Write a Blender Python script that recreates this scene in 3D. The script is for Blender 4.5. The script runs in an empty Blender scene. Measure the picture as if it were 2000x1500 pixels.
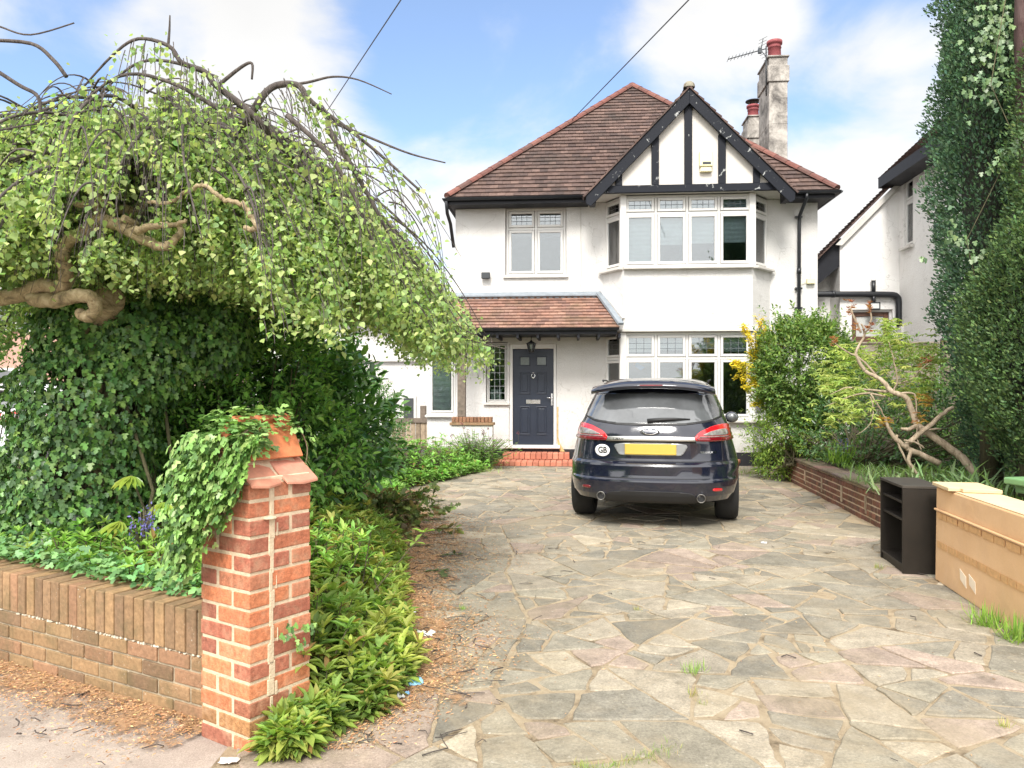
import bpy, bmesh, math, random
import numpy as np
from mathutils import Vector, Matrix
from mathutils.bvhtree import BVHTree

SC = bpy.context.scene
R = math.radians
PI = math.pi

# ------------------------------------------------------------------ camera
cam = bpy.data.objects.new("camera", bpy.data.cameras.new("camera"))
SC.collection.objects.link(cam)
cam.location = (0, 0, 1.5)
cam.rotation_euler = (R(90), 0, 0)
cam.data.sensor_width = 36
cam.data.lens = 27.04
cam.data.shift_y = 0.006
cam.data.clip_start = 0.05
cam.data.clip_end = 3000
SC.camera = cam

# ------------------------------------------------------------------ view
SC.view_settings.view_transform = 'Standard'
SC.view_settings.look = 'None'
SC.view_settings.gamma = 1
SC.view_settings.exposure = 1.5
SC.cycles.max_bounces = 12
SC.cycles.diffuse_bounces = 8
SC.cycles.transmission_bounces = 12
SC.cycles.transparent_max_bounces = 12
SC.cycles.use_denoising = True

# ------------------------------------------------------------------ sun and sky
SUN_EL, SUN_AZ = R(47), R(191)          # azimuth clockwise from +Y: behind the camera
sun = bpy.data.objects.new("sun", bpy.data.lights.new("sun", 'SUN'))
SC.collection.objects.link(sun)
sun.data.energy = 1.7
sun.data.angle = R(18)
sun.data.color = (1.0, 0.955, 0.89)
sd = Vector((math.sin(SUN_AZ)*math.cos(SUN_EL), math.cos(SUN_AZ)*math.cos(SUN_EL), math.sin(SUN_EL)))
sun.rotation_euler = sd.to_track_quat('Z', 'Y').to_euler()

world = bpy.data.worlds.new("World")
SC.world = world
world.use_nodes = True
NT = world.node_tree
NT.nodes.clear()
def wn(t, **k):
    n = NT.nodes.new(t)
    for a, b in k.items(): setattr(n, a, b)
    return n
def wmath(op, a, b=None, c=None, clamp=False):
    n = wn('ShaderNodeMath', operation=op, use_clamp=clamp)
    for i, x in enumerate((a, b, c)):
        if x is None: continue
        if isinstance(x, (int, float)): n.inputs[i].default_value = x
        else: NT.links.new(x, n.inputs[i])
    return n.outputs[0]
w_out = wn('ShaderNodeOutputWorld')
bg_sky = wn('ShaderNodeBackground')
sky = wn('ShaderNodeTexSky', sky_type='NISHITA', sun_disc=False)
sky.sun_elevation = SUN_EL
sky.sun_rotation = SUN_AZ
sky.air_density = 1.0
sky.dust_density = 0.2
sky.ozone_density = 4.0
NT.links.new(sky.outputs[0], bg_sky.inputs[0])
bg_sky.inputs[1].default_value = 0.095
bg_cl = wn('ShaderNodeBackground')
bg_cl.inputs[0].default_value = (1.0, 0.99, 0.97, 1)
pass
tc = wn('ShaderNodeTexCoord')
sep = wn('ShaderNodeSeparateXYZ')
NT.links.new(tc.outputs['Generated'], sep.inputs[0])
# flatten the cloud pattern towards the horizon
zz = wmath('ADD', wmath('ABSOLUTE', sep.outputs[2]), 0.35)
comb = wn('ShaderNodeCombineXYZ')
NT.links.new(wmath('DIVIDE', sep.outputs[0], zz), comb.inputs[0])
NT.links.new(wmath('DIVIDE', sep.outputs[1], zz), comb.inputs[1])
comb.inputs[2].default_value = 3.7
noi = wn('ShaderNodeTexNoise')
NT.links.new(comb.outputs[0], noi.inputs['Vector'])
noi.inputs['Scale'].default_value = 2.9
noi.inputs['Detail'].default_value = 9
noi.inputs['Roughness'].default_value = 0.55
noi.inputs['Distortion'].default_value = 0.25
acc = wmath('ADD', wmath('MULTIPLY', wmath('SUBTRACT', noi.outputs[0], 0.5), 3.0), 0.12)
noi2 = wn('ShaderNodeTexNoise'); NT.links.new(comb.outputs[0], noi2.inputs['Vector'])
noi2.inputs['Scale'].default_value = 1.6; noi2.inputs['Detail'].default_value = 6
br_ = wn('ShaderNodeMapRange'); NT.links.new(noi2.outputs[0], br_.inputs[0])
for i_, x_ in enumerate((0.32, 0.68, 0.345, 0.41)): br_.inputs[i_+1].default_value = x_
# clouds on the sun's side of the sky are brighter than those the camera faces
sdot = wn('ShaderNodeVectorMath', operation='DOT_PRODUCT'); NT.links.new(tc.outputs['Generated'], sdot.inputs[0]); sdot.inputs[1].default_value = sd
sm_ = wn('ShaderNodeMapRange'); NT.links.new(sdot.outputs['Value'], sm_.inputs[0])
for i_, x_ in enumerate((-0.15, 0.85, 1.0, 2.7)): sm_.inputs[i_+1].default_value = x_
NT.links.new(wmath('MULTIPLY', br_.outputs[0], sm_.outputs[0]), bg_cl.inputs[1])
# banks of cloud and clear patches, each at its own bearing and height in the sky
def patch(bearing, elev, spread, amount):
    global acc
    d = Vector((math.sin(R(bearing))*math.cos(R(elev)), math.cos(R(bearing))*math.cos(R(elev)), math.sin(R(elev))))
    dot = wn('ShaderNodeVectorMath', operation='DOT_PRODUCT')
    NT.links.new(tc.outputs['Generated'], dot.inputs[0])
    dot.inputs[1].default_value = d
    mr = wn('ShaderNodeMapRange', interpolation_type='SMOOTHSTEP')
    NT.links.new(dot.outputs['Value'], mr.inputs[0])
    mr.inputs[1].default_value = math.cos(R(spread)); mr.inputs[2].default_value = 1.0
    mr.inputs[3].default_value = 0.0; mr.inputs[4].default_value = amount
    acc = wmath('ADD', acc, mr.outputs[0])
for a in ((-20, 19, 12, 0.8), (-31, 27, 8, 0.3), (-4, 14, 9, 0.45), (30, 13, 14, 0.6), (15, 24, 7, 0.45), (24, 25, 7, 0.30),
          (0, 27, 12, -0.75), (-9, 24, 8, -0.5), (27, 29, 9, -0.9), (-30, 19, 5, -0.6), (-31, 27, 6, -0.7), (10, 19, 6, -0.35), (22, 20, 5, -0.4), (180, 40, 80, 1.2), (90, 50, 45, .5), (270, 50, 45, .5)):
    patch(*a)
hor = wn('ShaderNodeMapRange')
NT.links.new(sep.outputs[2], hor.inputs[0])
hor.inputs[1].default_value = 0.0; hor.inputs[2].default_value = 0.34
hor.inputs[3].default_value = 0.75; hor.inputs[4].default_value = 0.0
acc = wmath('ADD', acc, hor.outputs[0])
mask = wn('ShaderNodeMapRange', interpolation_type='SMOOTHSTEP')
NT.links.new(acc, mask.inputs[0])
mask.inputs[1].default_value = -0.25; mask.inputs[2].default_value = 0.75
mask.inputs[3].default_value = 0.10; mask.inputs[4].default_value = 0.97
mixw = wn('ShaderNodeMixShader')
NT.links.new(mask.outputs[0], mixw.inputs[0])
NT.links.new(bg_sky.outputs[0], mixw.inputs[1])
NT.links.new(bg_cl.outputs[0], mixw.inputs[2])
NT.links.new(mixw.outputs[0], w_out.inputs[0])

# ------------------------------------------------------------------ helpers
COL = SC.collection
def link(o, parent=None):
    COL.objects.link(o)
    if parent is not None: o.parent = parent
    return o
def tag(o, label, cat, group=None):
    o['label'] = label; o['category'] = cat
    if group: o['group'] = group
    return o
def empty(name, loc=(0, 0, 0), rz=0.0, label=None, cat=None, group=None, scale=1.0):
    o = bpy.data.objects.new(name, None)
    o.empty_display_size = 0.2
    link(o)
    o.location = loc; o.rotation_euler = (0, 0, rz); o.scale = (scale,)*3
    if label: tag(o, label, cat, group)
    return o
def kind(o, k):
    o['kind'] = k
    return o

class MB:
    """collects faces with a colour each; build() links them as one mesh object"""
    def __init__(s):
        s.v = []; s.f = []; s.c = []; s.sm = []; s.M = None; s.col = (1, 1, 1)
    def add(s, verts, faces, col=None, smooth=False):
        b = len(s.v)
        for p in verts:
            p = Vector(p)
            s.v.append(tuple(s.M @ p) if s.M is not None else tuple(p))
        c = col or s.col
        for f in faces:
            s.f.append([b + i for i in f]); s.c.append(c); s.sm.append(smooth)
        return s
    def box(s, a, b, col=None):
        x0, y0, z0 = a; x1, y1, z1 = b
        return s.add([(x0,y0,z0),(x1,y0,z0),(x1,y1,z0),(x0,y1,z0),(x0,y0,z1),(x1,y0,z1),(x1,y1,z1),(x0,y1,z1)],
                     [(0,3,2,1),(4,5,6,7),(0,1,5,4),(1,2,6,5),(2,3,7,6),(3,0,4,7)], col)
    def prism(s, poly, axis, a, b, col=None):
        """poly in the two other axes (in xyz order), extruded along axis from a to b"""
        def P(p, t):
            return (t, p[0], p[1]) if axis == 0 else (p[0], t, p[1]) if axis == 1 else (p[0], p[1], t)
        n = len(poly)
        vs = [P(p, a) for p in poly] + [P(p, b) for p in poly]
        fs = [tuple(range(n)), tuple(range(2*n-1, n-1, -1))] + [(i, i+n, (i+1) % n + n, (i+1) % n) for i in range(n)]
        return s.add(vs, fs, col)
    def bar(s, p, q, w, h=None, up=(0, 0, 1), col=None):
        """rectangular bar from p to q"""
        p = Vector(p); q = Vector(q); d = (q-p).normalized()
        u = d.cross(Vector(up))
        if u.length < 1e-4: u = d.cross(Vector((1, 0, 0)))
        u.normalize(); t = u.cross(d); h = h or w
        vs = []
        for c in (p, q):
            for a, b in ((-1,-1),(1,-1),(1,1),(-1,1)): vs.append(c + u*a*w/2 + t*b*h/2)
        return s.add(vs, [(0,1,2,3),(7,6,5,4),(0,4,5,1),(1,5,6,2),(2,6,7,3),(3,7,4,0)], col)
    def tube(s, pts, rad, seg=8, col=None, cap=True):
        pts = [Vector(p) for p in pts]; n = len(pts)
        if not hasattr(rad, '__len__'): rad = [rad]*n
        vs = []; prev = None
        for i, p in enumerate(pts):
            d = (pts[min(i+1, n-1)] - pts[max(i-1, 0)])
            d = d.normalized() if d.length > 1e-9 else Vector((0, 0, 1))
            if prev is None:
                u = d.orthogonal().normalized()
            else:
                u = prev - d*prev.dot(d)
                u = u.normalized() if u.length > 1e-6 else d.orthogonal().normalized()
            prev = u; w = d.cross(u)
            for k in range(seg):
                a = 2*PI*k/seg
                vs.append(p + (u*math.cos(a) + w*math.sin(a))*rad[i])
        fs = []
        for i in range(n-1):
            for k in range(seg):
                k2 = (k+1) % seg
                fs.append((i*seg+k, i*seg+k2, (i+1)*seg+k2, (i+1)*seg+k))
        s.add(vs, fs, col, True)
        if cap:
            b = len(s.v) - len(vs)
            s.f.append([b+k for k in range(seg-1, -1, -1)]); s.c.append(col or s.col); s.sm.append(False)
            s.f.append([b+(n-1)*seg+k for k in range(seg)]); s.c.append(col or s.col); s.sm.append(False)
        return s
    def lathe(s, prof, seg=20, col=None, c=(0, 0, 0)):
        vs = []
        for r, z in prof:
            for k in range(seg):
                a = 2*PI*k/seg; vs.append((c[0]+r*math.cos(a), c[1]+r*math.sin(a), c[2]+z))
        fs = []
        for i in range(len(prof)-1):
            for k in range(seg):
                k2 = (k+1) % seg
                fs.append((i*seg+k, i*seg+k2, (i+1)*seg+k2, (i+1)*seg+k))
        return s.add(vs, fs, col, True)
    def build(s, name, mat, parent=None, bevel=0.0, seg=1):
        me = bpy.data.meshes.new(name)
        me.from_pydata(s.v, [], s.f)
        ca = me.color_attributes.new("Col", 'FLOAT_COLOR', 'CORNER')
        arr = []
        for f, c in zip(s.f, s.c): arr.extend(list(c)[:3] + [1.0] if len(c) == 3 else list(c)) if False else arr.extend((c[0], c[1], c[2], 1.0)*len(f))
        ca.data.foreach_set("color", np.array(arr, dtype=np.float32))
        me.polygons.foreach_set("use_smooth", s.sm)
        me.update()
        for m in (mat if isinstance(mat, (list, tuple)) else [mat]): me.materials.append(m)
        o = bpy.data.objects.new(name, me)
        if bevel:
            b = o.modifiers.new("b", 'BEVEL'); b.width = bevel; b.segments = seg; b.limit_method = 'ANGLE'; b.angle_limit = R(40)
        return link(o, parent)

def smooth_path(pts, n=6):
    """Catmull-Rom through points (tuples of any length)"""
    P = [np.array(p, float) for p in pts]; out = []
    for i in range(len(P)-1):
        a = P[max(i-1, 0)]; b = P[i]; c = P[i+1]; d = P[min(i+2, len(P)-1)]
        for k in range(n):
            t = k/n
            out.append(0.5*((2*b) + (-a+c)*t + (2*a-5*b+4*c-d)*t*t + (-a+3*b-3*c+d)*t**3))
    out.append(P[-1])
    return out

# ------------------------------------------------------------------ materials
def new_mat(name):
    m = bpy.data.materials.new(name); m.use_nodes = True
    nt = m.node_tree
    bs = next(n for n in nt.nodes if n.type == 'BSDF_PRINCIPLED')
    return m, nt, bs
def node(nt, t, **k):
    n = nt.nodes.new(t)
    for a, b in k.items(): setattr(n, a, b)
    return n
def noise(nt, scale, detail=4, rough=0.55, vec=None, dist=0.0):
    n = node(nt, 'ShaderNodeTexNoise')
    n.inputs['Scale'].default_value = scale; n.inputs['Detail'].default_value = detail
    n.inputs['Roughness'].default_value = rough; n.inputs['Distortion'].default_value = dist
    if vec is not None: nt.links.new(vec, n.inputs['Vector'])
    return n.outputs[0]
def objco(nt, scale=(1, 1, 1)):
    t = node(nt, 'ShaderNodeTexCoord'); mp = node(nt, 'ShaderNodeMapping')
    mp.inputs['Scale'].default_value = scale
    nt.links.new(t.outputs['Object'], mp.inputs[0])
    return mp.outputs[0]
def ramp(nt, fac, stops):
    r = node(nt, 'ShaderNodeValToRGB')
    while len(r.color_ramp.elements) > 1: r.color_ramp.elements.remove(r.color_ramp.elements[0])
    for i, (p, c) in enumerate(stops):
        e = r.color_ramp.elements[0] if i == 0 else r.color_ramp.elements.new(p)
        e.position = p; e.color = (c[0], c[1], c[2], 1)
    nt.links.new(fac, r.inputs[0])
    return r.outputs[0]
def mix(nt, fac, a, b, mode='MIX'):
    m = node(nt, 'ShaderNodeMix', data_type='RGBA', blend_type=mode)
    for sock, x in ((m.inputs[0], fac), (m.inputs[6], a), (m.inputs[7], b)):
        if isinstance(x, (int, float)): sock.default_value = x
        elif isinstance(x, tuple): sock.default_value = (x[0], x[1], x[2], 1)
        else: nt.links.new(x, sock)
    return m.outputs[2]
def maprange(nt, v, a, b, c, d):
    m = node(nt, 'ShaderNodeMapRange')
    nt.links.new(v, m.inputs[0])
    for i, x in enumerate((a, b, c, d)): m.inputs[i+1].default_value = x
    return m.outputs[0]
def bump(nt, bs, h, strength=0.3, dist=0.01):
    b = node(nt, 'ShaderNodeBump')
    b.inputs['Strength'].default_value = strength; b.inputs['Distance'].default_value = dist
    nt.links.new(h, b.inputs['Height']); nt.links.new(b.outputs[0], bs.inputs['Normal'])
def attr(nt):
    a = node(nt, 'ShaderNodeVertexColor'); a.layer_name = "Col"
    return a.outputs[0]

def m_plain(name, col, rough=0.5, metal=0.0, spec=0.5, coat=0.0, var=0.12, vs=6.0, bmp=0.0, bs_scale=60):
    m, nt, bs = new_mat(name)
    co = objco(nt)
    n = noise(nt, vs, 5, 0.6, co)
    f = maprange(nt, n, 0.25, 0.75, 1-var, 1+var)
    c = mix(nt, 1.0, tuple(col), f, 'MULTIPLY')
    nt.links.new(c, bs.inputs['Base Color'])
    bs.inputs['Roughness'].default_value = rough; bs.inputs['Metallic'].default_value = metal
    bs.inputs['Specular IOR Level'].default_value = spec; bs.inputs['Coat Weight'].default_value = coat
    bs.inputs['Coat Roughness'].default_value = 0.03
    if bmp: bump(nt, bs, noise(nt, bs_scale, 5, 0.65, co), bmp, 0.01)
    return m
def m_attr(name, rough=0.85, var=0.25, vs=25.0, bmp=0.5, bscale=90, spec=0.25, dirt=None, dirt_amt=0.5, dscale=2.5, bdist=0.006):
    """colour comes from each face's own colour, with fine grain over it"""
    m, nt, bs = new_mat(name)
    co = objco(nt)
    f = maprange(nt, noise(nt, vs, 6, 0.65, co), 0.25, 0.75, 1-var, 1+var)
    c = mix(nt, 1.0, attr(nt), f, 'MULTIPLY')
    if dirt:
        d = maprange(nt, noise(nt, dscale, 6, 0.65, co), 0.48, 0.70, 0, dirt_amt)
        c = mix(nt, d, c, dirt)
    nt.links.new(c, bs.inputs['Base Color'])
    bs.inputs['Roughness'].default_value = rough; bs.inputs['Specular IOR Level'].default_value = spec
    if bmp: bump(nt, bs, noise(nt, bscale, 6, 0.7, co), bmp, bdist)
    return m
def m_leaf(name, rough=0.45, trans=0.35, spec=0.35, tr_tint=(1.1, 1.25, 0.65)):
    m, nt, bs = new_mat(name)
    a = attr(nt)
    nt.links.new(a, bs.inputs['Base Color'])
    bs.inputs['Roughness'].default_value = rough; bs.inputs['Specular IOR Level'].default_value = spec
    tr = node(nt, 'ShaderNodeBsdfTranslucent')
    nt.links.new(mix(nt, 1.0, a, tuple(tr_tint), 'MULTIPLY'), tr.inputs[0])
    mx = node(nt, 'ShaderNodeMixShader'); mx.inputs[0].default_value = trans
    nt.links.new(bs.outputs[0], mx.inputs[1]); nt.links.new(tr.outputs[0], mx.inputs[2])
    out = next(n for n in nt.nodes if n.type == 'OUTPUT_MATERIAL')
    nt.links.new(mx.outputs[0], out.inputs[0])
    return m
def m_glass(name, tint=(0.75, 0.82, 0.85), ior=1.5, dirt=0.03):
    m, nt, bs = new_mat(name)
    out = next(n for n in nt.nodes if n.type == 'OUTPUT_MATERIAL')
    fr = node(nt, 'ShaderNodeFresnel'); fr.inputs[0].default_value = ior
    f = maprange(nt, fr.outputs[0], 0.0, 1.0, 0.15, 1.0)
    tr = node(nt, 'ShaderNodeBsdfTransparent'); tr.inputs[0].default_value = (*tint, 1)
    gl = node(nt, 'ShaderNodeBsdfGlossy'); gl.inputs['Roughness'].default_value = 0.02
    co = objco(nt)
    b = node(nt, 'ShaderNodeBump'); b.inputs['Strength'].default_value = 0.06; b.inputs['Distance'].default_value = 0.02
    nt.links.new(noise(nt, 2.2, 2, 0.5, co), b.inputs['Height']); nt.links.new(b.outputs[0], gl.inputs['Normal'])
    mx = node(nt, 'ShaderNodeMixShader')
    nt.links.new(f, mx.inputs[0]); nt.links.new(tr.outputs[0], mx.inputs[1]); nt.links.new(gl.outputs[0], mx.inputs[2])
    nt.links.new(mx.outputs[0], out.inputs[0])
    return m

MT = {}
def render_mat(k_=1.0, nm="white_render"):
    m, nt, bs = new_mat(nm)
    co = objco(nt)
    big = noise(nt, 0.9, 5, 0.6, co)
    c = ramp(nt, big, [(0.3, (0.57, 0.555, 0.535)), (0.6, (0.64, 0.63, 0.615)), (0.8, (0.60, 0.585, 0.56))])
    st = objco(nt, (2.2, 2.2, 0.22))
    streak = maprange(nt, noise(nt, 2.0, 6, 0.7, st), 0.58, 0.80, 0, 0.42)
    c = mix(nt, streak, c, (0.40, 0.375, 0.32))
    if k_ != 1.0: c = mix(nt, 1.0, c, (k_, k_, k_), 'MULTIPLY')
    sz = node(nt, 'ShaderNodeSeparateXYZ'); nt.links.new(co, sz.inputs[0])          # splashed grime just above the plinth
    g1 = node(nt, 'ShaderNodeMath', operation='MULTIPLY', use_clamp=True)
    nt.links.new(maprange(nt, sz.outputs[2], 0.25, 0.75, 1.0, 0.0), g1.inputs[0]); nt.links.new(maprange(nt, noise(nt, 5, 7, 0.75, co), 0.40, 0.70, 0, 0.75), g1.inputs[1])
    c = mix(nt, g1.outputs[0], c, (0.33, 0.30, 0.22))
    cr = node(nt, 'ShaderNodeTexVoronoi', feature='DISTANCE_TO_EDGE'); cr.inputs['Scale'].default_value = 0.55
    wv = node(nt, 'ShaderNodeVectorMath', operation='ADD'); nz = node(nt, 'ShaderNodeTexNoise'); nz.inputs['Scale'].default_value = 3.0; nz.inputs['Detail'].default_value = 6
    nt.links.new(co, nz.inputs['Vector']); nt.links.new(co, wv.inputs[0]); nt.links.new(nz.outputs['Color'], wv.inputs[1]); nt.links.new(wv.outputs[0], cr.inputs['Vector'])
    c = mix(nt, maprange(nt, cr.outputs['Distance'], 0.0015, 0.006, 0.38, 0.0), c, (0.30, 0.28, 0.25))
    nt.links.new(c, bs.inputs['Base Color'])
    bs.inputs['Roughness'].default_value = 0.85; bs.inputs['Specular IOR Level'].default_value = 0.2
    h = mix(nt, 0.5, noise(nt, 9, 5, 0.7, co, 0.6), noise(nt, 55, 4, 0.6, co))
    bump(nt, bs, h, 0.8, 0.03)
    return m
MT['render'] = render_mat()
MT['render2'] = render_mat(1.3, 'bright_white_render')
MT['upvc'] = m_plain("white_plastic_frame", (0.63, 0.62, 0.60), 0.35, var=0.04, vs=1.5)
MT['sill'] = m_plain("off_white_sill", (0.54, 0.52, 0.485), 0.6, var=0.12, vs=4)
def flaky():
    m, nt, bs = new_mat("flaking_black_paint")
    co = objco(nt)
    k = maprange(nt, noise(nt, 5.5, 7, 0.72, co, 0.8), 0.615, 0.63, 0, 1)
    c = mix(nt, k, (0.010, 0.012, 0.018), (0.36, 0.37, 0.36))
    nt.links.new(c, bs.inputs['Base Color']); bs.inputs['Roughness'].default_value = 0.6; bs.inputs['Specular IOR Level'].default_value = 0.2
    bump(nt, bs, noise(nt, 30, 5, 0.7, co), 0.3, 0.01)
    return m
MT['timber'] = flaky()
MT['black'] = m_plain("black_gloss_plastic", (0.016, 0.018, 0.022), 0.35, var=0.2)
MT['blackpaint'] = m_plain("black_painted_wood", (0.012, 0.013, 0.018), 0.5, var=0.25, spec=0.3, bmp=0.15)
MT['plinth'] = m_plain("black_bitumen_plinth", (0.014, 0.014, 0.017), 0.7, var=0.3, bmp=0.4)
MT['tile'] = m_attr("brown_clay_roof_tile", 0.85, 0.35, 14, 0.35, 70, dirt=(0.045, 0.038, 0.034), dirt_amt=0.75, dscale=1.3)
MT['porchtile'] = m_attr("clay_porch_tile", 0.85, 0.3, 16, 0.35, 70, dirt=(0.12, 0.10, 0.055), dirt_amt=0.6, dscale=2.2)
MT['ridge'] = m_attr("red_clay_ridge_tile", 0.8, 0.3, 10, 0.35, 60, dirt=(0.10, 0.07, 0.055), dirt_amt=0.5)
MT['lead'] = m_plain("grey_lead_flashing", (0.22, 0.25, 0.28), 0.55, 0.0, var=0.2, vs=8)
MT['glass'] = m_glass("window_glass")
MT['leadstrip'] = m_plain("leaded_glass_came", (0.10, 0.11, 0.12), 0.5)
MT['whitecame'] = m_plain("pale_glass_came", (0.45, 0.48, 0.50), 0.5)
MT['blind'] = m_plain("cream_window_blind", (0.70, 0.69, 0.64), 0.8, var=0.08, vs=12)
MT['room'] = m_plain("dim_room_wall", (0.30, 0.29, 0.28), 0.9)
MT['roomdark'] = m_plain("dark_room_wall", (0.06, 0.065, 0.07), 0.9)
MT['door'] = m_plain("navy_composite_door", (0.012, 0.018, 0.034), 0.42, var=0.12, bmp=0.12, bs_scale=160)
MT['chrome'] = m_plain("bright_chrome", (0.80, 0.80, 0.80), 0.12, 1.0, var=0.03)
MT['satin'] = m_plain("satin_silver_trim", (0.62, 0.61, 0.59), 0.32, 1.0, var=0.05)
MT['doorglass'] = m_plain("obscured_door_glass", (0.16, 0.18, 0.18), 0.15, var=0.15, vs=40)
MT['brick'] = m_attr("red_pillar_brick", 0.85, 0.45, 45, 0.9, 90, dirt=(0.52, 0.36, 0.23), dirt_amt=0.40, dscale=11)
MT['brickold'] = m_attr("brown_weathered_brick", 0.9, 0.35, 38, 0.7, 100, dirt=(0.12, 0.10, 0.05), dirt_amt=0.65, dscale=5)
def lichen(m):
    nt = m.node_tree; bs = next(n for n in nt.nodes if n.type == 'BSDF_PRINCIPLED')
    lk = bs.inputs['Base Color'].links[0].from_socket; co = objco(nt)
    k = maprange(nt, noise(nt, 75, 3, 0.6, co), 0.665, 0.70, 0, 1)
    a = node(nt, 'ShaderNodeMath', operation='MULTIPLY'); nt.links.new(k, a.inputs[0]); nt.links.new(maprange(nt, noise(nt, 3.2, 4, 0.6, co), 0.42, 0.62, 0, 0.85), a.inputs[1])
    nt.links.new(mix(nt, a.outputs[0], lk, (0.55, 0.52, 0.44)), bs.inputs['Base Color'])
lichen(MT['brickold'])
MT['mortar'] = m_plain("sandy_mortar", (0.60, 0.475, 0.33), 0.95, var=0.2, vs=30, bmp=0.7, bs_scale=140)
MT['mortarold'] = m_plain("old_grey_mortar", (0.36, 0.30, 0.21), 0.95, var=0.45, vs=14, bmp=0.7, bs_scale=120)
MT['clay'] = m_attr("terracotta_tile", 0.75, 0.22, 18, 0.4, 90, dirt=(0.36, 0.22, 0.14), dirt_amt=0.4, dscale=8)
MT['step'] = m_attr("red_painted_brick_step", 0.7, 0.2, 14, 0.4, 90, dirt=(0.25, 0.12, 0.08), dirt_amt=0.5, dscale=7)
MT['oldwood'] = m_plain("weathered_grey_timber", (0.15, 0.12, 0.095), 0.9, var=0.4, vs=14, bmp=0.5)
def chimney_mat():
    m, nt, bs = new_mat("sooty_chimney_render")
    co = objco(nt)
    c = ramp(nt, noise(nt, 2.6, 8, 0.72, co, 0.5), [(0.36, (0.10, 0.092, 0.085)), (0.50, (0.28, 0.26, 0.235)), (0.62, (0.46, 0.43, 0.39))])
    nt.links.new(c, bs.inputs['Base Color']); bs.inputs['Roughness'].default_value = 0.95
    bump(nt, bs, noise(nt, 40, 6, 0.7, co), 0.6, 0.015)
    return m
MT['chim'] = chimney_mat()
MT['pot'] = m_plain("red_clay_chimney_pot", (0.24, 0.055, 0.06), 0.75, var=0.3, vs=9)
MT['alarm'] = m_plain("yellowed_alarm_plastic", (0.74, 0.68, 0.42), 0.5, var=0.08)
MT['darkgrey'] = m_plain("dark_grey_metal", (0.05, 0.055, 0.06), 0.45, 0.5)
MT['brown_door'] = m_plain("brown_stained_door", (0.13, 0.062, 0.04), 0.45, var=0.2)

# ------------------------------------------------------------------ ground
def asphalt():
    m, nt, bs = new_mat("worn_pavement_asphalt")
    co = objco(nt)
    c = ramp(nt, noise(nt, 1.6, 7, 0.7, co), [(0.3, (0.27, 0.22, 0.185)), (0.55, (0.40, 0.335, 0.285)), (0.75, (0.46, 0.39, 0.33))])
    g = maprange(nt, noise(nt, 150, 4, 0.8, co), 0.3, 0.7, 0.65, 1.3)
    c = mix(nt, 1.0, c, g, 'MULTIPLY')
    nt.links.new(c, bs.inputs['Base Color']); bs.inputs['Roughness'].default_value = 0.95
    bump(nt, bs, noise(nt, 160, 5, 0.8, co), 0.7, 0.008)
    return m
MT['asphalt'] = asphalt()
def soil():
    m, nt, bs = new_mat("dark_garden_soil")
    co = objco(nt)
    c = ramp(nt, noise(nt, 14, 8, 0.75, co), [(0.35, (0.035, 0.026, 0.018)), (0.55, (0.09, 0.062, 0.04)), (0.72, (0.17, 0.12, 0.075))])
    nt.links.new(c, bs.inputs['Base Color']); bs.inputs['Roughness'].default_value = 1.0
    bump(nt, bs, noise(nt, 40, 8, 0.8, co), 1.0, 0.03)
    return m
MT['soil'] = soil()

def grid_sheet(name, x0, x1, y0, y1, n, m, zf, mat, inside=None):
    vs = []; fs = []
    for j in range(m+1):
        for i in range(n+1):
            x = x0+(x1-x0)*i/n; y = y0+(y1-y0)*j/m
            vs.append((x, y, zf(x, y)))
    for j in range(m):
        for i in range(n):
            x = x0+(x1-x0)*(i+.5)/n; y = y0+(y1-y0)*(j+.5)/m
            if inside is None or inside(x, y):
                a = j*(n+1)+i; fs.append((a, a+1, a+n+2, a+n+1))
    mb = MB(); mb.add(vs, fs, None, True)
    return mb.build(name, mat)

kind(grid_sheet("ground", -400, 400, -400, 600, 2, 2, lambda x, y: -0.03, MT['soil']), 'structure')
mb = MB(); mb.box((-30, -6, -0.2), (30, 4.9, -0.012))
kind(mb.build("pavement", MT['asphalt']), 'structure')

# boundaries on the ground
PA = Vector((-1.086, 3.18))                 # near corner of the gate pillar
PU = Vector((0.555, 0.832)); PV = Vector((-0.832, 0.555))
def drive_left(y):
    if y < 3.25: return -1.0
    if y < 3.5: return -1.0 + (y-3.25)/0.25*0.28
    if y < 4.0: return -0.72 + (y-3.5)/0.5*0.14
    if y < 11.3: return -0.58 - 0.168*(y-4.0)
    return min(-1.806 + (y-11.3)*0.42, -0.35)
def drive_right(y):
    return 3.56 + 0.134*(y-5.0) if y > 4.6 else 3.5

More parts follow.
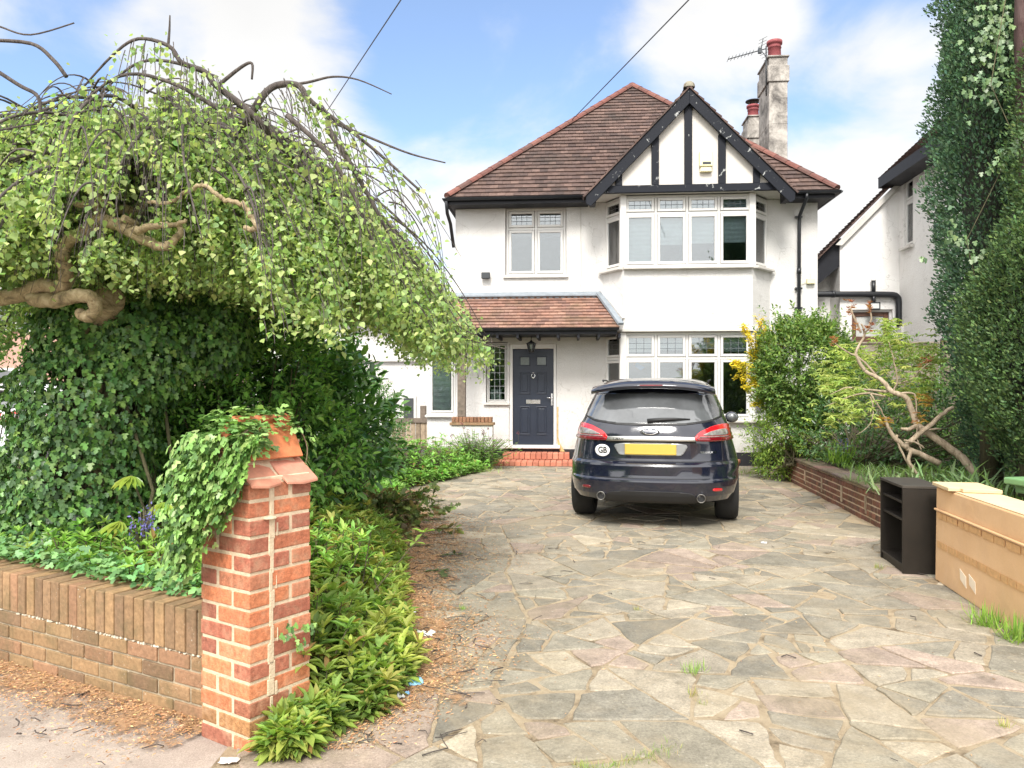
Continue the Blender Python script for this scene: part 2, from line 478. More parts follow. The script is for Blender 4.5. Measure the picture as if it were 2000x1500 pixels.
# crazy paving: broken slabs split from one sheet
rng = random.Random(11)
def poly_area(p):
    return 0.5*sum(p[i][0]*p[(i+1) % len(p)][1]-p[(i+1) % len(p)][0]*p[i][1] for i in range(len(p)))
def split_poly(p, c, d):
    n = (-d[1], d[0]); A = []; B = []
    s = [(q[0]-c[0])*n[0]+(q[1]-c[1])*n[1] for q in p]
    for i in range(len(p)):
        j = (i+1) % len(p)
        (A if s[i] >= 0 else B).append(p[i])
        if (s[i] >= 0) != (s[j] >= 0):
            t = s[i]/(s[i]-s[j]); q = (p[i][0]+(p[j][0]-p[i][0])*t, p[i][1]+(p[j][1]-p[i][1])*t)
            A.append(q); B.append(q)
    return A, B
def shatter(p, lim):
    a = abs(poly_area(p))
    if a < lim or a < 0.02: return [p]
    cx = sum(q[0] for q in p)/len(p); cy = sum(q[1] for q in p)/len(p)
    xx = sum((q[0]-cx)**2 for q in p); yy = sum((q[1]-cy)**2 for q in p); xy = sum((q[0]-cx)*(q[1]-cy) for q in p)
    th = 0.5*math.atan2(2*xy, xx-yy) + PI/2 + rng.gauss(0, 0.38)
    k = math.sqrt(a)*0.16
    A, B = split_poly(p, (cx+rng.uniform(-k, k), cy+rng.uniform(-k, k)), (math.cos(th), math.sin(th)))
    if len(A) < 3 or len(B) < 3: return [p]
    out = []
    for q in (A, B):
        out += shatter(q, rng.choice((0.03, 0.05, 0.07, 0.10, 0.14, 0.19, 0.26, 0.34)))
    return out
def inset(p, w):
    n = len(p); out = []
    if poly_area(p) < 0: p = p[::-1]
    for i in range(n):
        a = Vector(p[i-1]); b = Vector(p[i]); c = Vector(p[(i+1) % n])
        d1 = (b-a); d2 = (c-b)
        if d1.length < 1e-5 or d2.length < 1e-5: continue
        d1.normalize(); d2.normalize()
        n1 = Vector((-d1.y, d1.x)); n2 = Vector((-d2.y, d2.x))
        den = 1+n1.dot(n2)
        if den < 0.25: den = 0.25
        out.append(b + (n1+n2)*(w/den))
    return out
slab_tones = [(0.170, 0.156, 0.125)]*5 + [(0.195, 0.178, 0.140)]*5 + [(0.225, 0.203, 0.155)]*4 + [(0.235, 0.206, 0.158)]*3 + [(0.265, 0.23, 0.175)]*3 + [(0.255, 0.20, 0.16)]*3 + [(0.31, 0.268, 0.20)]
mb = MB()
tiles0 = []
for gy in range(0, 14):
    for gx in range(-3, 7):
        tiles0.append((gx, gy))
# jittered lattice of coarse quads so that no joint runs the whole width
def lat(i, j):
    r_ = random.Random(i*131+j*977)
    return (-0.2+i*0.98+r_.uniform(-.36, .36)+(j % 2)*0.42, 1.9+j*1.06+r_.uniform(-.36, .36))
for gx, gy in tiles0:
    p = [lat(gx, gy), lat(gx+1, gy), lat(gx+1, gy+1), lat(gx, gy+1)]
    for q in shatter(p, 0.30):
        cx = sum(t[0] for t in q)/len(q); cy = sum(t[1] for t in q)/len(q)
        if cx < drive_left(cy)-0.25 or cx > drive_right(cy)-0.03 or cy > 15.25: continue
        # the front stays behind the pavement line on the far left
        ins = inset(q, rng.uniform(0.005, 0.015))
        if len(ins) < 3 or abs(poly_area([tuple(t) for t in ins])) < 0.004: continue
        # worn, uneven outline
        edge = []
        for i in range(len(ins)):
            a = ins[i]; b = ins[(i+1) % len(ins)]; L = (b-a).length; nn = max(1, int(L/0.07))
            for k in range(nn):
                t = k/nn + (0.5/nn if k == 0 and nn > 1 else 0)*0.35
                w = 0.007 if k else 0.016
                pt = a.lerp(b, t); edge.append((pt.x+rng.uniform(-w, w), pt.y+rng.uniform(-w, w)))
        col = rng.choice(slab_tones); g = rng.uniform(0.85, 1.15); col = tuple(1.12*c*g for c in col)
        zt = rng.uniform(-0.003, 0.006); tx = rng.uniform(-.004, .004); ty = rng.uniform(-.004, .004)
        n = len(edge)
        top = [(x, y, zt+tx*(x-cx)+ty*(y-cy)) for x, y in edge]
        ctr = Vector((cx, cy))
        inn = []
        for x, y, z in top:
            d = ctr-Vector((x, y)); L = d.length
            d = d/L*min(0.008, L*0.3); inn.append((x+d.x, y+d.y, z))
        rim = [(x, y, z-0.006) for x, y, z in top]; bot = [(x, y, -0.03) for x, y, z in top]
        fs = [tuple(range(n))]
        for i in range(n):
            j = (i+1) % n
            fs.append((i, i+n, j+n, j)); fs.append((i+n, i+2*n, j+2*n, j+n))
        mb.add(inn+rim+bot, fs, col)
def slab_mat():
    m, nt, bs = new_mat("crazy_paving_stone")
    co = objco(nt)
    f = maprange(nt, noise(nt, 6, 8, 0.78, co), 0.25, 0.75, 0.55, 1.45)
    c = mix(nt, 1.0, attr(nt), f, 'MULTIPLY')
    g = maprange(nt, noise(nt, 75, 5, 0.85, co), 0.3, 0.7, 0.60, 1.40)
    c = mix(nt, 1.0, c, g, 'MULTIPLY')
    st = maprange(nt, noise(nt, 0.9, 7, 0.7, co, 0.4), 0.48, 0.64, 0, 0.6)
    c = mix(nt, st, c, (0.27, 0.22, 0.145))
    mo_ = maprange(nt, noise(nt, 2.2, 8, 0.8, co, 0.8), 0.52, 0.66, 0, 0.55)
    c = mix(nt, mo_, c, (0.10, 0.088, 0.062))
    du = maprange(nt, noise(nt, 3.4, 9, 0.8, co, 0.5), 0.54, 0.66, 0, 0.35)
    c = mix(nt, du, c, (0.40, 0.325, 0.22))
    sp = maprange(nt, noise(nt, 34, 4, 0.6, co), 0.66, 0.70, 0, 0.6)
    c = mix(nt, sp, c, (0.45, 0.42, 0.36))
    nt.links.new(c, bs.inputs['Base Color'])
    bs.inputs['Roughness'].default_value = 0.88; bs.inputs['Specular IOR Level'].default_value = 0.3
    bump(nt, bs, mix(nt, 0.5, noise(nt, 14, 7, 0.75, co), noise(nt, 130, 4, 0.7, co)), 0.5, 0.012)
    return m
drive = kind(mb.build("driveway", slab_mat()), 'structure')
def joint_mat():
    m, nt, bs = new_mat("driveway_joint_mortar")
    co = objco(nt)
    c = ramp(nt, noise(nt, 3.5, 8, 0.75, co), [(0.34, (0.13, 0.095, 0.055)), (0.48, (0.38, 0.295, 0.19)), (0.72, (0.50, 0.41, 0.28))])
    nt.links.new(c, bs.inputs['Base Color']); bs.inputs['Roughness'].default_value = 1.0
    bump(nt, bs, noise(nt, 60, 8, 0.8, co), 0.9, 0.02)
    return m
kind(grid_sheet("driveway_bedding", -1.9, 4.9, 2.0, 15.5, 68, 135, lambda x, y: -0.005+0.003*math.sin(x*9)*math.sin(y*7), joint_mat(),
     lambda x, y: drive_left(y)-0.2 < x < drive_right(y)+0.1), 'structure')

# garden beds
WALLDIR = Vector((-1.41, 0.76)).normalized()
W0 = PA + PV*0.335 + PU*0.10            # where the low wall meets the pillar
def behind_wall(x, y):
    d = Vector((x, y))-W0
    return d.x*(-WALLDIR.y)*-1 + d.y*(WALLDIR.x)*-1     # > 0 on the garden side
def bed_z(x, y):
    s = min(max((drive_left(y)-x)/0.9, 0), 1)
    return -0.02 + 0.30*s*s*(3-2*s) + 0.03*math.sin(x*5.1)*math.sin(y*4.3)
kind(grid_sheet("garden_bed", -14, -0.3, 3.0, 17, 110, 112, bed_z, MT['soil'],
     lambda x, y: behind_wall(x, y) > 0.10 and x < drive_left(y)+0.02), 'structure')
def bed2_z(x, y): return 0.40+0.03*math.sin(x*6)*math.sin(y*5)
kind(grid_sheet("raised_bed_soil", 3.6, 14, 4.4, 17.5, 60, 80, bed2_z, MT['soil'], lambda x, y: x > drive_right(y)+0.20 and y > 7.0), 'structure')
kind(grid_sheet("verge_soil", 3.2, 14, 0.5, 7.15, 40, 30, lambda x, y: -0.004, MT['soil'], lambda x, y: x > 3.35), 'structure')

# ------------------------------------------------------------------ the house (local frame: x along the front, y into the house, z up)
PHI = R(4.5)
house = empty("detached_house", (-1.19, 16.23, 0), -PHI, "white two-storey house with brown hipped roof and black timbered gable above its bay windows", "house")
hr = random.Random(5)

# wall with openings
def holed_wall(mb, x0, x1, z0, z1, y0, y1, holes):
    xs = sorted({x0, x1} | {h[0] for h in holes} | {h[1] for h in holes}); zs = sorted({z0, z1} | {h[2] for h in holes} | {h[3] for h in holes})
    for i in range(len(xs)-1):
        run = None
        for j in range(len(zs)-1):
            cx = (xs[i]+xs[i+1])/2; cz = (zs[j]+zs[j+1])/2
            hole = any(h[0] < cx < h[1] and h[2] < cz < h[3] for h in holes)
            if hole:
                if run is not None: mb.box((xs[i], y0, run), (xs[i+1], y1, zs[j])); run = None
            elif run is None: run = zs[j]
        if run is not None: mb.box((xs[i], y0, run), (xs[i+1], y1, z1))
WX1 = 7.43; WZ = 5.40
HOLES = [(1.13, 2.13, 0.28, 2.47), (0.64, 1.10, 1.22, 2.52), (1.05, 2.33, 3.88, 5.34), (3.22, 6.36, 0.5, 2.60), (3.22, 6.36, 3.6, 5.30)]
mb = MB()
holed_wall(mb, 0, WX1, 0.27, WZ, 0, 0.25, HOLES)
mb.box((0.002, 0.25, 0.27), (0.25, 10, WZ)); mb.box((WX1-0.25, 0.25, 0.27), (WX1-0.002, 10, WZ)); mb.box((0.25, 9.75, 0.27), (WX1-0.25, 10, WZ))
BAYP = [(3.09, 0.0), (3.47, -0.60), (6.00, -0.60), (6.48, 0.0)]
BAYI = [(3.30, 0.0), (3.58, -0.45), (5.89, -0.45), (6.27, 0.0)]
# bay walls: below the ground floor window, between the storeys
for z0, z1 in ((0.27, 0.86), (2.72, 3.90)):
    mb.prism([BAYP[0], BAYP[1], BAYP[2], BAYP[3], (6.48, -0.003), (3.09, -0.003)][:4] + [BAYI[3], BAYI[2], BAYI[1], BAYI[0]], 2, z0, z1)
mb.box((-0.62, 0.05, 0.05), (-0.005, 2.2, 0.93)); mb.box((-0.62, 1.95, 0.93), (-0.005, 2.2, 3.0)); mb.box((-0.62, 0.05, 2.3), (-0.005, 1.95, 3.0))
wall = mb.build("wall", MT['render'], house)
mb = MB()
mb.box((0.06, -0.95, 0.0), (0.88, -0.74, 0.80))
mb.box((0.06, -0.74, 0.0), (0.24, -0.003, 0.80))
mb.build("porch_dwarf_wall", MT['render'], house)
mb = MB()
mb.box((0.02, -0.006, -0.02), (WX1, 0.2, 0.267))
mb.prism([(3.10, -0.01), (3.474, -0.594), (5.996, -0.594), (6.47, -0.01)], 2, -0.02, 0.268)
mb.build("plinth", MT['plinth'], house)
# copings of brick on the porch wall
mb = MB()
for i in range(11):
    g = hr.uniform(.7, 1.15); mb.box((0.065+i*0.0735, -0.955, 0.862), (0.065+i*0.0735+0.064, -0.73, 0.965), (0.24*g, 0.125*g, 0.075*g))
mb.box((0.03, -0.985, 0.803), (0.91, -0.715, 0.858), (0.27, 0.17, 0.10))
mb.build("brick_coping", MT['brickold'], house, 0.006)

# inside: floors and room walls so that the openings look into rooms
mb = MB()
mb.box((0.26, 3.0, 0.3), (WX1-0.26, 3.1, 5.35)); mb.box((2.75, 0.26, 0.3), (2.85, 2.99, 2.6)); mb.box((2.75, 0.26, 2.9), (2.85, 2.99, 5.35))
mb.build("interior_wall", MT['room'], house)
mb = MB()
mb.box((0.26, 0.26, 2.62), (WX1-0.26, 2.98, 2.86)); mb.box((0.26, 0.26, 5.30), (WX1-0.26, 2.98, 5.38))
mb.prism([(3.2, 0.2), (3.6, -0.43), (5.87, -0.43), (6.3, 0.2)], 2, 2.735, 2.85)
mb.prism([(3.12, 0.0), (3.49, -0.575), (5.98, -0.575), (6.45, 0.0)], 2, 5.405, 5.48)
mb.build("ceiling", MT['sill'], house)

# ---------------- windows
def sill_on(mb, L, z, over, h=0.05, ext=0.05):
    mb.box((-ext, -over, z-h), (L+ext, 0.06, z))
def xf(p, q):
    """frame whose x runs from p to q in plan, y pointing into the house"""
    d = Vector((q[0]-p[0], q[1]-p[1], 0)); L = d.length; d.normalize()
    n = Vector((-d.y, d.x, 0))
    return Matrix(((d.x, n.x, 0, p[0]), (d.y, n.y, 0, p[1]), (0, 0, 1, 0), (0, 0, 0, 1))), L
def window_unit(fr, gl, cm, L, z0, z1, zt, n, leaded=True, fw=0.055, sash=0.05, inset=0.05, grid=(4, 2), leadlow=None):
    """outer frame, mullions, transom, sashes, panes; zt = transom height or None"""
    y0, y1 = inset, inset+0.07
    fr.box((0, y0, z0), (fw, y1, z1)); fr.box((L-fw, y0, z0), (L, y1, z1))
    fr.box((fw, y0, z0), (L-fw, y1, z0+fw)); fr.box((fw, y0, z1-fw), (L-fw, y1, z1))
    w = (L-fw)/n
    for i in range(1, n): fr.box((fw/2+i*w-fw/2+0.001, y0+0.002, z0+fw), (fw/2+i*w+fw/2, y1-0.002, z1-fw))
    rows = [(z0+fw, z1-fw, False)] if zt is None else [(z0+fw, zt-fw/2, False), (zt+fw/2, z1-fw, True)]
    for i in range(n):
        a = fw/2+i*w+fw/2; b = fw/2+(i+1)*w-fw/2
        if zt is not None: fr.box((a+0.001, y0+0.003, zt-fw/2), (b-0.001, y1-0.003, zt+fw/2))
        for s0, s1, top in rows:
            g = 0.006; A, B, S0, S1 = a+g, b-g, s0+g, s1-g; ya, yb = y0-0.018, y1-0.012
            fr.box((A, ya, S0), (A+sash, yb, S1)); fr.box((B-sash, ya, S0), (B, yb, S1))
            fr.box((A+sash, ya, S0), (B-sash, yb, S0+sash)); fr.box((A+sash, ya, S1-sash), (B-sash, yb, S1))
            gl.box((A+sash-.004, y0+0.012, S0+sash-.004), (B-sash+.004, y0+0.018, S1-sash+.004))
            gx, gz = grid if (top and leaded) else (leadlow or (0, 0))
            for k in range(1, gx):
                x = A+sash+(B-A-2*sash)*k/gx; cm.box((x-.004, y0+0.006, S0+sash), (x+.004, y0+0.0105, S1-sash))
            for k in range(1, gz):
                z = S0+sash+(S1-S0-2*sash)*k/gz; cm.box((A+sash, y0+0.005, z-.004), (B-sash, y0+0.0112, z+.004))
def window(name, segs, z0, z1, zt, label=None, fw=.055, sash=.05, came='leadstrip', sill=True, leadlow=None, leaded=True, post=True, sill_over=0.12, grid=(4, 2)):
    fr, gl, cm, sl = MB(), MB(), MB(), MB()
    for k, (p, q, n) in enumerate(segs):
        M, L = xf(p, q)
        for b in (fr, gl, cm, sl): b.M = M
        window_unit(fr, gl, cm, L, z0, z1, zt, n, leaded, fw, sash, leadlow=leadlow, grid=grid)
        if sill: sl.box((-0.05 if len(segs) == 1 else -0.0, -sill_over, z0-0.055), (L+(0.05 if len(segs) == 1 else 0.0), 0.08, z0-0.002))
    f = fr.build(name, MT['upvc'], house, 0.006)
    if label: f['label'] = label
    gl.build("pane", MT['glass'], f)
    if cm.v: cm.build("lead_came", MT[came], f)
    if sill: sl.build("sill", MT['sill'], f, 0.008)
    return f
def inn(p, d=0.0): return p
B0, B1, B2, B3 = BAYP
wu = window("bay_window", [(B0, B1, 1), (B1, B2, 4), (B2, B3, 1)], 3.955, 5.395, 5.03, "upper bay window with pale blinds half drawn")
wl = window("bay_window", [(B0, B1, 1), (B1, B2, 4), (B2, B3, 1)], 0.915, 2.655, 2.135, "ground floor bay window behind the parked car", grid=(3, 3))
for w_, z0, z1, p in ((wu, 3.955, 5.395, B1), (wu, 3.955, 5.395, B2), (wl, 0.915, 2.655, B1), (wl, 0.915, 2.655, B2)):
    m_ = MB()
    m_.prism([(p[0]-0.06, p[1]-0.012), (p[0]+0.06, p[1]-0.012), (p[0]+0.08, p[1]+0.10), (p[0]-0.08, p[1]+0.10)], 2, z0, z1)
    m_.build("corner_post", MT['upvc'], w_, 0.006)
window("window", [((1.06, 0.07), (2.32, 0.07), 2)], 3.90, 5.33, 4.90, "two-light casement with leaded top lights above the porch", sill_over=0.13, grid=(4, 3))
window("window", [((0.65, 0.07), (1.09, 0.07), 1)], 1.24, 2.50, None, "tall narrow leaded side light beside the front door", came='whitecame', leaded=False, leadlow=(3, 8), sill_over=0.13, fw=.03, sash=.022)
window("window", [((-0.60, 0.06), (-0.02, 0.06), 1)], 0.98, 2.29, None, "narrow window with slatted blind at the house's left corner", leaded=False, sill_over=0.10, fw=.045, sash=.035)
# sills over the bay and lead-coloured drip
mb = MB()
mb.prism([(B0[0]-.03, 0.0), (B1[0]-.03, B1[1]-.09), (B2[0]+.03, B2[1]-.09), (B3[0]+.03, 0.0)], 2, 2.66, 2.718)
mb.build("window_head", MT['sill'], house, 0.006)
# blinds
mb = MB()
def blind(x0, x1, y, ztop, zbot, pleat=0.045):
    n = max(2, int((ztop-zbot)/pleat)); vs = []; fs = []
    for i in range(n+1):
        z = ztop-(ztop-zbot)*i/n; dy = 0.012*(i % 2)
        vs += [(x0, y+dy, z), (x1, y+dy, z)]
        if i: fs.append((2*i-2, 2*i-1, 2*i+1, 2*i))
    mb.add(vs, fs)
for i, zb in enumerate((3.95, 4.42, 4.44, 4.45)):
    blind(3.52+i*0.622, 4.10+i*0.622, -0.42, 5.36, zb)
for p, q in ((B0, B1), (B2, B3)):
    M, L = xf(p, q); mb.M = M
    blind(0.06, L-0.06, 0.17, 5.36, 3.98, 0.1)
mb.M = None
mb.build("window_blind", MT['blind'], house)
mb = MB()
for i in range(4):
    blind(3.52+i*0.622, 4.10+i*0.622, -0.42, 2.62, 2.27+0.03*((i*7) % 3))
mb.build("window_blind", MT['blind'], house)
mb = MB()
blind(-0.57, -0.05, 0.26, 2.25, 1.0, 0.06)
mb.build("window_blind", MT['blind'], house)
# papers in the side light, a blue ornament in the lower bay
mb = MB()
mb.box((0.735, 0.15, 1.30), (0.84, 0.155, 1.52)); mb.box((0.85, 0.15, 1.30), (0.96, 0.155, 1.52))
mb.build("notice", m_plain("faded_paper_notice", (0.50, 0.48, 0.40), 0.9, var=0.4, vs=60), house)
mb = MB()
mb.add([(3.72, -0.37, 1.98), (3.84, -0.37, 1.90), (3.92, -0.365, 1.96), (3.80, -0.37, 2.03), (3.76, -0.36, 2.12), (3.74, -0.35, 1.99)], [(0, 1, 2, 3), (0, 3, 4), (0, 5, 1)])
mb.build("blue_ornament", m_plain("blue_plastic_ornament", (0.05, 0.25, 0.55), 0.4), house)

# ---------------- front door
mb = MB()
mb.box((1.135, 0.03, 0.285), (1.205, 0.14, 2.465)); mb.box((2.065, 0.03, 0.285), (2.125, 0.14, 2.465)); mb.box((1.205, 0.03, 2.37), (2.065, 0.14, 2.465))
mb.box((1.00, -0.08, 0.285), (2.20, 0.14, 0.352))
mb.build("door_frame", MT['upvc'], house, 0.005)
mb = MB()
mb.box((1.208, 0.07, 0.355), (2.062, 0.115, 2.367))
def panel(x0, x1, z0, z1, w=0.022):
    for a, b in (((x0, z0), (x1, z0+w)), ((x0, z1-w), (x1, z1)), ((x0, z0+w), (x0+w, z1-w)), ((x1-w, z0+w), (x1, z1-w))):
        mb.box((a[0], 0.056, a[1]), (b[0], 0.0702, b[1]))
    mb.box((x0+0.05, 0.060, z0+0.05), (x1-0.05, 0.0703, z1-0.05))
for x0, x1 in ((1.35, 1.57), (1.70, 1.92)):
    panel(x0, x1, 1.42, 1.88); panel(x0, x1, 0.56, 1.16)
    for a, b in (((x0, 2.01), (x1, 2.03)), ((x0, 2.19), (x1, 2.21)), ((x0, 2.03), (x0+.02, 2.19)), ((x1-.02, 2.03), (x1, 2.19))):
        mb.box((a[0], 0.056, a[1]), (b[0], 0.0702, b[1]))
door = mb.build("front_door", MT['door'], house, 0.006, 2)
for x0, x1 in ((1.37, 1.55), (1.72, 1.90)):
    mb = MB(); mb.box((x0, 0.062, 2.03), (x1, 0.068, 2.19)); mb.build("door_pane", MT['doorglass'], door)
mb = MB()
mb.box((1.485, 0.052, 1.215), (1.785, 0.069, 1.30)); mb.box((1.505, 0.044, 1.238), (1.765, 0.0515, 1.277))
mb.build("letterbox", MT['chrome'], door, 0.004)
mb = MB()
mb.box((2.012, 0.058, 1.18), (2.042, 0.0695, 1.43)); mb.tube([(2.027, 0.06, 1.335), (2.027, 0.01, 1.335), (1.925, 0.01, 1.338)], 0.0095, 8)
mb.build("door_handle", MT['chrome'], door)
mb = MB()
mb.tube([(1.638+0.037*math.sin(a), 0.045, 1.80+0.042*math.cos(a)) for a in np.linspace(0.5, 2*PI-0.5, 14)], 0.008, 6)
mb.lathe([(0.0, 0), (0.022, 0.004), (0.016, 0.02), (0, 0.026)], 10, c=(1.638, 0.055, 1.85)); mb.box((1.622, 0.046, 1.745), (1.654, 0.069, 1.772))
mb.build("door_knocker", MT['chrome'], door)
mb = MB()
rr = random.Random(3)
pr = [(2.135, 0.0)]
vs = []; fs = []
zs = np.linspace(1.15, 0.22, 16)
for i, z in enumerate(zs):
    w = 0.012 + 0.035*max(0, (0.55-z)/0.35)**1.5*rr.uniform(.7, 1.4) + rr.uniform(0, .006); x = 2.15+0.10*max(0, (0.55-z)/0.33)**2
    vs += [(x-w, -0.004, z), (x-w*.3, -0.022, z), (x+w*.5, -0.02, z), (x+w, -0.004, z)]
    if i:
        for k in range(3): fs.append((4*i-4+k, 4*i-3+k, 4*i+1+k, 4*i+k))
mb.add(vs, fs, None, True)
mb.build("sealant_foam", m_plain("old_expanding_foam", (0.50, 0.36, 0.16), 0.9, var=0.3, vs=20), house)

# ---------------- steps
def brick_row(mb, x0, x1, y0, y1, z0, z1, bw, cols, r_, gap=0.008):
    n = max(1, round((x1-x0)/bw)); w = (x1-x0)/n
    for i in range(n):
        c = r_.choice(cols); g = r_.uniform(.85, 1.15)
        mb.box((x0+i*w+gap/2, y0+r_.uniform(-.003, .003), z0), (x0+(i+1)*w-gap/2, y1, z1+r_.uniform(-.002, .002)), tuple(k*g for k in c))
stepc = [(0.50, 0.19, 0.12), (0.54, 0.215, 0.14), (0.46, 0.17, 0.11)]
mb = MB()
for k in range(3): brick_row(mb, 0.86, 2.72, -0.95+k*0.225, -0.95+k*0.225+0.217, 0.0, 0.085, 0.115, stepc, hr)
brick_row(mb, 1.03, 2.40, -0.42, -0.205, 0.09, 0.215, 0.115, stepc, hr); brick_row(mb, 1.03, 2.40, -0.20, -0.01, 0.09, 0.213, 0.115, stepc, hr)
mb.build("doorstep", MT['step'], house, 0.007)

# ---------------- roofs of real tiles
def clip(poly, n, d):
    """keep n.p <= d"""
    out = []
    for i in range(len(poly)):
        a = poly[i]; b = poly[(i+1) % len(poly)]
        sa = n[0]*a[0]+n[1]*a[1]-d; sb = n[0]*b[0]+n[1]*b[1]-d
        if sa <= 0: out.append(a)
        if (sa <= 0) != (sb <= 0):
            t = sa/(sa-sb); out.append((a[0]+(b[0]-a[0])*t, a[1]+(b[1]-a[1])*t))
    return out
def tiled(mb, pts, cols, r_, tw=0.17, gauge=0.16, thick=0.030):
    """pts: convex roof polygon in 3D, first edge along the eaves"""
    P = [Vector(p) for p in pts]; O = P[0]; U = (P[1]-P[0]).normalized()
    N = (P[1]-P[0]).cross(P[2]-P[0]).normalized()
    if N.z < 0: N = -N
    V = N.cross(U); 
    if V.z < 0: V = -V
    q = [((p-O).dot(U), (p-O).dot(V)) for p in P]
    if poly_area(q) < 0: q = q[::-1]
    mb.add([O+U*a+V*b-N*0.02 for a, b in q], [tuple(range(len(q)))], (0.05, 0.04, 0.035))
    umin = min(a for a, b in q); umax = max(a for a, b in q); vmax = max(b for a, b in q); vmin = min(b for a, b in q)
    edges = []
    for i in range(len(q)):
        a = q[i]; b = q[(i+1) % len(q)]; n = (b[1]-a[1], -(b[0]-a[0])); edges.append((n, n[0]*a[0]+n[1]*a[1]))
    row = 0; v = vmin-0.03
    while v < vmax:
        v2 = v+gauge; u = umin-tw*(row % 2)/2-tw; base = r_.uniform(.85, 1.12)
        while u < umax:
            p = [(u+0.0015, v), (u+tw-0.0015, v), (u+tw-0.0015, v2+0.01), (u+0.0015, v2+0.01)]
            for n, d in edges:
                p = clip(p, n, d + (0.03*math.hypot(*n) if abs(n[0]) < 1e-6 else 0))
                if len(p) < 3: break
            if len(p) >= 3 and abs(poly_area(p)) > 0.0012:
                c = r_.choice(cols); g = base*r_.uniform(.82, 1.18); c = tuple(k*g for k in c)
                lift = r_.uniform(0, 0.005)
                def H(b): return thick*(1-(b-v)/gauge*0.85)+lift
                n_ = len(p)
                top = [O+U*a+V*b+N*H(b) for a, b in p]; bot = [O+U*a+V*b-N*0.012 for a, b in p]
                fs = [tuple(range(n_))] + [(i, i+n_, (i+1) % n_+n_, (i+1) % n_) for i in range(n_)]
                mb.add(top+bot, fs, c)
            u += tw
        v += gauge; row += 1
roofc = [(0.104, 0.068, 0.058), (0.118, 0.077, 0.064), (0.092, 0.061, 0.053), (0.132, 0.087, 0.073), (0.110, 0.073, 0.063), (0.082, 0.056, 0.050)]
EL, ER, EF, EB, EZ = -0.10, 7.66, -0.45, 10.4, 5.46
AP = (3.95, 3.35, 9.12); AB = (3.95, 6.6, 9.12)
mb = MB()
rr = random.Random(21)
tiled(mb, [(EL, EF, EZ), (2.85, EF, EZ), (4.73, 1.564, 7.40), AP], roofc, rr)          # front slope, left of the gable
tiled(mb, [(6.60, EF, EZ), (ER, EF, EZ), AP, (4.73, 1.564, 7.40)], roofc, rr)
tiled(mb, [(ER, EF, EZ), (ER, EB, EZ), AB, AP], roofc, rr)
tiled(mb, [(EL, EB, EZ), (EL, EF, EZ), AP, AB], roofc, rr)
tiled(mb, [(ER, EB, EZ), (EL, EB, EZ), AB], roofc, rr, 0.4, 0.3)
GX, GZ, GF = 4.73, 7.40, -0.92
tiled(mb, [(GX, GF, GZ), (2.70, GF, 5.32), (2.70, -0.60, 5.32), (GX, 1.6, GZ)][1:] + [(GX, GF, GZ)], roofc, rr)
tiled(mb, [(6.76, -0.60, 5.32), (6.76, GF, 5.32), (GX, GF, GZ), (GX, 1.6, GZ)], roofc, rr)
roof = mb.build("roof", MT['tile'], house)
# hip and ridge tiles
mb = MB()
def ridge_run(mb, a, b, r=0.085, seg=0.33, cols=None, lift=0.03):
    a = Vector(a); b = Vector(b); d = b-a; n = max(1, round(d.length/seg)); d /= n
    for i in range(n):
        p = a+d*i; q = a+d*(i+1.04); c = rr.choice(cols or [(0.165, 0.068, 0.055), (0.14, 0.062, 0.052), (0.185, 0.080, 0.064), (0.115, 0.062, 0.053)])
        dd = d.normalized(); u = dd.cross(Vector((0, 0, 1))).normalized(); t = u.cross(dd)
        vs = []
        for e, (pp, rad) in enumerate(((p, r), (q, r*0.93))):
            for k in range(7):
                an = PI*k/6; vs.append(pp+u*math.cos(an)*rad*1.25+t*(math.sin(an)*rad+lift-0.03))
        fs = [(k, k+1, k+8, k+7) for k in range(6)] + [tuple(range(7)), tuple(range(13, 6, -1))]
        mb.add(vs, fs, c)
ridge_run(mb, (EL, EF, EZ+.01), AP); ridge_run(mb, (ER, EF, EZ+.01), AP); ridge_run(mb, AP, AB)
mb.build("ridge_tile", MT['ridge'], roof, 0.004)
mb = MB()
ridge_run(mb, (GX, GF+.02, GZ+.01), (GX, 1.55, GZ+.01), cols=[(0.16, 0.14, 0.11), (0.20, 0.12, 0.09)])
mb.build("ridge_tile", MT['ridge'], roof, 0.004)
mb = MB()
mb.box((EL+.03, EF+.02, EZ-.15), (2.78, EF+.045, EZ-.005)); mb.box((6.70, EF+.02, EZ-.15), (ER-.03, EF+.045, EZ-.005))
mb.box((ER-.055, EF+.045, EZ-.15), (ER-.03, EB, EZ-.005)); mb.box((EL+.03, EF+.045, EZ-.15), (EL+.055, EB, EZ-.005))
mb.box((EL+.055, EF+.045, EZ-.145), (2.78, 0.0, EZ-.125)); mb.box((6.70, EF+.045, EZ-.145), (ER-.055, 0.0, EZ-.125))
mb.box((WX1, 0.0, EZ-.145), (ER-.055, EB, EZ-.125)); mb.box((EL+.055, 0.0, EZ-.145), (0, EB, EZ-.125))
mb.build("fascia", MT['blackpaint'], roof)
mb = MB()
def gutter(p, q, r=0.058):
    p = Vector(p); q = Vector(q); d = (q-p).normalized(); u = d.cross(Vector((0, 0, 1))).normalized()
    vs = []; n = 8
    for rad in (r, r-0.006):
        for pp in (p, q):
            for k in range(n+1):
                a = PI+PI*k/n; vs.append(pp+u*math.cos(a)*rad+Vector((0, 0, math.sin(a)*rad)))
    fs = []
    for s in (0, 2*(n+1)):
        for k in range(n): fs.append((s+k, s+k+1, s+n+2+k, s+n+1+k))
    for e in (0, n+1): fs += [tuple(e+k for k in range(n+1))]
    mb.add(vs, fs, None, True)
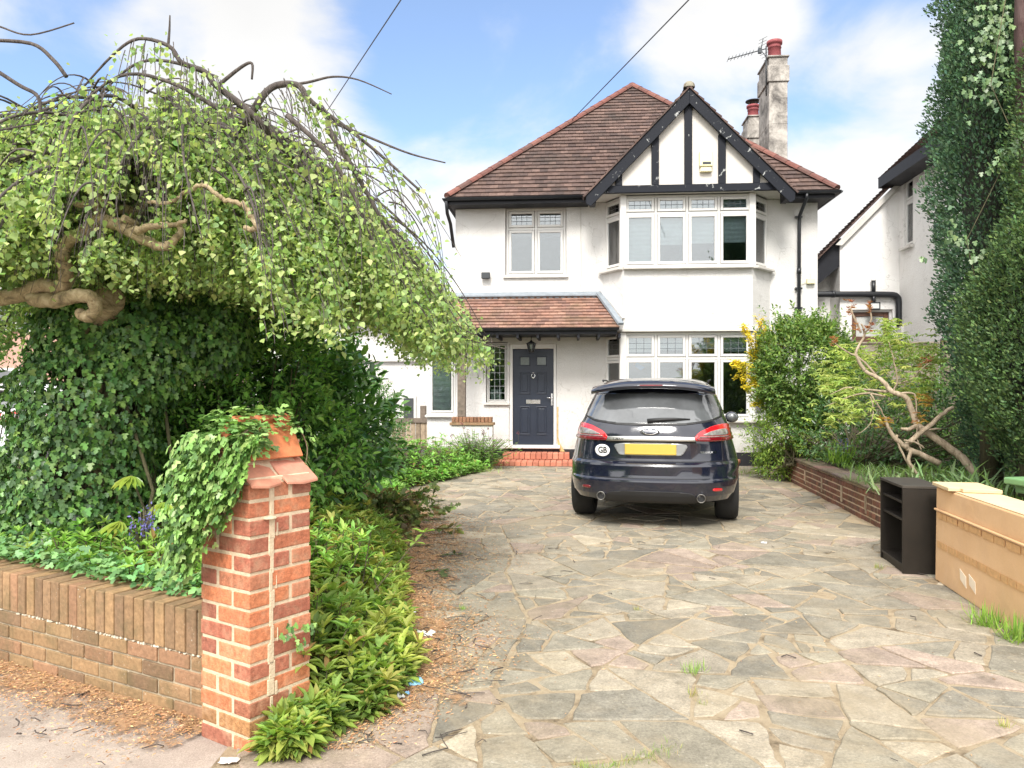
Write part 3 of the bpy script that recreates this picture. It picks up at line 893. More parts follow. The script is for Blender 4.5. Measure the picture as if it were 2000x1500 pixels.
gutter((EL-.03, EF-.045, EZ-.03), (2.72, EF-.045, EZ-.03)); gutter((6.76, EF-.045, EZ-.03), (ER+.06, EF-.045, EZ-.03))
gutter((ER+.05, EF-.05, EZ-.032), (ER+.05, EB, EZ-.03)); gutter((EL-.05, EB, EZ-.032), (EL-.05, EF-.05, EZ-.03))
mb.build("gutter", MT['black'], house)
# downpipe
mb = MB()
mb.tube([(7.07, EF-.045, EZ-.07), (7.07, EF-.045, EZ-.16), (7.05, -0.09, EZ-.42), (7.05, -0.06, EZ-.55), (7.03, -0.06, 0.05)], 0.036, 10)
for z in (5.0, 3.55, 3.15, 2.0): mb.box((6.97, -0.075, z), (7.11, -0.003, z+0.035))
mb.tube([(7.045, -0.06, 3.86), (7.045, -0.06, 3.98)], 0.045, 10)
mb.build("downpipe", MT['black'], house)
mb = MB()
mb.tube([(-0.12, -.5, 5.38), (-0.12, -.35, 5.15), (-0.1, -0.06, 5.0), (-0.03, -0.06, 4.5)], 0.036, 10)
mb.build("downpipe", MT['black'], house)

# ---------------- timbered gable
mb = MB()
gy = -0.76
sl = (GZ-5.32)/(GX-2.70)
mb.prism([(2.86, 5.415), (6.60, 5.415), (GX, GZ-0.05)], 1, gy, gy+0.12)
gp = mb.build("gable_panel", m_plain("cream_gable_render", (0.60, 0.565, 0.52), 0.85, var=0.05, vs=2, bmp=0.3, bs_scale=60), house)
mb = MB()
mb.prism([(2.90, 5.385), (6.56, 5.385), (6.56, 5.53), (2.90, 5.53)], 1, gy-.062, gy+.02)
for x, w in ((3.37, .13), (4.08, .145), (4.72, .15), (5.37, .145), (6.03, .13)):
    zt = GZ-0.10-abs(x-GX)*sl
    mb.prism([(x-w/2, 5.531), (x+w/2, 5.531), (x+w/2, zt-max(0, (x-GX))*0), (x-w/2, zt)], 1, gy-.052, gy+.02)
gb = mb.build("gable_timber", MT['timber'], house, 0.006)
mb = MB()
bw = 0.30
def barge(side):
    # side -1 left, +1 right
    x0 = GX; x1 = GX+side*2.01
    top = lambda x: GZ-0.015-abs(x-GX)*sl
    mb.prism([(x0, top(x0)), (x1, top(x1)), (x1-side*0.01, top(x1)-0.16), (x1-side*0.10, top(x1)-0.21), (x0, top(x0)-0.30)], 1, GF+.02, GF+.075)
barge(-1); barge(1)
mb.build("bargeboard", MT['timber'], house, 0.005)
mb = MB()
mb.prism([(GX-2.0, gy+.03), (GX+2.0, gy+.03), (GX+2.0, -0.003), (GX-2.0, -0.003)], 2, 5.405, 5.412)
for s in (-1, 1): pass
mb.build("soffit", MT['sill'], house)
mb = MB()
mb.box((2.80, GF+.08, 5.19), (2.92, -.46, 5.40)); mb.build("gable_bracket", MT['blackpaint'], house, 0.01)
mb = MB(); mb.box((6.56, GF+.08, 5.19), (6.68, -.46, 5.40))
mb.build("gable_bracket", MT['blackpaint'], house, 0.01)
mb = MB(); mb.lathe([(0.0, 0.06), (0.06, 0.055), (0.10, 0.02), (0.115, -0.06)], 12, c=(GX, GF+.10, GZ+0.07))
mb.build("ridge_end", m_plain("lichened_mortar", (0.26, 0.24, 0.18), 0.95, var=0.4), roof)
# alarm box
mb = MB()
mb.prism([(4.93, 5.86), (5.18, 5.86), (5.185, 6.16), (4.925, 6.16)], 1, gy-.11, gy-.002)
mb.prism([(4.935, 5.76), (5.175, 5.76), (5.155, 5.855), (4.955, 5.855)], 1, gy-.09, gy-.002)
al = mb.build("alarm_box", MT['alarm'], house, 0.015, 2)
mb = MB(); mb.box((4.985, gy-.114, 5.895), (5.145, gy-.1105, 5.945)); mb.build("alarm_strip", MT['darkgrey'], al)

# ---------------- porch roof
mb = MB()
pc = [(0.25, 0.14, 0.105), (0.22, 0.125, 0.096), (0.28, 0.165, 0.125), (0.20, 0.12, 0.098), (0.25, 0.15, 0.118)]
tiled(mb, [(-0.15, -0.98, 2.73), (3.36, -0.98, 2.73), (2.98, 0.0, 3.48), (-0.15, 0.0, 3.48)], pc, rr, 0.165, 0.115, 0.030)
pr_ = mb.build("porch_roof", MT['porchtile'], house)
mb = MB()
for i in range(24): mb.prism([(-0.1+i*0.128, 3.40), (0.02+i*0.128, 3.40), (-0.04+i*0.128, 3.46)], 1, -0.11, -0.06)
mb.prism([(0.0, 3.40), (-0.16, 3.45), (-0.16, 3.475), (0.0, 3.56)], 0, -0.15, 3.02)
mb.bar((3.0, -0.10, 3.50), (3.40, -0.99, 2.79), 0.12, 0.05)
mb.build("lead_flashing", MT['lead'], pr_)
mb = MB()
mb.box((-0.2, -0.012, 3.555), (3.09, 0.0, 3.64)); mb.box((3.02, -0.05, 3.45), (3.09, -0.003, 3.56))
mb.bar((3.05, -0.06, 3.60), (3.47, -0.62, 2.92), 0.07, 0.05)
mb.build("render_drip", MT['render'], house)
mb = MB()
mb.box((-0.15, -0.96, 2.60), (3.33, -0.93, 2.72))
for i in range(9): mb.box((0.15+i*0.40, -0.95, 2.53), (0.20+i*0.40, -0.01, 2.60))
mb.box((-0.12, -0.92, 2.602), (3.33, -0.01, 2.615))
mb.build("porch_fascia", MT['blackpaint'], pr_)
mb = MB(); gutter((-0.2, -1.02, 2.715), (3.36, -1.02, 2.715), 0.055); mb.build("porch_gutter", MT['black'], pr_)
mb = MB(); mb.box((0.17, -0.88, 0.967), (0.33, -0.76, 2.60)); mb.build("porch_post", MT['oldwood'], house, 0.008)
# lantern under the porch
lan = MB()
cx, cy = 1.62, -0.42
lan.tube([(cx, cy, 2.60), (cx, cy, 2.52)], 0.008, 6)
lan.lathe([(0.01, 0.19), (0.03, 0.165), (0.115, 0.115), (0.10, 0.11)], 6, c=(cx, cy, 2.33))
lan.lathe([(0.0, 0.0), (0.055, 0.0), (0.06, 0.02)], 6, c=(cx, cy, 2.27))
for k in range(6):
    a = 2*PI*k/6; lan.bar((cx+.058*math.cos(a), cy+.058*math.sin(a), 2.285), (cx+.09*math.cos(a), cy+.09*math.sin(a), 2.445), 0.01)
L_ = lan.build("porch_lantern", MT['black'], house)
mb = MB(); mb.lathe([(0.052, 0), (0.084, 0.155)], 6, c=(cx, cy, 2.287)); mb.build("lantern_pane", MT['glass'], L_)
# floodlight on the wall, telephone box, cable
mb = MB(); mb.box((0.56, -0.14, 3.83), (0.74, -0.05, 3.96)); mb.box((0.63, -0.05, 3.88), (0.67, -0.003, 3.92)); mb.build("floodlight", MT['darkgrey'], house, 0.01)
mb = MB(); mb.box((7.20, -0.09, 3.66), (7.36, -0.003, 3.76)); mb.tube([(7.28, -0.04, 3.76), (7.28, -0.04, 3.92)], 0.006, 6)
mb.tube([(7.20, -0.03, 3.70), (7.10, -0.02, 3.66), (7.06, -0.02, 3.55)], 0.006, 5); mb.build("junction_box", MT['alarm'], house, 0.006)
mb = MB(); mb.tube(smooth_path([(2.62, -0.012, 5.3), (2.63, -0.012, 4.6), (2.64, -0.012, 3.9), (2.62, -0.012, 3.64)]), 0.007, 5); mb.build("wall_cable", MT['sill'], house)

# ---------------- chimneys
def stack(x0, x1, y0, y1, zb, zt, pot, cowl):
    mb = MB()
    mb.box((x0, y0, zb), (x1, y1, zt-0.62))
    e = 0.035
    mb.box((x0-e, y0-e, zt-0.62), (x1+e, y1+e, zt-0.24)); mb.box((x0, y0, zt-0.24), (x1, y1, zt-0.04)); mb.box((x0-e, y0-e, zt-0.04), (x1+e, y1+e, zt))
    mb.box((x0-.006, y0-.006, zt-1.62), (x1+.006, y1+.006, zt-1.60))
    c = mb.build("chimney", MT['chim'], roof, 0.012)
    mb = MB()
    px, py, r, h = pot
    mb.lathe([(r*1.02, 0), (r*0.94, h*0.62), (r*1.05, h*0.64), (r*0.98, h*0.70), (r*0.98, h*0.82), (r*1.18, h*0.84), (r*1.18, h), (r*0.85, h), (r*0.85, h*.5)], 18, c=(px, py, zt))
    mb.build("chimney_pot", MT['pot'], roof)
    if cowl:
        mb = MB(); mb.lathe([(0.0, 0.17), (r*1.35, 0.13), (r*1.38, 0.11), (0, 0.13)], 16, c=(px, py, zt+h))
        for k in range(4):
            a = k*PI/2+.4; mb.bar((px+r*.8*math.cos(a), py+r*.8*math.sin(a), zt+h-.02), (px+r*.8*math.cos(a), py+r*.8*math.sin(a), zt+h+.12), 0.014)
        mb.build("chimney_cowl", MT['darkgrey'], roof)
    return c
stack(7.10, 7.53, 2.55, 3.55, 5.3, 9.42, (7.30, 2.85, 0.155, 0.46), False)
stack(7.17, 7.60, 5.0, 5.7, 5.3, 8.88, (7.36, 5.3, 0.15, 0.36), True)
# television aerial strapped to the front stack
mb = MB()
ax, ay = 7.05, 2.62
mb.tube([(ax, ay, 8.5), (ax, ay, 9.68)], 0.016, 8)
a = Vector((ax, ay, 9.62)); b = Vector((6.08, 2.2, 9.22))
mb.tube([a, b], 0.012, 6)
d = (b-a); side = Vector((0.30, -0.75, -0.1)).normalized(); up = d.cross(side).normalized()
for t in np.linspace(0.36, 1.0, 8): mb.tube([a+d*t-(up*.5+side*.8)*0.085, a+d*t+(up*.5+side*.8)*0.085], 0.006, 5)
for s in (-1, 1):
    mb.tube([a+d*0.13+up*s*0.02, a+d*0.02+up*s*0.24], 0.01, 5)
    for t in (0.4, 0.7, 1.0): mb.tube([a+d*(0.13-.11*t)+up*s*.24*t-side*.16, a+d*(0.13-.11*t)+up*s*.24*t+side*.16], 0.005, 5)
mb.box((a.x-.20, ay-.10, 9.49), (a.x-.12, ay-.02, 9.61))
mb.build("television_aerial", MT['darkgrey'], roof)

# ------------------------------------------------------------------ the house next door, on higher ground to the right
nb = empty("neighbouring_house", (0, 0, 0), 0, "plain white neighbouring house with steep catslide roof edge, black drainpipe and brown side door", "house")
nr = Matrix.Translation((9.57, 19.0, 0)) @ Matrix.Rotation(-R(5.3), 4, 'Z')      # origin: corner of the two walls
def nbuild(mb, name, mat, parent=nb, **k): return mb.build(name, mat, parent, **k)
mb = MB(); mb.M = nr
# front-facing catslide wall with door opening, flank towards the street
holed = [(-1.16, -0.16, 1.4, 3.50)]
def cat_top(x): return 6.62 + 1.02*x
xs = [-1.42, -1.16, -0.16, 0.0]
for i in range(3):
    a, b = xs[i], xs[i+1]; z0 = 3.50 if i == 1 else 0.4
    mb.prism([(a, z0), (b, z0), (b, cat_top(b)), (a, cat_top(a))], 1, 0, 0.25)
mb.prism([(-3.4, 0.4), (-1.42, 0.4), (-1.42, 5.05), (-3.4, 3.1)], 1, 0.75, 1.0)
mb.prism([(-1.42, 0.25), (-1.20, 0.25), (-1.20, 0.76), (-1.42, 0.76)], 2, 0.4, 5.0)
# flank: holes for the slim window
def flank(y0, y1, z0, z1): mb.box((0.0, y0, z0), (0.22, y1, z1))
flank(-0.25, 0.0, 0.4, 6.95); flank(-0.80, -0.25, 0.4, 4.95); flank(-0.80, -0.25, 6.62, 6.95); flank(-7.5, -0.80, 0.4, 6.95)
mb.box((0.22, -7.5, 0.4), (5, -7.28, 6.95))
nbuild(mb, "wall", MT['render2'])
mb = MB()
rr = random.Random(77)
W = lambda x, y, z: tuple(nr @ Vector((x, y, z)))
tiled(mb, [W(-3.3, -0.12, 3.42), W(-3.3, .65, 3.42), W(0.1, .65, 6.88), W(0.1, -0.12, 6.88)], roofc, rr, 0.165, 0.11)
tiled(mb, [W(-0.42, -7.8, 6.78), W(-0.42, 0.15, 6.78), W(3.6, 0.15, 10.6), W(3.6, -7.8, 10.6)], roofc, rr, 0.165, 0.11)
nroof = nbuild(mb, "roof", MT['tile'])
mb = MB(); mb.M = nr
mb.prism([(-1.55, 5.10), (0.03, 6.72), (0.03, 6.56), (-1.40, 5.08)], 1, -0.10, -0.05)
nbuild(mb, "verge_board", MT['sill'], nroof)
mb = MB(); mb.M = nr
mb.prism([(-3.3, 3.38), (-1.38, 5.30), (-1.38, 4.62), (-3.3, 2.95)], 1, 0.05, 0.74)
mb.box((-0.46, -7.8, 6.52), (-0.43, 0.12, 6.79)); mb.box((-0.43, -7.8, 6.52), (0.0, 0.12, 6.55)); mb.prism([(-0.43, 6.55), (0.22, 6.55), (0.22, 7.3), (-0.43, 6.75)], 1, 0.08, 0.12)
nbuild(mb, "fascia", MT['blackpaint'], nroof)
fr, gl, sl = MB(), MB(), MB()
Mw = nr @ Matrix(((0, 1, 0, 0.0), (-1, 0, 0, -0.25), (0, 0, 1, 0), (0, 0, 0, 1)))
for b in (fr, gl, sl): b.M = Mw
window_unit(fr, gl, MB(), 0.55, 4.95, 6.62, 6.06, 1, False)
sl.box((-0.05, -0.10, 4.89), (0.60, 0.1, 4.948))
f = fr.build("window", MT['upvc'], nb, 0.006); gl.build("pane", MT['glass'], f); sl.build("sill", MT['sill'], f)
mb = MB(); mb.M = nr
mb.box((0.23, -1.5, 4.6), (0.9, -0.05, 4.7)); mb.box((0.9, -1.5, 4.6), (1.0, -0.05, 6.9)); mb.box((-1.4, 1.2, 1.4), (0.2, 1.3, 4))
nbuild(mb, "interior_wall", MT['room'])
mb = MB(); mb.M = nr
mb.box((-1.10, 0.12, 1.4), (-0.99, 0.2, 3.44)); mb.box((-0.33, 0.12, 1.4), (-0.22, 0.2, 3.44)); mb.box((-0.99, 0.12, 3.34), (-0.33, 0.2, 3.44))
mb.box((-0.99, 0.12, 2.62), (-0.33, 0.2, 2.84)); mb.box((-0.99, 0.12, 1.4), (-0.33, 0.2, 1.9))
mb.prism([(-0.99, 2.56), (-0.33, 2.56), (-0.33, 2.62), (-0.99, 2.62)], 1, 0.13, 0.19)
dr = nbuild(mb, "side_door", MT['brown_door'], bevel=0.006)
mb = MB(); mb.M = nr
mb.box((-0.99, 0.15, 2.84), (-0.33, 0.16, 3.34)); mb.box((-0.99, 0.15, 1.9), (-0.33, 0.16, 2.56)); nbuild(mb, "door_pane", m_plain("frosted_door_glass", (0.50, 0.51, 0.49), 0.3, var=0.2, vs=40), dr)
mb = MB(); mb.M = nr
mb.box((-1.16, 0.08, 1.4), (-1.105, 0.24, 3.50)); mb.box((-0.215, 0.08, 1.4), (-0.16, 0.24, 3.50)); mb.box((-1.105, 0.08, 3.445), (-0.215, 0.24, 3.50))
nbuild(mb, "door_frame", MT['upvc'])
mb = MB(); mb.M = nr
mb.tube(smooth_path([(-2.6, -0.10, 3.88), (-1.2, -0.10, 3.87), (-0.30, -0.10, 3.85), (-0.10, -0.10, 3.80), (-0.055, -0.10, 3.65), (-0.05, -0.10, 3.4), (-0.05, -0.10, 3.08)], 5), 0.075, 12)
mb.tube([(-1.65, -0.10, 3.878), (-1.57, -0.10, 3.876)], 0.088, 12)
mb.tube([(-0.65, -0.10, 3.87), (-0.65, -0.10, 4.20)], 0.05, 10); mb.tube([(-0.65, -.1, 3.86), (-0.65, -.1, 3.62)], 0.05, 8)
nbuild(mb, "drain_pipe", MT['black'])
mb = MB(); mb.M = nr; mb.lathe([(0.06, 0), (0.06, .05), (0.0, .09)], 10, c=(-0.65, -.1, 4.2)); nbuild(mb, "pipe_cowl", MT['upvc'])
mb = MB(); mb.M = nr; mb.box((-0.78, -0.20, 3.47), (-0.52, -0.12, 3.66)); mb.box((-0.67, -0.12, 3.5), (-0.63, 0.0, 3.55)); fl = nbuild(mb, "floodlight", MT['darkgrey'], bevel=0.01)
mb = MB(); mb.M = nr; mb.box((-0.745, -0.204, 3.505), (-0.555, -0.2005, 3.625)); nbuild(mb, "floodlight_lens", m_plain("floodlight_lens", (0.6, 0.62, 0.62), 0.2), fl)
mb = MB(); mb.M = nr; mb.box((-0.06, -0.26, 2.62), (0.34, -0.01, 3.06)); nbuild(mb, "meter_box", MT['upvc'], bevel=0.01)

# ------------------------------------------------------------------ house glimpsed on the left of the drive
lh = empty("house_beyond_gate", (0, 0, 0), 0, "low white rendered building seen behind the weathered wooden gate", "house")
mb = MB(); 
mb.box((-7.0, 21.0, 0), (-2.05, 21.25, 3.5)); mb.box((-2.05, 21.8, 0), (-1.0, 22.0, 3.5))
wl_ = mb.build("wall", MT['render'], lh)
mb = MB(); mb.box((-7.1, 20.9, 2.28), (-2.0, 20.995, 2.36)); mb.build("wall_band", MT['sill'], lh)
mb = MB(); mb.box((-3.0, 20.95, 0.65), (-2.62, 20.998, 1.35)); w_ = mb.build("window", MT['upvc'], lh)
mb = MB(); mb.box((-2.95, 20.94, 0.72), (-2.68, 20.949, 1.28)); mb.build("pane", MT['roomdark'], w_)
mb = MB(); mb.box((-1.98, 21.5, 1.55), (-1.55, 21.79, 1.95)); mb.box((-1.80, 21.6, 1.40), (-1.74, 21.64, 1.55)); mb.build("vent_box", MT['darkgrey'], lh)
mb = MB()
tiled(mb, [(-7.3, 20.6, 3.45), (-1.6, 20.6, 3.45), (-3.0, 24, 4.6), (-5.5, 24, 4.6)], roofc, random.Random(6), 0.3, 0.2); mb.build("roof", MT['tile'], lh)

# wooden gate beside the house
gate = empty("wooden_gate", (-2.35, 16.6, 0), -PHI, "weathered grey boarded gate between the shrubs and the house corner", "gate")
gr_ = random.Random(9)
mb = MB()
for i in range(9):
    x = -0.25+i*0.105; g = gr_.uniform(.75, 1.2)
    mb.box((x, 0, 0.03), (x+0.096, 0.02, 0.86+gr_.uniform(-.008, .008)), (0.30*g, 0.235*g, 0.165*g))
mb.build("boards", m_attr("weathered_fence_board", 0.95, 0.4, 12, 0.5, 60, dirt=(0.16, 0.12, 0.085), dirt_amt=0.5), gate, 0.004)
mb = MB(); mb.box((-0.28, -0.035, 0.80), (0.72, -0.003, 0.90)); mb.box((-0.28, 0.022, 0.2), (0.72, 0.06, 0.28)); mb.build("rail", MT['oldwood'], gate)
mb = MB(); mb.box((0.70, -0.03, 0), (0.78, 0.06, 0.96)); mb.box((0.36, 0.06, 0.0), (0.48, 0.16, 1.16)); mb.build("post", MT['oldwood'], gate)

# garden fence behind the shrubs on the right
fence = empty("panel_fence", (6.75, 15.35, 0.35), R(-4), "weathered timber panel fence below the neighbour's brown door", "fence")
fmat = m_attr("grey_fence_slat", 0.95, 0.4, 10, 0.5, 60, dirt=(0.13, 0.11, 0.085), dirt_amt=0.5)
for k in range(3):
    mb = MB()
    for j in range(14):
        g = gr_.uniform(.75, 1.15); y = gr_.uniform(-.006, .006)
        mb.box((k*1.75+0.09, y, 0.12+j*0.14), (k*1.75+1.70, y+0.018, 0.12+j*0.14+0.135), (0.25*g, 0.21*g, 0.165*g))
    mb.box((k*1.75+0.09, -0.03, 2.08), (k*1.75+1.70, 0.04, 2.11), (0.27, 0.23, 0.18))
    mb.build("fence_panel", fmat, fence)
    mb = MB(); mb.box((k*1.75, -0.05, 0), (k*1.75+0.088, 0.05, 2.16)); mb.build("post", MT['oldwood'], fence)

# ------------------------------------------------------------------ brick gate pillar
PZ = math.atan2(PU.y, PU.x)             # local x along the right-hand face, local y along the left-hand face
pil = empty("brick_gate_pillar", (PA.x, PA.y, -0.02), PZ, "square red brick gate pillar capped with orange clay tiles, half draped in ivy", "pillar")
br = random.Random(31)
bcol = [(0.46, 0.160, 0.078), (0.52, 0.190, 0.090), (0.40, 0.140, 0.075), (0.33, 0.115, 0.072), (0.55, 0.225, 0.115), (0.44, 0.175, 0.098), (0.28, 0.105, 0.068)]
mb = MB(); mm = MB()
S = 0.328; CH = 0.0755; NC = 15
mm.box((0.0035, 0.0035, -0.05), (S-0.0035, S-0.0035, NC*CH+0.02))
def brickbox(a, b, low):
    c = br.choice(bcol); g = br.uniform(.85, 1.15)
    if low: c = tuple(x*(1-low)+y*low for x, y in zip(c, (0.27, 0.17, 0.07)))
    j = lambda: br.uniform(-.0022, .0022)
    mb.box((a[0]+j(), a[1]+j(), a[2]), (b[0]+j(), b[1]+j(), b[2]), tuple(k*g for k in c))
for r_ in range(NC):
    z0 = r_*CH+0.006; z1 = z0+0.0625; L = 0.215; h_ = 0.1025
    low = max(0, min(1, (0.33-z0)/0.3))*br.uniform(0, .9) if r_ < 5 else 0
    q = 0.0085
    if r_ % 2 == 0:
        brickbox((0, 0, z0), (L-q, h_, z1), low); brickbox((S-h_, 0, z0), (S, L-q, z1), low)
        brickbox((S-L+q, S-h_, z0), (S, S, z1), low); brickbox((0, S-L+q, z0), (h_, S, z1), low)
    else:
        brickbox((0, 0, z0), (h_, L-q, z1), low); brickbox((h_+2*q, 0, z0), (S, h_, z1), low)
        brickbox((S-h_, h_+2*q, z0), (S, S, z1), low); brickbox((0, S-h_, z0), (S-h_-2*q, S, z1), low)
mb.build("brickwork", MT['brick'], pil, 0.0045, 2)
# wide smeared joint down the right-hand face
for r_ in range(1, NC):
    w = br.uniform(0.008, 0.019); x = 0.112+br.uniform(-.004, .004)
    mm.box((x-w, -0.003, r_*CH-0.002+br.uniform(-.02, .0)), (x+w, 0.01, r_*CH+0.066))
    mm.box((x+.03-w*.5, -0.0025, r_*CH-.01), (x+.03+w*.3, 0.01, r_*CH+0.05)) if r_ % 3 == 0 else None
mm.lathe([(0.0, 0), (0.034, 0.003), (0.028, 0.012), (0, 0.016)], 10, c=(0.10, 0.0, NC*CH-0.16))
mm.build("mortar", MT['mortar'], pil, 0.003)
mb = MB()
zc = NC*CH
cc = [(0.50, 0.225, 0.155), (0.47, 0.20, 0.13), (0.53, 0.25, 0.18)]
def capt(x0, x1, s, c, drop=0.055):
    y0 = S/2-s*0.06; y1 = S/2+s*(S/2+0.030)
    v = []
    ch = [(x0, y0, zc+0.165), (x1, y0, zc+0.165), (x1+br.uniform(-.02, .0), y1-s*br.uniform(0, .02), zc-0.005), ((x0+x1)/2, y1+s*.004, zc-0.012), (x0+br.uniform(0, .02), y1-s*br.uniform(0, .02), zc-0.004)]
    n = len(ch)
    mb.add([(a, b, z) for a, b, z in ch]+[(a, b, z-0.016) for a, b, z in ch], [tuple(range(n)), tuple(range(2*n-1, n-1, -1))]+[(i, i+n, (i+1) % n+n, (i+1) % n) for i in range(n)], c)
for s in (-1, 1):
    capt(-0.01, 0.163, s, br.choice(cc)); capt(0.168, S+0.03, s, br.choice(cc))
mb.build("eaves_tile", MT['clay'], pil, 0.004)
mb = MB()
mb.prism([(S/2-0.13, zc+0.02), (S/2+0.13, zc+0.02), (S/2, zc+0.15)], 0, 0.03, S-0.02)
mb.build("cap_mortar", MT['mortar'], pil)
mb = MB()
orange = (0.52, 0.175, 0.075)
a, t = 0.090, 0.018
mb.prism([(S/2-a-t, zc+0.088), (S/2+a+t, zc+0.088), (S/2+(a+t)*.52, zc+0.185), (S/2, zc+0.255), (S/2-(a+t)*.52, zc+0.185)], 0, 0.005, S+0.012, orange)
mb.build("ridge_tile", MT['clay'], pil, 0.005)
mb = MB()
mb.tube([(0.02, S/2, zc+0.255), (0.26, S/2, zc+0.255)], 0.022, 10, (0.50, 0.16, 0.07))
mb.lathe([(0.0, -.02), (0.026, -.01), (0.028, .015), (0, .028)], 10, (0.40, 0.12, 0.055), c=(S-0.01, S/2, zc+0.255))
mb.build("ridge_roll", MT['clay'], pil)

# low boundary wall running back to the left of the pillar
wz = math.atan2(WALLDIR.y, WALLDIR.x)
lw = empty("low_brick_wall", (W0.x, W0.y, -0.02), wz, "low brown weathered brick boundary wall with a coping of bricks on edge", "wall")
# local x runs away from the pillar, local y towards the street is +y here
wcol = [(0.235, 0.148, 0.080), (0.20, 0.128, 0.072), (0.25, 0.158, 0.082), (0.18, 0.115, 0.068), (0.22, 0.145, 0.076), (0.235, 0.135, 0.078)]
mb = MB(); mm = MB()
LW = 7.5
mm.box((0, -0.21, -0.05), (LW, -0.008, 0.498))
for r_ in range(4):
    x = -0.02 if r_ % 2 else -0.13
    while x < LW:
        c = br.choice(wcol); g = br.uniform(.82, 1.1)
        x0 = max(x, 0.003)
        mb.box((x0, -0.1+br.uniform(-.003, .003), r_*0.0755+0.004), (x+0.2145, br.uniform(-.003, .003), r_*0.0755+0.0695), tuple(1.2*k*g for k in c))
        x += 0.225
x = 0.005
while x < LW:
    c = br.choice(wcol); g = br.uniform(.88, 1.15)
    mb.box((x, -0.216, 0.306), (x+0.0655, 0.003+br.uniform(-.003, .003), 0.515+br.uniform(-.004, .003)), tuple(1.2*k*g for k in c))
    x += 0.075
mb.build("brickwork", MT['brickold'], lw, 0.005, 2)
lj = MB(); x = 0.0
while x < LW:
    L = br.uniform(.004, .018)
    if br.uniform(0, 1) < .5: lj.box((x, -0.01, 0.299+br.uniform(-.004, .002)), (x+L, 0.0035, 0.303+br.uniform(0, .006)))
    x += L+br.uniform(0, .012)
lj.build("lime_joint", m_plain("crumbling_white_lime", (0.55, 0.50, 0.40), 0.95, var=0.35, vs=60), lw)
mm.build("mortar", MT['mortarold'], lw)

# raised bed wall along the right of the drive
rb0 = Vector((drive_right(13.2), 13.2)); rb1 = Vector((drive_right(7.0), 7.0))
rd = rb1-rb0
rw = empty("raised_bed_wall", (rb0.x, rb0.y, -0.02), math.atan2(rd.y, rd.x), "low stepped brick retaining wall holding the raised bed beside the drive", "wall")
mb = MB(); mm = MB(); cp = MB()
LR = rd.length
rcol = [(0.165, 0.072, 0.05), (0.14, 0.066, 0.048), (0.19, 0.088, 0.056), (0.125, 0.066, 0.05)]
HR = lambda x: 0.41 if x < 1.6 else 0.36+0.02*x
mm.box((0, -0.0, -0.05), (LR, 0.20, 0.36)); mm.box((0, 0.01, 0.36), (LR, 0.19, 0.40))
for r_ in range(5):
    x = 0 if r_ % 2 else -0.056
    while x < LR:
        c = br.choice(rcol); g = br.uniform(.8, 1.2)
        mb.box((max(x, 0)+.004, -0.008+br.uniform(-.003, .003), r_*0.0755+0.006), (min(x+0.099, LR), 0.1, r_*0.0755+0.064), tuple(1.15*k*g for k in c)); x += 0.1125
for k in range(5):
    xx = 1.5+k*0.95
    for q in range(2):
        mm.box((xx+q*.001, -0.0105, 0.10), (xx+0.075, -0.003, 0.30))
mb.build("brickwork", MT['brickold'], rw, 0.005)
mm.build("mortar", MT['mortar'], rw)
x = 0
while x < LR:
    L = br.uniform(.35, .55); st = 0.045 if x > 1.6 else 0.0
    cp.box((x, -0.04+br.uniform(-.008, .008), 0.402+st*0), (min(x+L-.01, LR), 0.235, 0.437+br.uniform(-.004, .004)), tuple(k*br.uniform(.8, 1.2) for k in (0.17, 0.135, 0.10))); x += L
cp.build("coping_slab", MT['brickold'], rw, 0.008)

# ------------------------------------------------------------------ things dumped on the drive
bc = empty("dark_bookcase", (3.19, 6.28, 0), math.atan2(0.63, 0.12), "small dark brown open bookcase standing beside the tan bed base", "bookcase")
# local x along the open front (away from the camera), local y to the left of it; the body lies at negative y
bwood = m_plain("dark_wenge_board", (0.018, 0.0145, 0.011), 0.5, var=0.25, vs=5, spec=0.3)
BL, BD, BH = 0.645, 0.31, 0.72
for x0, x1 in ((0, .022), (BL-.022, BL)):
    mb = MB(); mb.box((x0, -BD, 0), (x1, 0, BH-.024)); mb.build("side_panel", bwood, bc, 0.002)
mb = MB(); mb.box((-0.004, -BD, BH-.022), (BL+.004, 0.004, BH)); mb.build("top", m_plain("dusty_dark_board", (0.040, 0.033, 0.025), 0.55, var=0.25, vs=5), bc, 0.002)
for z in (0.055, 0.42, 0.565):
    mb = MB(); mb.box((0.0225, -BD+.012, z), (BL-.0225, -0.003 if z < .1 else -0.015, z+0.02)); mb.build("shelf", bwood, bc, 0.002)
mb = MB(); mb.box((0.0225, -BD, 0), (BL-.0225, -BD+.008, BH-.024)); mb.build("back_panel", bwood, bc)
mb = MB(); mb.box((0.0225, -0.03, 0.0), (BL-.0225, -0.012, 0.053)); mb.build("plinth_board", bwood, bc)

bb = empty("tan_bed_base", (3.30, 6.10, 0), math.atan2(-1.92, -0.34), "large tan divan bed base standing on its long side beside the dark bookcase", "bed base")
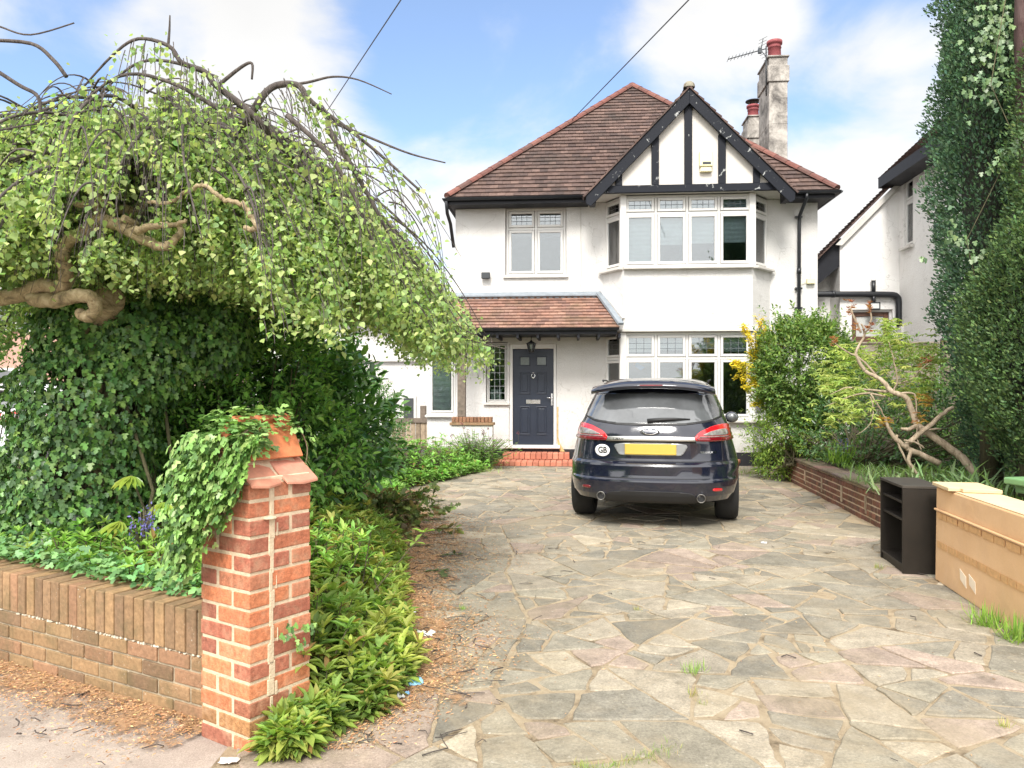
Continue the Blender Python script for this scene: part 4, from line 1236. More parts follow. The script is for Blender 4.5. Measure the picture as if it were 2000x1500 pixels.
# local x towards the camera; local y away from the drive (to the right of the picture)
tan = new_mat("tan_hessian_cloth")
m, nt, bs = tan
co = objco(nt)
c = ramp(nt, noise(nt, 2.2, 5, 0.6, co), [(0.3, (0.60, 0.35, 0.155)), (0.7, (0.68, 0.42, 0.20))])
fw_ = maprange(nt, noise(nt, 300, 2, 0.5, co), 0.3, 0.7, 0.92, 1.08)
nt.links.new(mix(nt, 1.0, c, fw_, 'MULTIPLY'), bs.inputs['Base Color']); bs.inputs['Roughness'].default_value = 0.9; bs.inputs['Sheen Weight'].default_value = 0.15
bump(nt, bs, noise(nt, 3.5, 3, 0.5, co), 0.5, 0.03)
MT['tan'] = m
mb = MB()
lean = 0.06
mb.prism([(0.05, 0.0), (0.32, 0.0), (0.345, 0.715), (0.06-lean*0.0, 0.735)], 0, 0.0, 1.95)
mb.build("base_body", MT['tan'], bb, 0.012, 3)
MT['tandark'] = m_plain("worn_tan_seam", (0.58, 0.335, 0.145), 0.9, var=0.2, vs=30)
mb = MB()
mb.box((0.015, 0.036, 0.555), (1.95, 0.053, 0.572)); mb.build("piping", MT['tan'], bb, 0.005)
pr = random.Random(4)
for zz_, hh in ((0.50, 0.045), (0.27, 0.05)):
    mb = MB()
    x = 0.05
    while x < 1.9:
        L = pr.uniform(.06, .2); mb.box((x, 0.0492, zz_+pr.uniform(-.003, .003)), (min(x+L, 1.94), 0.052, zz_+hh)); x += L+pr.uniform(.004, .03)
    mb.build("worn_strip", MT['tandark'], bb)
mb = MB()
for x in (0.50, 0.66): 
    mb.prism([(x, 0.20), (x+.11, 0.165), (x+.115, 0.085), (x+.01, 0.125)], 1, 0.0465, 0.050)
mb.build("paper_label", m_plain("torn_white_label", (0.78, 0.66, 0.50), 0.9, var=0.15), bb)
mb = MB(); mb.prism([(0.004, 0.335), (0.70, 0.342), (0.004, 0.30)][:2]+[(1.95, 0.345), (1.95, 0.07)]+[(0.004, 0.07)], 2, 0.736, 0.742)
mb.build("top_cloth", m_plain("pale_ticking_cloth", (0.60, 0.46, 0.27), 0.9, var=0.12, vs=4, bmp=0.2), bb)

bd = empty("pale_board", (0, 0, 0), 0, "pale chipped chipboard offcut lying on top of the bed base by the bookcase", "board")
mb = MB()
Mb = Matrix.Translation((3.30, 6.10, 0)) @ Matrix.Rotation(math.atan2(-1.92, -0.34), 4, 'Z')
mb.M = Mb
mb.prism([(-0.03, 0.04), (0.36, 0.02), (0.37, 0.10), (0.42, 0.10), (0.46, 0.35), (-0.02, 0.37)], 2, 0.745, 0.772)
mb.build("panel", m_plain("pale_chipboard", (0.60, 0.45, 0.26), 0.8, var=0.12, vs=9, bmp=0.2), bd, 0.003)

# green garden bin at the right edge
gb_ = empty("green_garden_bin", (4.12, 5.45, 0), R(8), "green plastic bin with overhanging lid behind the tan bed base", "bin")
gmat = m_plain("pale_green_plastic", (0.15, 0.29, 0.12), 0.5, var=0.12, vs=3)
mb = MB(); mb.prism([(-0.24, 0.0), (0.24, 0.0), (0.30, 0.80), (-0.30, 0.80)], 1, -0.27, 0.27); mb.build("body", gmat, gb_, 0.02, 2)
mb = MB(); mb.box((-0.42, -0.34, 0.802), (0.40, 0.34, 0.855)); mb.box((-0.36, -0.30, 0.74), (-0.32, 0.30, 0.802)); mb.build("lid", gmat, gb_, 0.012, 2)
mb = MB(); mb.tube([(-0.30, -0.12, 0.89), (-0.30, 0.12, 0.89)], 0.02, 8); mb.box((-0.32, -.14, .8552), (-0.28, -.10, .90)); mb.box((-0.32, .10, .8552), (-0.28, .14, .90)); mb.build("handle", gmat, gb_)
# terracotta pot by the bay
pt = empty("terracotta_pot", (3.87, 13.55, 0), 0, "small terracotta flower pot below the bay window beside the car", "flower pot")
mb = MB(); mb.lathe([(0.0, 0.0), (0.10, 0.0), (0.13, 0.22), (0.15, 0.22), (0.15, 0.28), (0.125, 0.28), (0.12, 0.24), (0, 0.24)], 18, (0.36, 0.15, 0.09)); mb.build("pot", MT['clay'], pt)

# ------------------------------------------------------------------ the car (true metres; x right, y forward, rear axle at y = 0)
def car_paint():
    m, nt, bs = new_mat("navy_black_car_paint")
    co = objco(nt)
    d = maprange(nt, noise(nt, 7, 6, 0.7, co), 0.45, 0.75, 0, 0.22)
    t = node(nt, 'ShaderNodeSeparateXYZ'); nt.links.new(co, t.inputs[0])
    low = maprange(nt, t.outputs[2], 0.25, 0.75, 0.5, 0.0)
    c = mix(nt, d, (0.007, 0.009, 0.020), (0.035, 0.034, 0.034))
    nt.links.new(c, bs.inputs['Base Color'])
    nt.links.new(maprange(nt, noise(nt, 9, 5, 0.7, co), 0.3, 0.8, 0.06, 0.22), bs.inputs['Roughness'])
    bs.inputs['Specular IOR Level'].default_value = 0.55
    bs.inputs['Coat Weight'].default_value = 0.8; bs.inputs['Coat Roughness'].default_value = 0.05
    return m
MT['paint'] = car_paint()
MT['carglass'] = m_plain("tinted_car_glass", (0.09, 0.095, 0.10), 0.05, var=0.45, vs=2.5, spec=0.9, coat=0.6)
MT['trim'] = m_plain("black_car_trim", (0.012, 0.012, 0.013), 0.55, var=0.3)
MT['rubber'] = m_plain("tyre_rubber", (0.014, 0.014, 0.014), 0.85, var=0.3, bmp=0.4, bs_scale=120)
MT['alloy'] = m_plain("alloy_wheel", (0.45, 0.46, 0.47), 0.3, 0.9)
MT['redlens'] = m_plain("red_lamp_lens", (0.52, 0.010, 0.016), 0.10, var=0.15, vs=30, coat=1.0)
MT['darkred'] = m_plain("dark_red_lamp_lens", (0.16, 0.004, 0.010), 0.10, var=0.3, vs=40, coat=1.0)
MT['clearlens'] = m_plain("clear_grey_lamp_lens", (0.20, 0.19, 0.18), 0.12, var=0.6, vs=22, coat=1.0)
MT['tip'] = m_plain('dull_exhaust_steel', (0.25, 0.24, 0.22), 0.4, 0.9)
MT['plate'] = m_plain("yellow_number_plate", (0.50, 0.36, 0.065), 0.4, var=0.06)
MT['platebkg'] = m_plain("silver_plate_surround", (0.30, 0.31, 0.32), 0.35, 0.6, var=0.2)
MT['whitest'] = m_plain("white_sticker", (0.80, 0.80, 0.78), 0.5, var=0.04)

LV = [  # z, half width, rear y, front y
 (0.275, .80, -.87, 3.52), (0.30, .845, -.93, 3.66), (0.36, .875, -.965, 3.73), (0.43, .885, -.980, 3.76), (0.495, .89, -.988, 3.77), (0.512, .89, -.984, 3.775), (0.530, .89, -.958, 3.775),
 (0.56, .89, -.950, 3.77), (0.655, .89, -.952, 3.76), (0.675, .888, -.944, 3.755), (0.70, .884, -.912, 3.74), (0.73, .88, -.902, 3.72), (0.80, .872, -.900, 3.66), (0.88, .858, -.902, 3.52), (0.94, .846, -.905, 3.35),
 (0.975, .84, -.896, 3.0), (1.00, .835, -.888, 2.78), (1.05, .822, -.868, 2.62), (1.09, .808, -.845, 2.50), (1.14, .785, -.806, 2.38), (1.22, .757, -.735, 2.20), (1.30, .727, -.662, 2.0),
 (1.38, .694, -.588, 1.78), (1.44, .666, -.528, 1.58), (1.49, .636, -.47, 1.38), (1.53, .59, -.39, 1.18), (1.56, .52, -.27, .95), (1.58, .40, -.10, .72), (1.588, .22, .10, .5)]
def car_ring(z, w, yr, yf):
    h = []                    # right half from rear centre to front centre
    Lr = 0.85; Lf = min(1.0, (yf-yr)*0.4); n = 2.9
    for k in range(15):
        t = k/14*PI/2
        h.append((w*math.sin(t)**(2/n), yr+Lr-Lr*math.cos(t)**(2/n)))
    for k in range(1, 26):
        t = k/26; h.append((w, yr+Lr+(yf-Lf-yr-Lr)*t))
    for k in range(13):
        t = k/12*PI/2
        h.append((w*math.cos(t)**(2/2.5), yf-Lf+Lf*math.sin(t)**(2/2.5)))
    out = []
    for x, y in h:
        fl = 0.045*(math.exp(-((y-0.0)/0.42)**2)+math.exp(-((y-2.85)/0.42)**2))*max(0, 1-abs(z-0.58)/0.34) if x > 0.6 else 0
        wst = 0.0
        out.append((x+fl, y, z))
    return out + [(-x, y, z_) for x, y, z_ in out[-2:0:-1]]
mb = MB()
rings = [car_ring(*l) for l in LV]
N = len(rings[0])
vs = [p for r_ in rings for p in r_]
fs = []
for i in range(len(rings)-1):
    for k in range(N):
        k2 = (k+1) % N
        fs.append((i*N+k, i*N+k2, (i+1)*N+k2, (i+1)*N+k))
fs.append(tuple(range(N-1, -1, -1))); fs.append(tuple(range((len(rings)-1)*N, len(rings)*N)))
mb.add(vs, fs, None, True)
car = empty("parked_car", (1.70, 9.19, 0), -R(13), "dark navy people carrier parked on the drive facing the house, seen from behind", "car", None, 1.04)
body = mb.build("body", MT['paint'], car)
cut = MB()
for y in (0.0, 2.85):
    for s in (-1, 1):
        prof = [(0.375, 0.0)]
        vs = []; n = 28
        for xx in (s*0.58, s*1.1):
            for k in range(n): vs.append((xx, y+0.375*math.cos(2*PI*k/n), 0.335+0.375*math.sin(2*PI*k/n)))
        f = [tuple(range(n)), tuple(range(2*n-1, n-1, -1))]+[(k, k+n, (k+1) % n+n, (k+1) % n) for k in range(n)]
        if s < 0: pass
        cut.add(vs, f)
cu = cut.build("arch_cutter", MT['trim'], car)
bmx = bmesh.new(); bmx.from_mesh(cu.data); bmesh.ops.recalc_face_normals(bmx, faces=bmx.faces); bmx.to_mesh(cu.data); bmx.free()
bmx = bmesh.new(); bmx.from_mesh(body.data); bmesh.ops.recalc_face_normals(bmx, faces=bmx.faces); bmx.to_mesh(body.data)
BV = BVHTree.FromBMesh(bmx); bmx.free()
bo = body.modifiers.new("arches", 'BOOLEAN'); bo.object = cu; bo.operation = 'DIFFERENCE'; bo.solver = 'EXACT'
bpy.context.view_layer.update()
ev = body.evaluated_get(bpy.context.evaluated_depsgraph_get())
nm = bpy.data.meshes.new_from_object(ev)
body.modifiers.clear(); body.data = nm
nm.materials.clear(); nm.materials.append(MT['paint'])
bpy.data.objects.remove(cu)
for p in nm.polygons: p.use_smooth = True
nm.set_sharp_from_angle(angle=R(16))

def in_poly(x, z, poly):
    c = False; n = len(poly)
    for i in range(n):
        a = poly[i]; b = poly[i-1]
        if (a[1] > z) != (b[1] > z) and x < (b[0]-a[0])*(z-a[1])/(b[1]-a[1])+a[0]: c = not c
    return c
def conform(name, poly, mat, off=0.004, axis='rear', parent=None, step=0.012, bev=0.0, inner=None):
    """panel that follows the body, its outline given in the view from behind (x, z) or from the side (y, z)"""
    bm = bmesh.new()
    vs = [bm.verts.new((p[0], 0, p[1])) for p in poly]
    try: f = bm.faces.new(vs)
    except ValueError: return None
    xs = [p[0] for p in poly]; zs = [p[1] for p in poly]
    for ax, lo, hi in ((0, min(xs), max(xs)), (2, min(zs), max(zs))):
        t = lo+step
        while t < hi:
            co_ = Vector((t, 0, 0)) if ax == 0 else Vector((0, 0, t)); no_ = Vector((1, 0, 0)) if ax == 0 else Vector((0, 0, 1))
            bmesh.ops.bisect_plane(bm, geom=bm.verts[:]+bm.edges[:]+bm.faces[:], plane_co=co_, plane_no=no_)
            t += step*(1.0 if ax == 2 else 1.6)
    bad = []
    for v in bm.verts:
        if axis == 'rear': o = Vector((v.co.x, -3, v.co.z)); d = Vector((0, 1, 0))
        elif axis == 'right': o = Vector((3, v.co.x, v.co.z)); d = Vector((-1, 0, 0))
        else: o = Vector((-3, v.co.x, v.co.z)); d = Vector((1, 0, 0))
        h = BV.ray_cast(o, d)
        if h[0] is None: bad.append(v); continue
        nrm = h[1] if h[1].dot(d) < 0 else -h[1]
        v.co = h[0]+nrm*off
    if bad: bmesh.ops.delete(bm, geom=bad, context='VERTS')
    bmesh.ops.recalc_face_normals(bm, faces=bm.faces)
    me = bpy.data.meshes.new(name); bm.to_mesh(me); bm.free()
    for p in me.polygons: p.use_smooth = True
    me.materials.append(mat)
    o = bpy.data.objects.new(name, me)
    so = o.modifiers.new("t", 'SOLIDIFY'); so.thickness = off*1.6; so.offset = 0
    return link(o, parent or car)
def rnd(poly, n=5):
    """round a closed outline"""
    p = [np.array(q, float) for q in poly]; out = []
    for i in range(len(p)):
        a, b, c = p[i-1], p[i], p[(i+1) % len(p)]
        for k in range(n+1):
            t = k/n; s0 = b+(a-b)*0.32; s1 = b+(c-b)*0.32
            out.append(tuple((1-t)**2*s0+2*t*(1-t)*b+t*t*s1))
    return out
def mir(p): return [(-x, z) for x, z in p][::-1]
rw_ = [(-.715, 1.165), (-.60, 1.125), (-.35, 1.095), (0, 1.085), (.35, 1.095), (.60, 1.125), (.715, 1.165), (.705, 1.25), (.672, 1.385), (.45, 1.40), (0, 1.41), (-.45, 1.40), (-.672, 1.385), (-.705, 1.25)]
conform("rear_window", rw_, MT['carglass'], 0.004)
conform("window_seal", [(-.735, 1.155), (-.60, 1.108), (-.35, 1.078), (0, 1.068), (.35, 1.078), (.60, 1.108), (.735, 1.155), (.725, 1.25), (.69, 1.40), (0, 1.425), (-.69, 1.40), (-.725, 1.25)], MT['trim'], 0.002)
for s in (1, -1):
    q = (lambda p: p) if s < 0 else mir
    lo = rnd([(-.435, .945), (-.485, 1.005), (-.60, 1.058), (-.70, 1.082), (-.795, 1.085), (-.842, .99), (-.848, .915), (-.47, .912)], 4)
    tl = conform("tail_lamp", q(lo), MT['redlens'], 0.007)
    conform("clear_lens", q(rnd([(-.50, .968), (-.60, 1.010), (-.70, 1.032), (-.765, 1.032), (-.79, .968)], 3)), MT['clearlens'], 0.0105, parent=tl)
    conform("lower_lens", q([(-.475, .916), (-.845, .918), (-.838, .950), (-.46, .944)]), MT['darkred'], 0.0105, parent=tl)
    conform("lamp_strip", q([(-.49, .958), (-.79, .961), (-.79, .953), (-.49, .950)]), MT['clearlens'], 0.013, parent=tl)
    conform("reflector", q(rnd([(-.72, .405), (-.72, .435), (-.635, .44), (-.62, .42), (-.635, .408)], 3)), MT['redlens'] if s > 0 else MT['darkred'], 0.005)
    conform("side_window", rnd([(-.35, 1.20), (2.0, 1.10), (1.35, 1.40), (-.15, 1.43)], 3), MT['carglass'], 0.003, 'right' if s > 0 else 'left', step=0.05)
ch = conform("chrome_strip", [(-.455, .915), (.455, .915), (.44, .952), (.30, .958), (0, .961), (-.30, .958), (-.44, .952)], MT['satin'], 0.012)
conform("strip_shadow_gap", [(-.46, .898), (.46, .898), (.46, .912), (-.46, .912)], MT['trim'], 0.003)
conform("plate_surround", rnd([(-.395, .896), (.395, .896), (.335, .785), (.30, .762), (-.30, .762), (-.335, .785)], 3), MT['platebkg'], 0.004)
pl_ = conform("number_plate", [(-.262, .772), (.262, .772), (.262, .885), (-.262, .885)], MT['plate'], 0.010)
0 and conform("number_plate_blur", [(-.25, .832), (-.06, .832), (-.06, .872), (-.25, .872)], m_plain("faded_plate_patch", (0.42, 0.31, 0.10), 0.4, var=0.1), 0.0135, parent=pl_)
for name, poly, mat, off in (("tailgate_seam", [(-.735, .70), (-.729, .70), (-.70, 1.08), (-.706, 1.08)], 'trim', .0015), ("tailgate_seam", [(.729, .70), (.735, .70), (.706, 1.08), (.70, 1.08)], 'trim', .0015),
                             ("tailgate_seam", [(-.73, .703), (.73, .703), (.73, .709), (-.73, .709)], 'trim', .0015),
                             ("tailgate_seam", [(-.60, .532), (.60, .532), (.60, .537), (-.60, .537)], 'trim', .001)):
    conform(name, poly, MT[mat], off)
conform("diffuser", rnd([(-.50, .27), (.50, .27), (.44, .385), (.30, .405), (-.30, .405), (-.44, .385)], 3), MT['trim'], 0.006)
# badge and lettering
def ellipse(cx, cz, a, b, n=28): return [(cx+a*math.cos(2*PI*k/n), cz+b*math.sin(2*PI*k/n)) for k in range(n)]
def surf_y(x, z):
    h = BV.ray_cast(Vector((x, -3, z)), Vector((0, 1, 0))); return h[0].y if h[0] is not None else -0.9
bdg = conform("badge", ellipse(-.005, 1.008, .10, .036), MT['trim'], 0.004)
conform("badge_ring", ellipse(-.005, 1.008, .076, .031), MT['chrome'], 0.008, parent=bdg)
conform("badge_field", ellipse(-.005, 1.008, .067, .024), m_plain("dark_badge_enamel", (0.03, 0.035, 0.06), 0.2), 0.011, parent=bdg)
def lettering(name, text, x, z, size, mat, off, parent, shear=0.0, wide=1.0, bold=0.0):
    cu_ = bpy.data.curves.new(name, 'FONT'); cu_.body = text; cu_.size = size; cu_.align_x = 'CENTER'; cu_.align_y = 'CENTER'
    cu_.extrude = 0.0015; cu_.shear = shear; cu_.offset = bold; cu_.resolution_u = 3
    t = bpy.data.objects.new(name, cu_); COL.objects.link(t)
    bpy.context.view_layer.update()
    me = bpy.data.meshes.new_from_object(t.evaluated_get(bpy.context.evaluated_depsgraph_get()))
    bpy.data.objects.remove(t)
    for v in me.vertices:
        xx, zz = x+v.co.x*wide, z+v.co.y
        v.co = (xx, surf_y(xx, zz)-off-v.co.z, zz)
    me.materials.clear(); me.materials.append(mat)
    return link(bpy.data.objects.new(name, me), parent)
lettering("lettering", "Ford", -.005, 1.008, .044, MT['chrome'], .0155, bdg, 0.3, 1.1, .0006)
lettering("lettering", "S-MAX", -.335, .933, .030, MT['trim'], .0235, ch, 0.15, 1.3, .0004)
lettering("lettering", "TITANIUM X", .585, .800, .028, MT['chrome'], .004, car, 0.0, 1.05, .0003)
gbst = conform("country_sticker", ellipse(-.502, .808, .080, .064), MT['whitest'], 0.003)
lettering("lettering", "GB", -.502, .808, .092, MT['trim'], .0065, gbst, 0.0, .82, .003)
# wiper, spoiler, mirrors, exhausts, underside, wheels
mb = MB()
wy = lambda x, z: surf_y(x, z)-0.02
mb.tube([(-.035, wy(0, 1.115), 1.118), (.10, wy(.1, 1.125)-.004, 1.135), (.25, wy(.25, 1.13), 1.142), (.40, wy(.4, 1.135)+.006, 1.14)], [.026, .020, .014, .006], 8)
mb.build("wiper", MT['trim'], car)
mb = MB()
NS = 24; vs = []; fs = []
for i in range(NS+1):
    t = -1+2*i/NS; x = .665*t; k = 1-abs(t)**3.2
    yb = -.50-.235*k**.6; y0 = -.36
    zt = 1.555-.075*abs(t)**2.4; ze = zt-.055-.01*k; 
    vs += [(x*.93, y0, zt+.006-.01*(1-k)), (x*.98, (y0+yb)/2, zt-.004), (x, yb, ze+.012), (x, yb-.004, ze-.008), (x, yb+.02, ze-.03), (x*.99, -.50, ze-.022)]
    if i:
        b = 6*i
        for j in range(5): fs.append((b-6+j, b-5+j, b+1+j, b+j))
mb.add(vs, fs, None, True); mb.build("spoiler", MT['paint'], car)
mb = MB(); mb.box((-.12, -.738, 1.488), (.12, -.725, 1.500)); mb.build("brake_lamp", MT['darkred'], car)
mb = MB()
for s in (-1, 1):
    mb.tube([(s*.60, .15, 1.545), (s*.635, .4, 1.562), (s*.64, .9, 1.565), (s*.60, 1.35, 1.50)], .010, 6)
mb.build("roof_rail", MT['trim'], car)
for s in (-1, 1):
    mb = MB()
    pts = []
    mb.M = Matrix.Translation((s*.955, 1.93, 1.075)) @ Matrix.Diagonal((0.092, 0.08, 0.078, 1))
    mb.lathe([(0.0, -1), (.5, -.87), (.86, -.5), (1, 0), (.86, .5), (.5, .87), (0, 1)], 16)
    mb.M = None; mb.box((min(s*.80, s*.88), 1.92, 1.02), (max(s*.80, s*.88), 1.97, 1.06))
    mr_ = mb.build("door_mirror", MT['paint'], car)
    mb = MB(); mb.M = Matrix.Translation((s*.958, 1.852, 1.075)) @ Matrix.Rotation(R(90), 4, 'X') @ Matrix.Diagonal((0.074, 0.060, 0.01, 1)); mb.lathe([(0, 1), (1, .8), (1, 0)], 18)
    mb.build("mirror_glass", MT['carglass'], mr_)
    mb = MB()
    mb.M = Matrix.Translation((s*.51, -.905, .338)) @ Matrix.Rotation(R(90), 4, 'X')
    mb.lathe([(.038, -.03), (.038, .020), (.042, .024), (.045, .020), (.045, -.03)], 20); mb.M = None
    ex = mb.build("exhaust", MT['tip'], car)
    mb = MB(); mb.M = Matrix.Translation((s*.51, -.905, .338)) @ Matrix.Rotation(R(90), 4, 'X'); mb.lathe([(0, -.01), (.0375, -.01)], 16); mb.build("exhaust_bore", MT['trim'], ex)
mb = MB(); mb.box((-.50, -.25, .26), (.50, 3.4, .33)); mb.tube([(-.45, -.6, .32), (-.2, -.55, .31), (.2, -.55, .31), (.45, -.6, .32)], .07, 8); mb.tube([(-.8, 0, .33), (.8, 0, .33)], .06, 8)
mb.build("underside", MT['trim'], car)
for y in (0.0, 2.85):
    for s in (-1, 1):
        mb = MB(); mb.M = Matrix.Translation((s*.795, y, .335)) @ Matrix.Rotation(R(90), 4, 'Y')
        mb.lathe([(.22, -.118), (.30, -.122), (.325, -.105), (.335, -.06), (.336, 0), (.335, .06), (.325, .105), (.30, .122), (.22, .118), (.22, -.118)], 40)
        for g in (-.05, 0.0, .05):
            pass
        wh = mb.build("wheel", MT['rubber'], car)
        mb = MB(); mb.M = Matrix.Translation((s*.795, y, .335)) @ Matrix.Rotation(R(90), 4, 'Y')
        mb.lathe([(.0, s*.10), (.05, s*.10), (.06, s*.07), (.20, s*.075), (.222, s*.11), (.215, s*.0)], 30)
        for k in range(5):
            a = 2*PI*k/5; mb.bar((.05*math.cos(a), .05*math.sin(a), s*.095), (.21*math.cos(a), .21*math.sin(a), s*.10), .05, .02)
        mb.build("rim", MT['alloy'], wh)
for x in (-.52, .52, -.2, .2):
    pass

# ------------------------------------------------------------------ foliage
def T(verts, faces): return (np.array(verts, float), faces)
# leaf templates: u along the midrib (0..1), v across, w fold
L_BIRCH = T([(0, 0, 0), (.22, .36, .05), (.45, .40, .05), (1.0, 0, -.10), (.45, -.40, .05), (.22, -.36, .05)], [(0, 3, 2, 1), (0, 5, 4, 3)])
L_OVAL = T([(0, 0, 0), (.28, .20, .05), (.68, .20, .03), (1.0, 0, -.12), (.68, -.20, .03), (.28, -.20, .05)], [(0, 3, 2, 1), (0, 5, 4, 3)])
L_LANCE = T([(0, 0, 0), (.30, .13, .04), (.65, .14, .03), (1.0, 0, -.12), (.65, -.14, .03), (.30, -.13, .04)], [(0, 3, 2, 1), (0, 5, 4, 3)])
L_NARROW = T([(0, 0, 0), (.35, .12, .03), (.7, .10, .0), (1.0, 0, -.14), (.7, -.10, .0), (.35, -.12, .03)], [(0, 3, 2, 1), (0, 5, 4, 3)])
L_IVY = T([(0, 0, 0), (-.08, .28, .03), (.20, .50, -.04), (.34, .20, .05), (.62, .32, -.03), (1.0, 0, -.12), (.62, -.32, -.03), (.34, -.20, .05), (.20, -.50, -.04), (-.08, -.28, .03)],
          [(0, 5, 4, 3, 2, 1), (0, 9, 8, 7, 6, 5)])
L_SPRAY = T([(0, 0, 0), (.30, .10, .02), (.42, .30, 0), (.55, .12, .02), (.72, .24, 0), (1.0, 0, -.08), (.72, -.24, 0), (.55, -.12, .02), (.42, -.30, 0), (.30, -.10, .02)],
            [(0, 5, 4, 3, 2, 1), (0, 9, 8, 7, 6, 5)])
L_STRAP = T([(0, .02, 0), (0, -.02, 0), (.36, -.024, -.02), (.36, .024, -.02), (.68, -.02, -.16), (.68, .02, -.16), (.90, 0, -.40)], [(0, 1, 2, 3), (3, 2, 4, 5), (5, 4, 6)])
L_BLADE = T([(0, .02, 0), (0, -.02, 0), (.55, -.022, .10), (.55, .022, .10), (1.0, 0, -.05)], [(0, 1, 2, 3), (3, 2, 4)])
def unit(a):
    n = np.linalg.norm(a, axis=-1, keepdims=True); n[n < 1e-9] = 1
    return a/n
def leaf_mesh(name, tpl, pos, dirs, ups, sizes, cols, mat, parent=None, link_it=True):
    """one mesh of many leaves: pos base, dirs along the midrib, ups roughly the upper side"""
    tv, tf = tpl
    pos = np.asarray(pos, float); n = len(pos)
    d = unit(np.asarray(dirs, float)); u = np.asarray(ups, float)
    s = unit(np.cross(u, d)); w = np.cross(d, s)
    sz = np.asarray(sizes, float).reshape(n, 1, 1)
    V = pos[:, None, :] + sz*(tv[None, :, 0:1]*d[:, None, :] + tv[None, :, 1:2]*s[:, None, :] + tv[None, :, 2:3]*w[:, None, :])
    k = len(tv)
    loops = []; starts = []; totals = []; off = 0
    base = np.arange(n)[:, None]*k
    fl = [np.array(f) for f in tf]
    per = sum(len(f) for f in fl)
    L = np.concatenate([base+f[None, :] for f in fl], axis=1).reshape(-1)
    st = []; o = 0
    for f in fl: st.append(o); o += len(f)
    starts = (np.arange(n)[:, None]*per+np.array(st)[None, :]).reshape(-1)
    totals = np.tile([len(f) for f in fl], n)
    me = bpy.data.meshes.new(name)
    me.vertices.add(n*k); me.vertices.foreach_set("co", V.reshape(-1).astype(np.float32))
    me.loops.add(len(L)); me.loops.foreach_set("vertex_index", L.astype(np.int32))
    me.polygons.add(len(starts)); me.polygons.foreach_set("loop_start", starts.astype(np.int32)); me.polygons.foreach_set("loop_total", totals.astype(np.int32))
    me.update(calc_edges=True)
    c4 = np.ones((n, 4), np.float32); c4[:, :3] = np.asarray(cols, float)
    ca = me.color_attributes.new("Col", 'FLOAT_COLOR', 'POINT')
    ca.data.foreach_set("color", np.repeat(c4, k, axis=0).reshape(-1))
    me.materials.append(mat)
    o = bpy.data.objects.new(name, me)
    return link(o, parent) if link_it else o
def p_green(p): return all(c[1] > c[0]*1.05 and c[1] > c[2]*1.4 for c in p)
def tint(rs, n, palette, jit=0.18):
    p = np.array(palette, float)*(1.3 if p_green(palette) else 1.0); c = p[rs.randint(len(p), size=n)]
    return np.clip(c*(1+rs.normal(0, jit, (n, 1)))*(1+rs.normal(0, jit*.35, (n, 3))), 0.004, 1)
def rand_dirs(rs, n): return unit(rs.normal(size=(n, 3)))
def shoots(rs, P, D, length, per, size, spread=0.9, droop=0.0, tip=True, lenjit=0.3):
    """leaves set along short shoots starting at P in direction D"""
    n = len(P); out_p = []; out_d = []; out_u = []; out_s = []
    D = unit(D); A = unit(np.cross(D, rs.normal(size=(n, 3)))); B = np.cross(D, A)
    Ls = length*(1+rs.uniform(-lenjit, lenjit, (n, 1)))
    for k in range(per):
        t = (k+.6)/per
        a = 2.4*k+rs.uniform(-.5, .5, (n, 1))
        rad = A*np.cos(a)+B*np.sin(a)
        p = P+D*Ls*t; p[:, 2] -= droop*(t*Ls[:, 0])**2
        sp = spread*(1-0.55*t) if tip else spread
        d = unit(D*(1-sp*.55)+rad*sp+rs.normal(0, .15, (n, 3))); d[:, 2] -= droop*.5*t
        out_p.append(p); out_d.append(d); out_u.append(unit(D*1.0+np.array([0, 0, .9])+rs.normal(0, .25, (n, 3)))); out_s.append(size*(1+rs.uniform(-.3, .25, n)))
    return np.concatenate(out_p), np.concatenate(out_d), np.concatenate(out_u), np.concatenate(out_s)
def ellipsoid(rs, n, c, r, shell=0.55, zcut=None):
    q = rand_dirs(rs, n); rad = shell+(1-shell)*rs.uniform(0, 1, (n, 1))**0.6
    bump_ = 1+0.13*np.sin(q[:, :1]*5+1.3)*np.cos(q[:, 1:2]*4.3)+0.10*np.sin(q[:, 2:3]*7+q[:, :1]*3)
    p = np.array(c)+q*np.array(r)*rad*bump_
    if zcut is not None:
        k = p[:, 2] > zcut; p = p[k]; q = q[k]
    return p, unit(q/np.array(r))
ML = {
 'birch': m_leaf("birch_leaf", 0.45, 0.5, 0.35), 'laurel': m_leaf("laurel_leaf", 0.28, 0.22, 0.5), 'ivy': m_leaf("ivy_leaf", 0.38, 0.22, 0.45),
 'low': m_leaf("spurge_leaf", 0.55, 0.4, 0.25), 'conifer': m_leaf("conifer_spray", 0.7, 0.18, 0.2), 'grass': m_leaf("grass_blade", 0.5, 0.35, 0.3), 'flower': m_leaf("petal", 0.6, 0.3, 0.2, (1.2, 1.1, 1.0)),
 'fine': m_leaf("small_shrub_leaf", 0.5, 0.35, 0.3),
}
def bark(name, a, b, c_, scale=22, st=(1, 1, .25)):
    m, nt, bs = new_mat(name)
    co = objco(nt, st)
    cl = ramp(nt, noise(nt, scale, 7, 0.75, co, 0.6), [(0.34, a), (0.5, b), (0.68, c_)])
    nt.links.new(cl, bs.inputs['Base Color']); bs.inputs['Roughness'].default_value = 0.9
    bump(nt, bs, noise(nt, scale*1.6, 7, 0.75, co), 0.8, 0.02)
    return m
MT['bark'] = bark("gnarled_birch_bark", (0.12, 0.09, 0.055), (0.34, 0.26, 0.15), (0.50, 0.41, 0.27), 14, (1, 1, 1))
MT['twig'] = bark("grey_twig_bark", (0.04, 0.034, 0.032), (0.085, 0.07, 0.062), (0.15, 0.125, 0.11), 40)
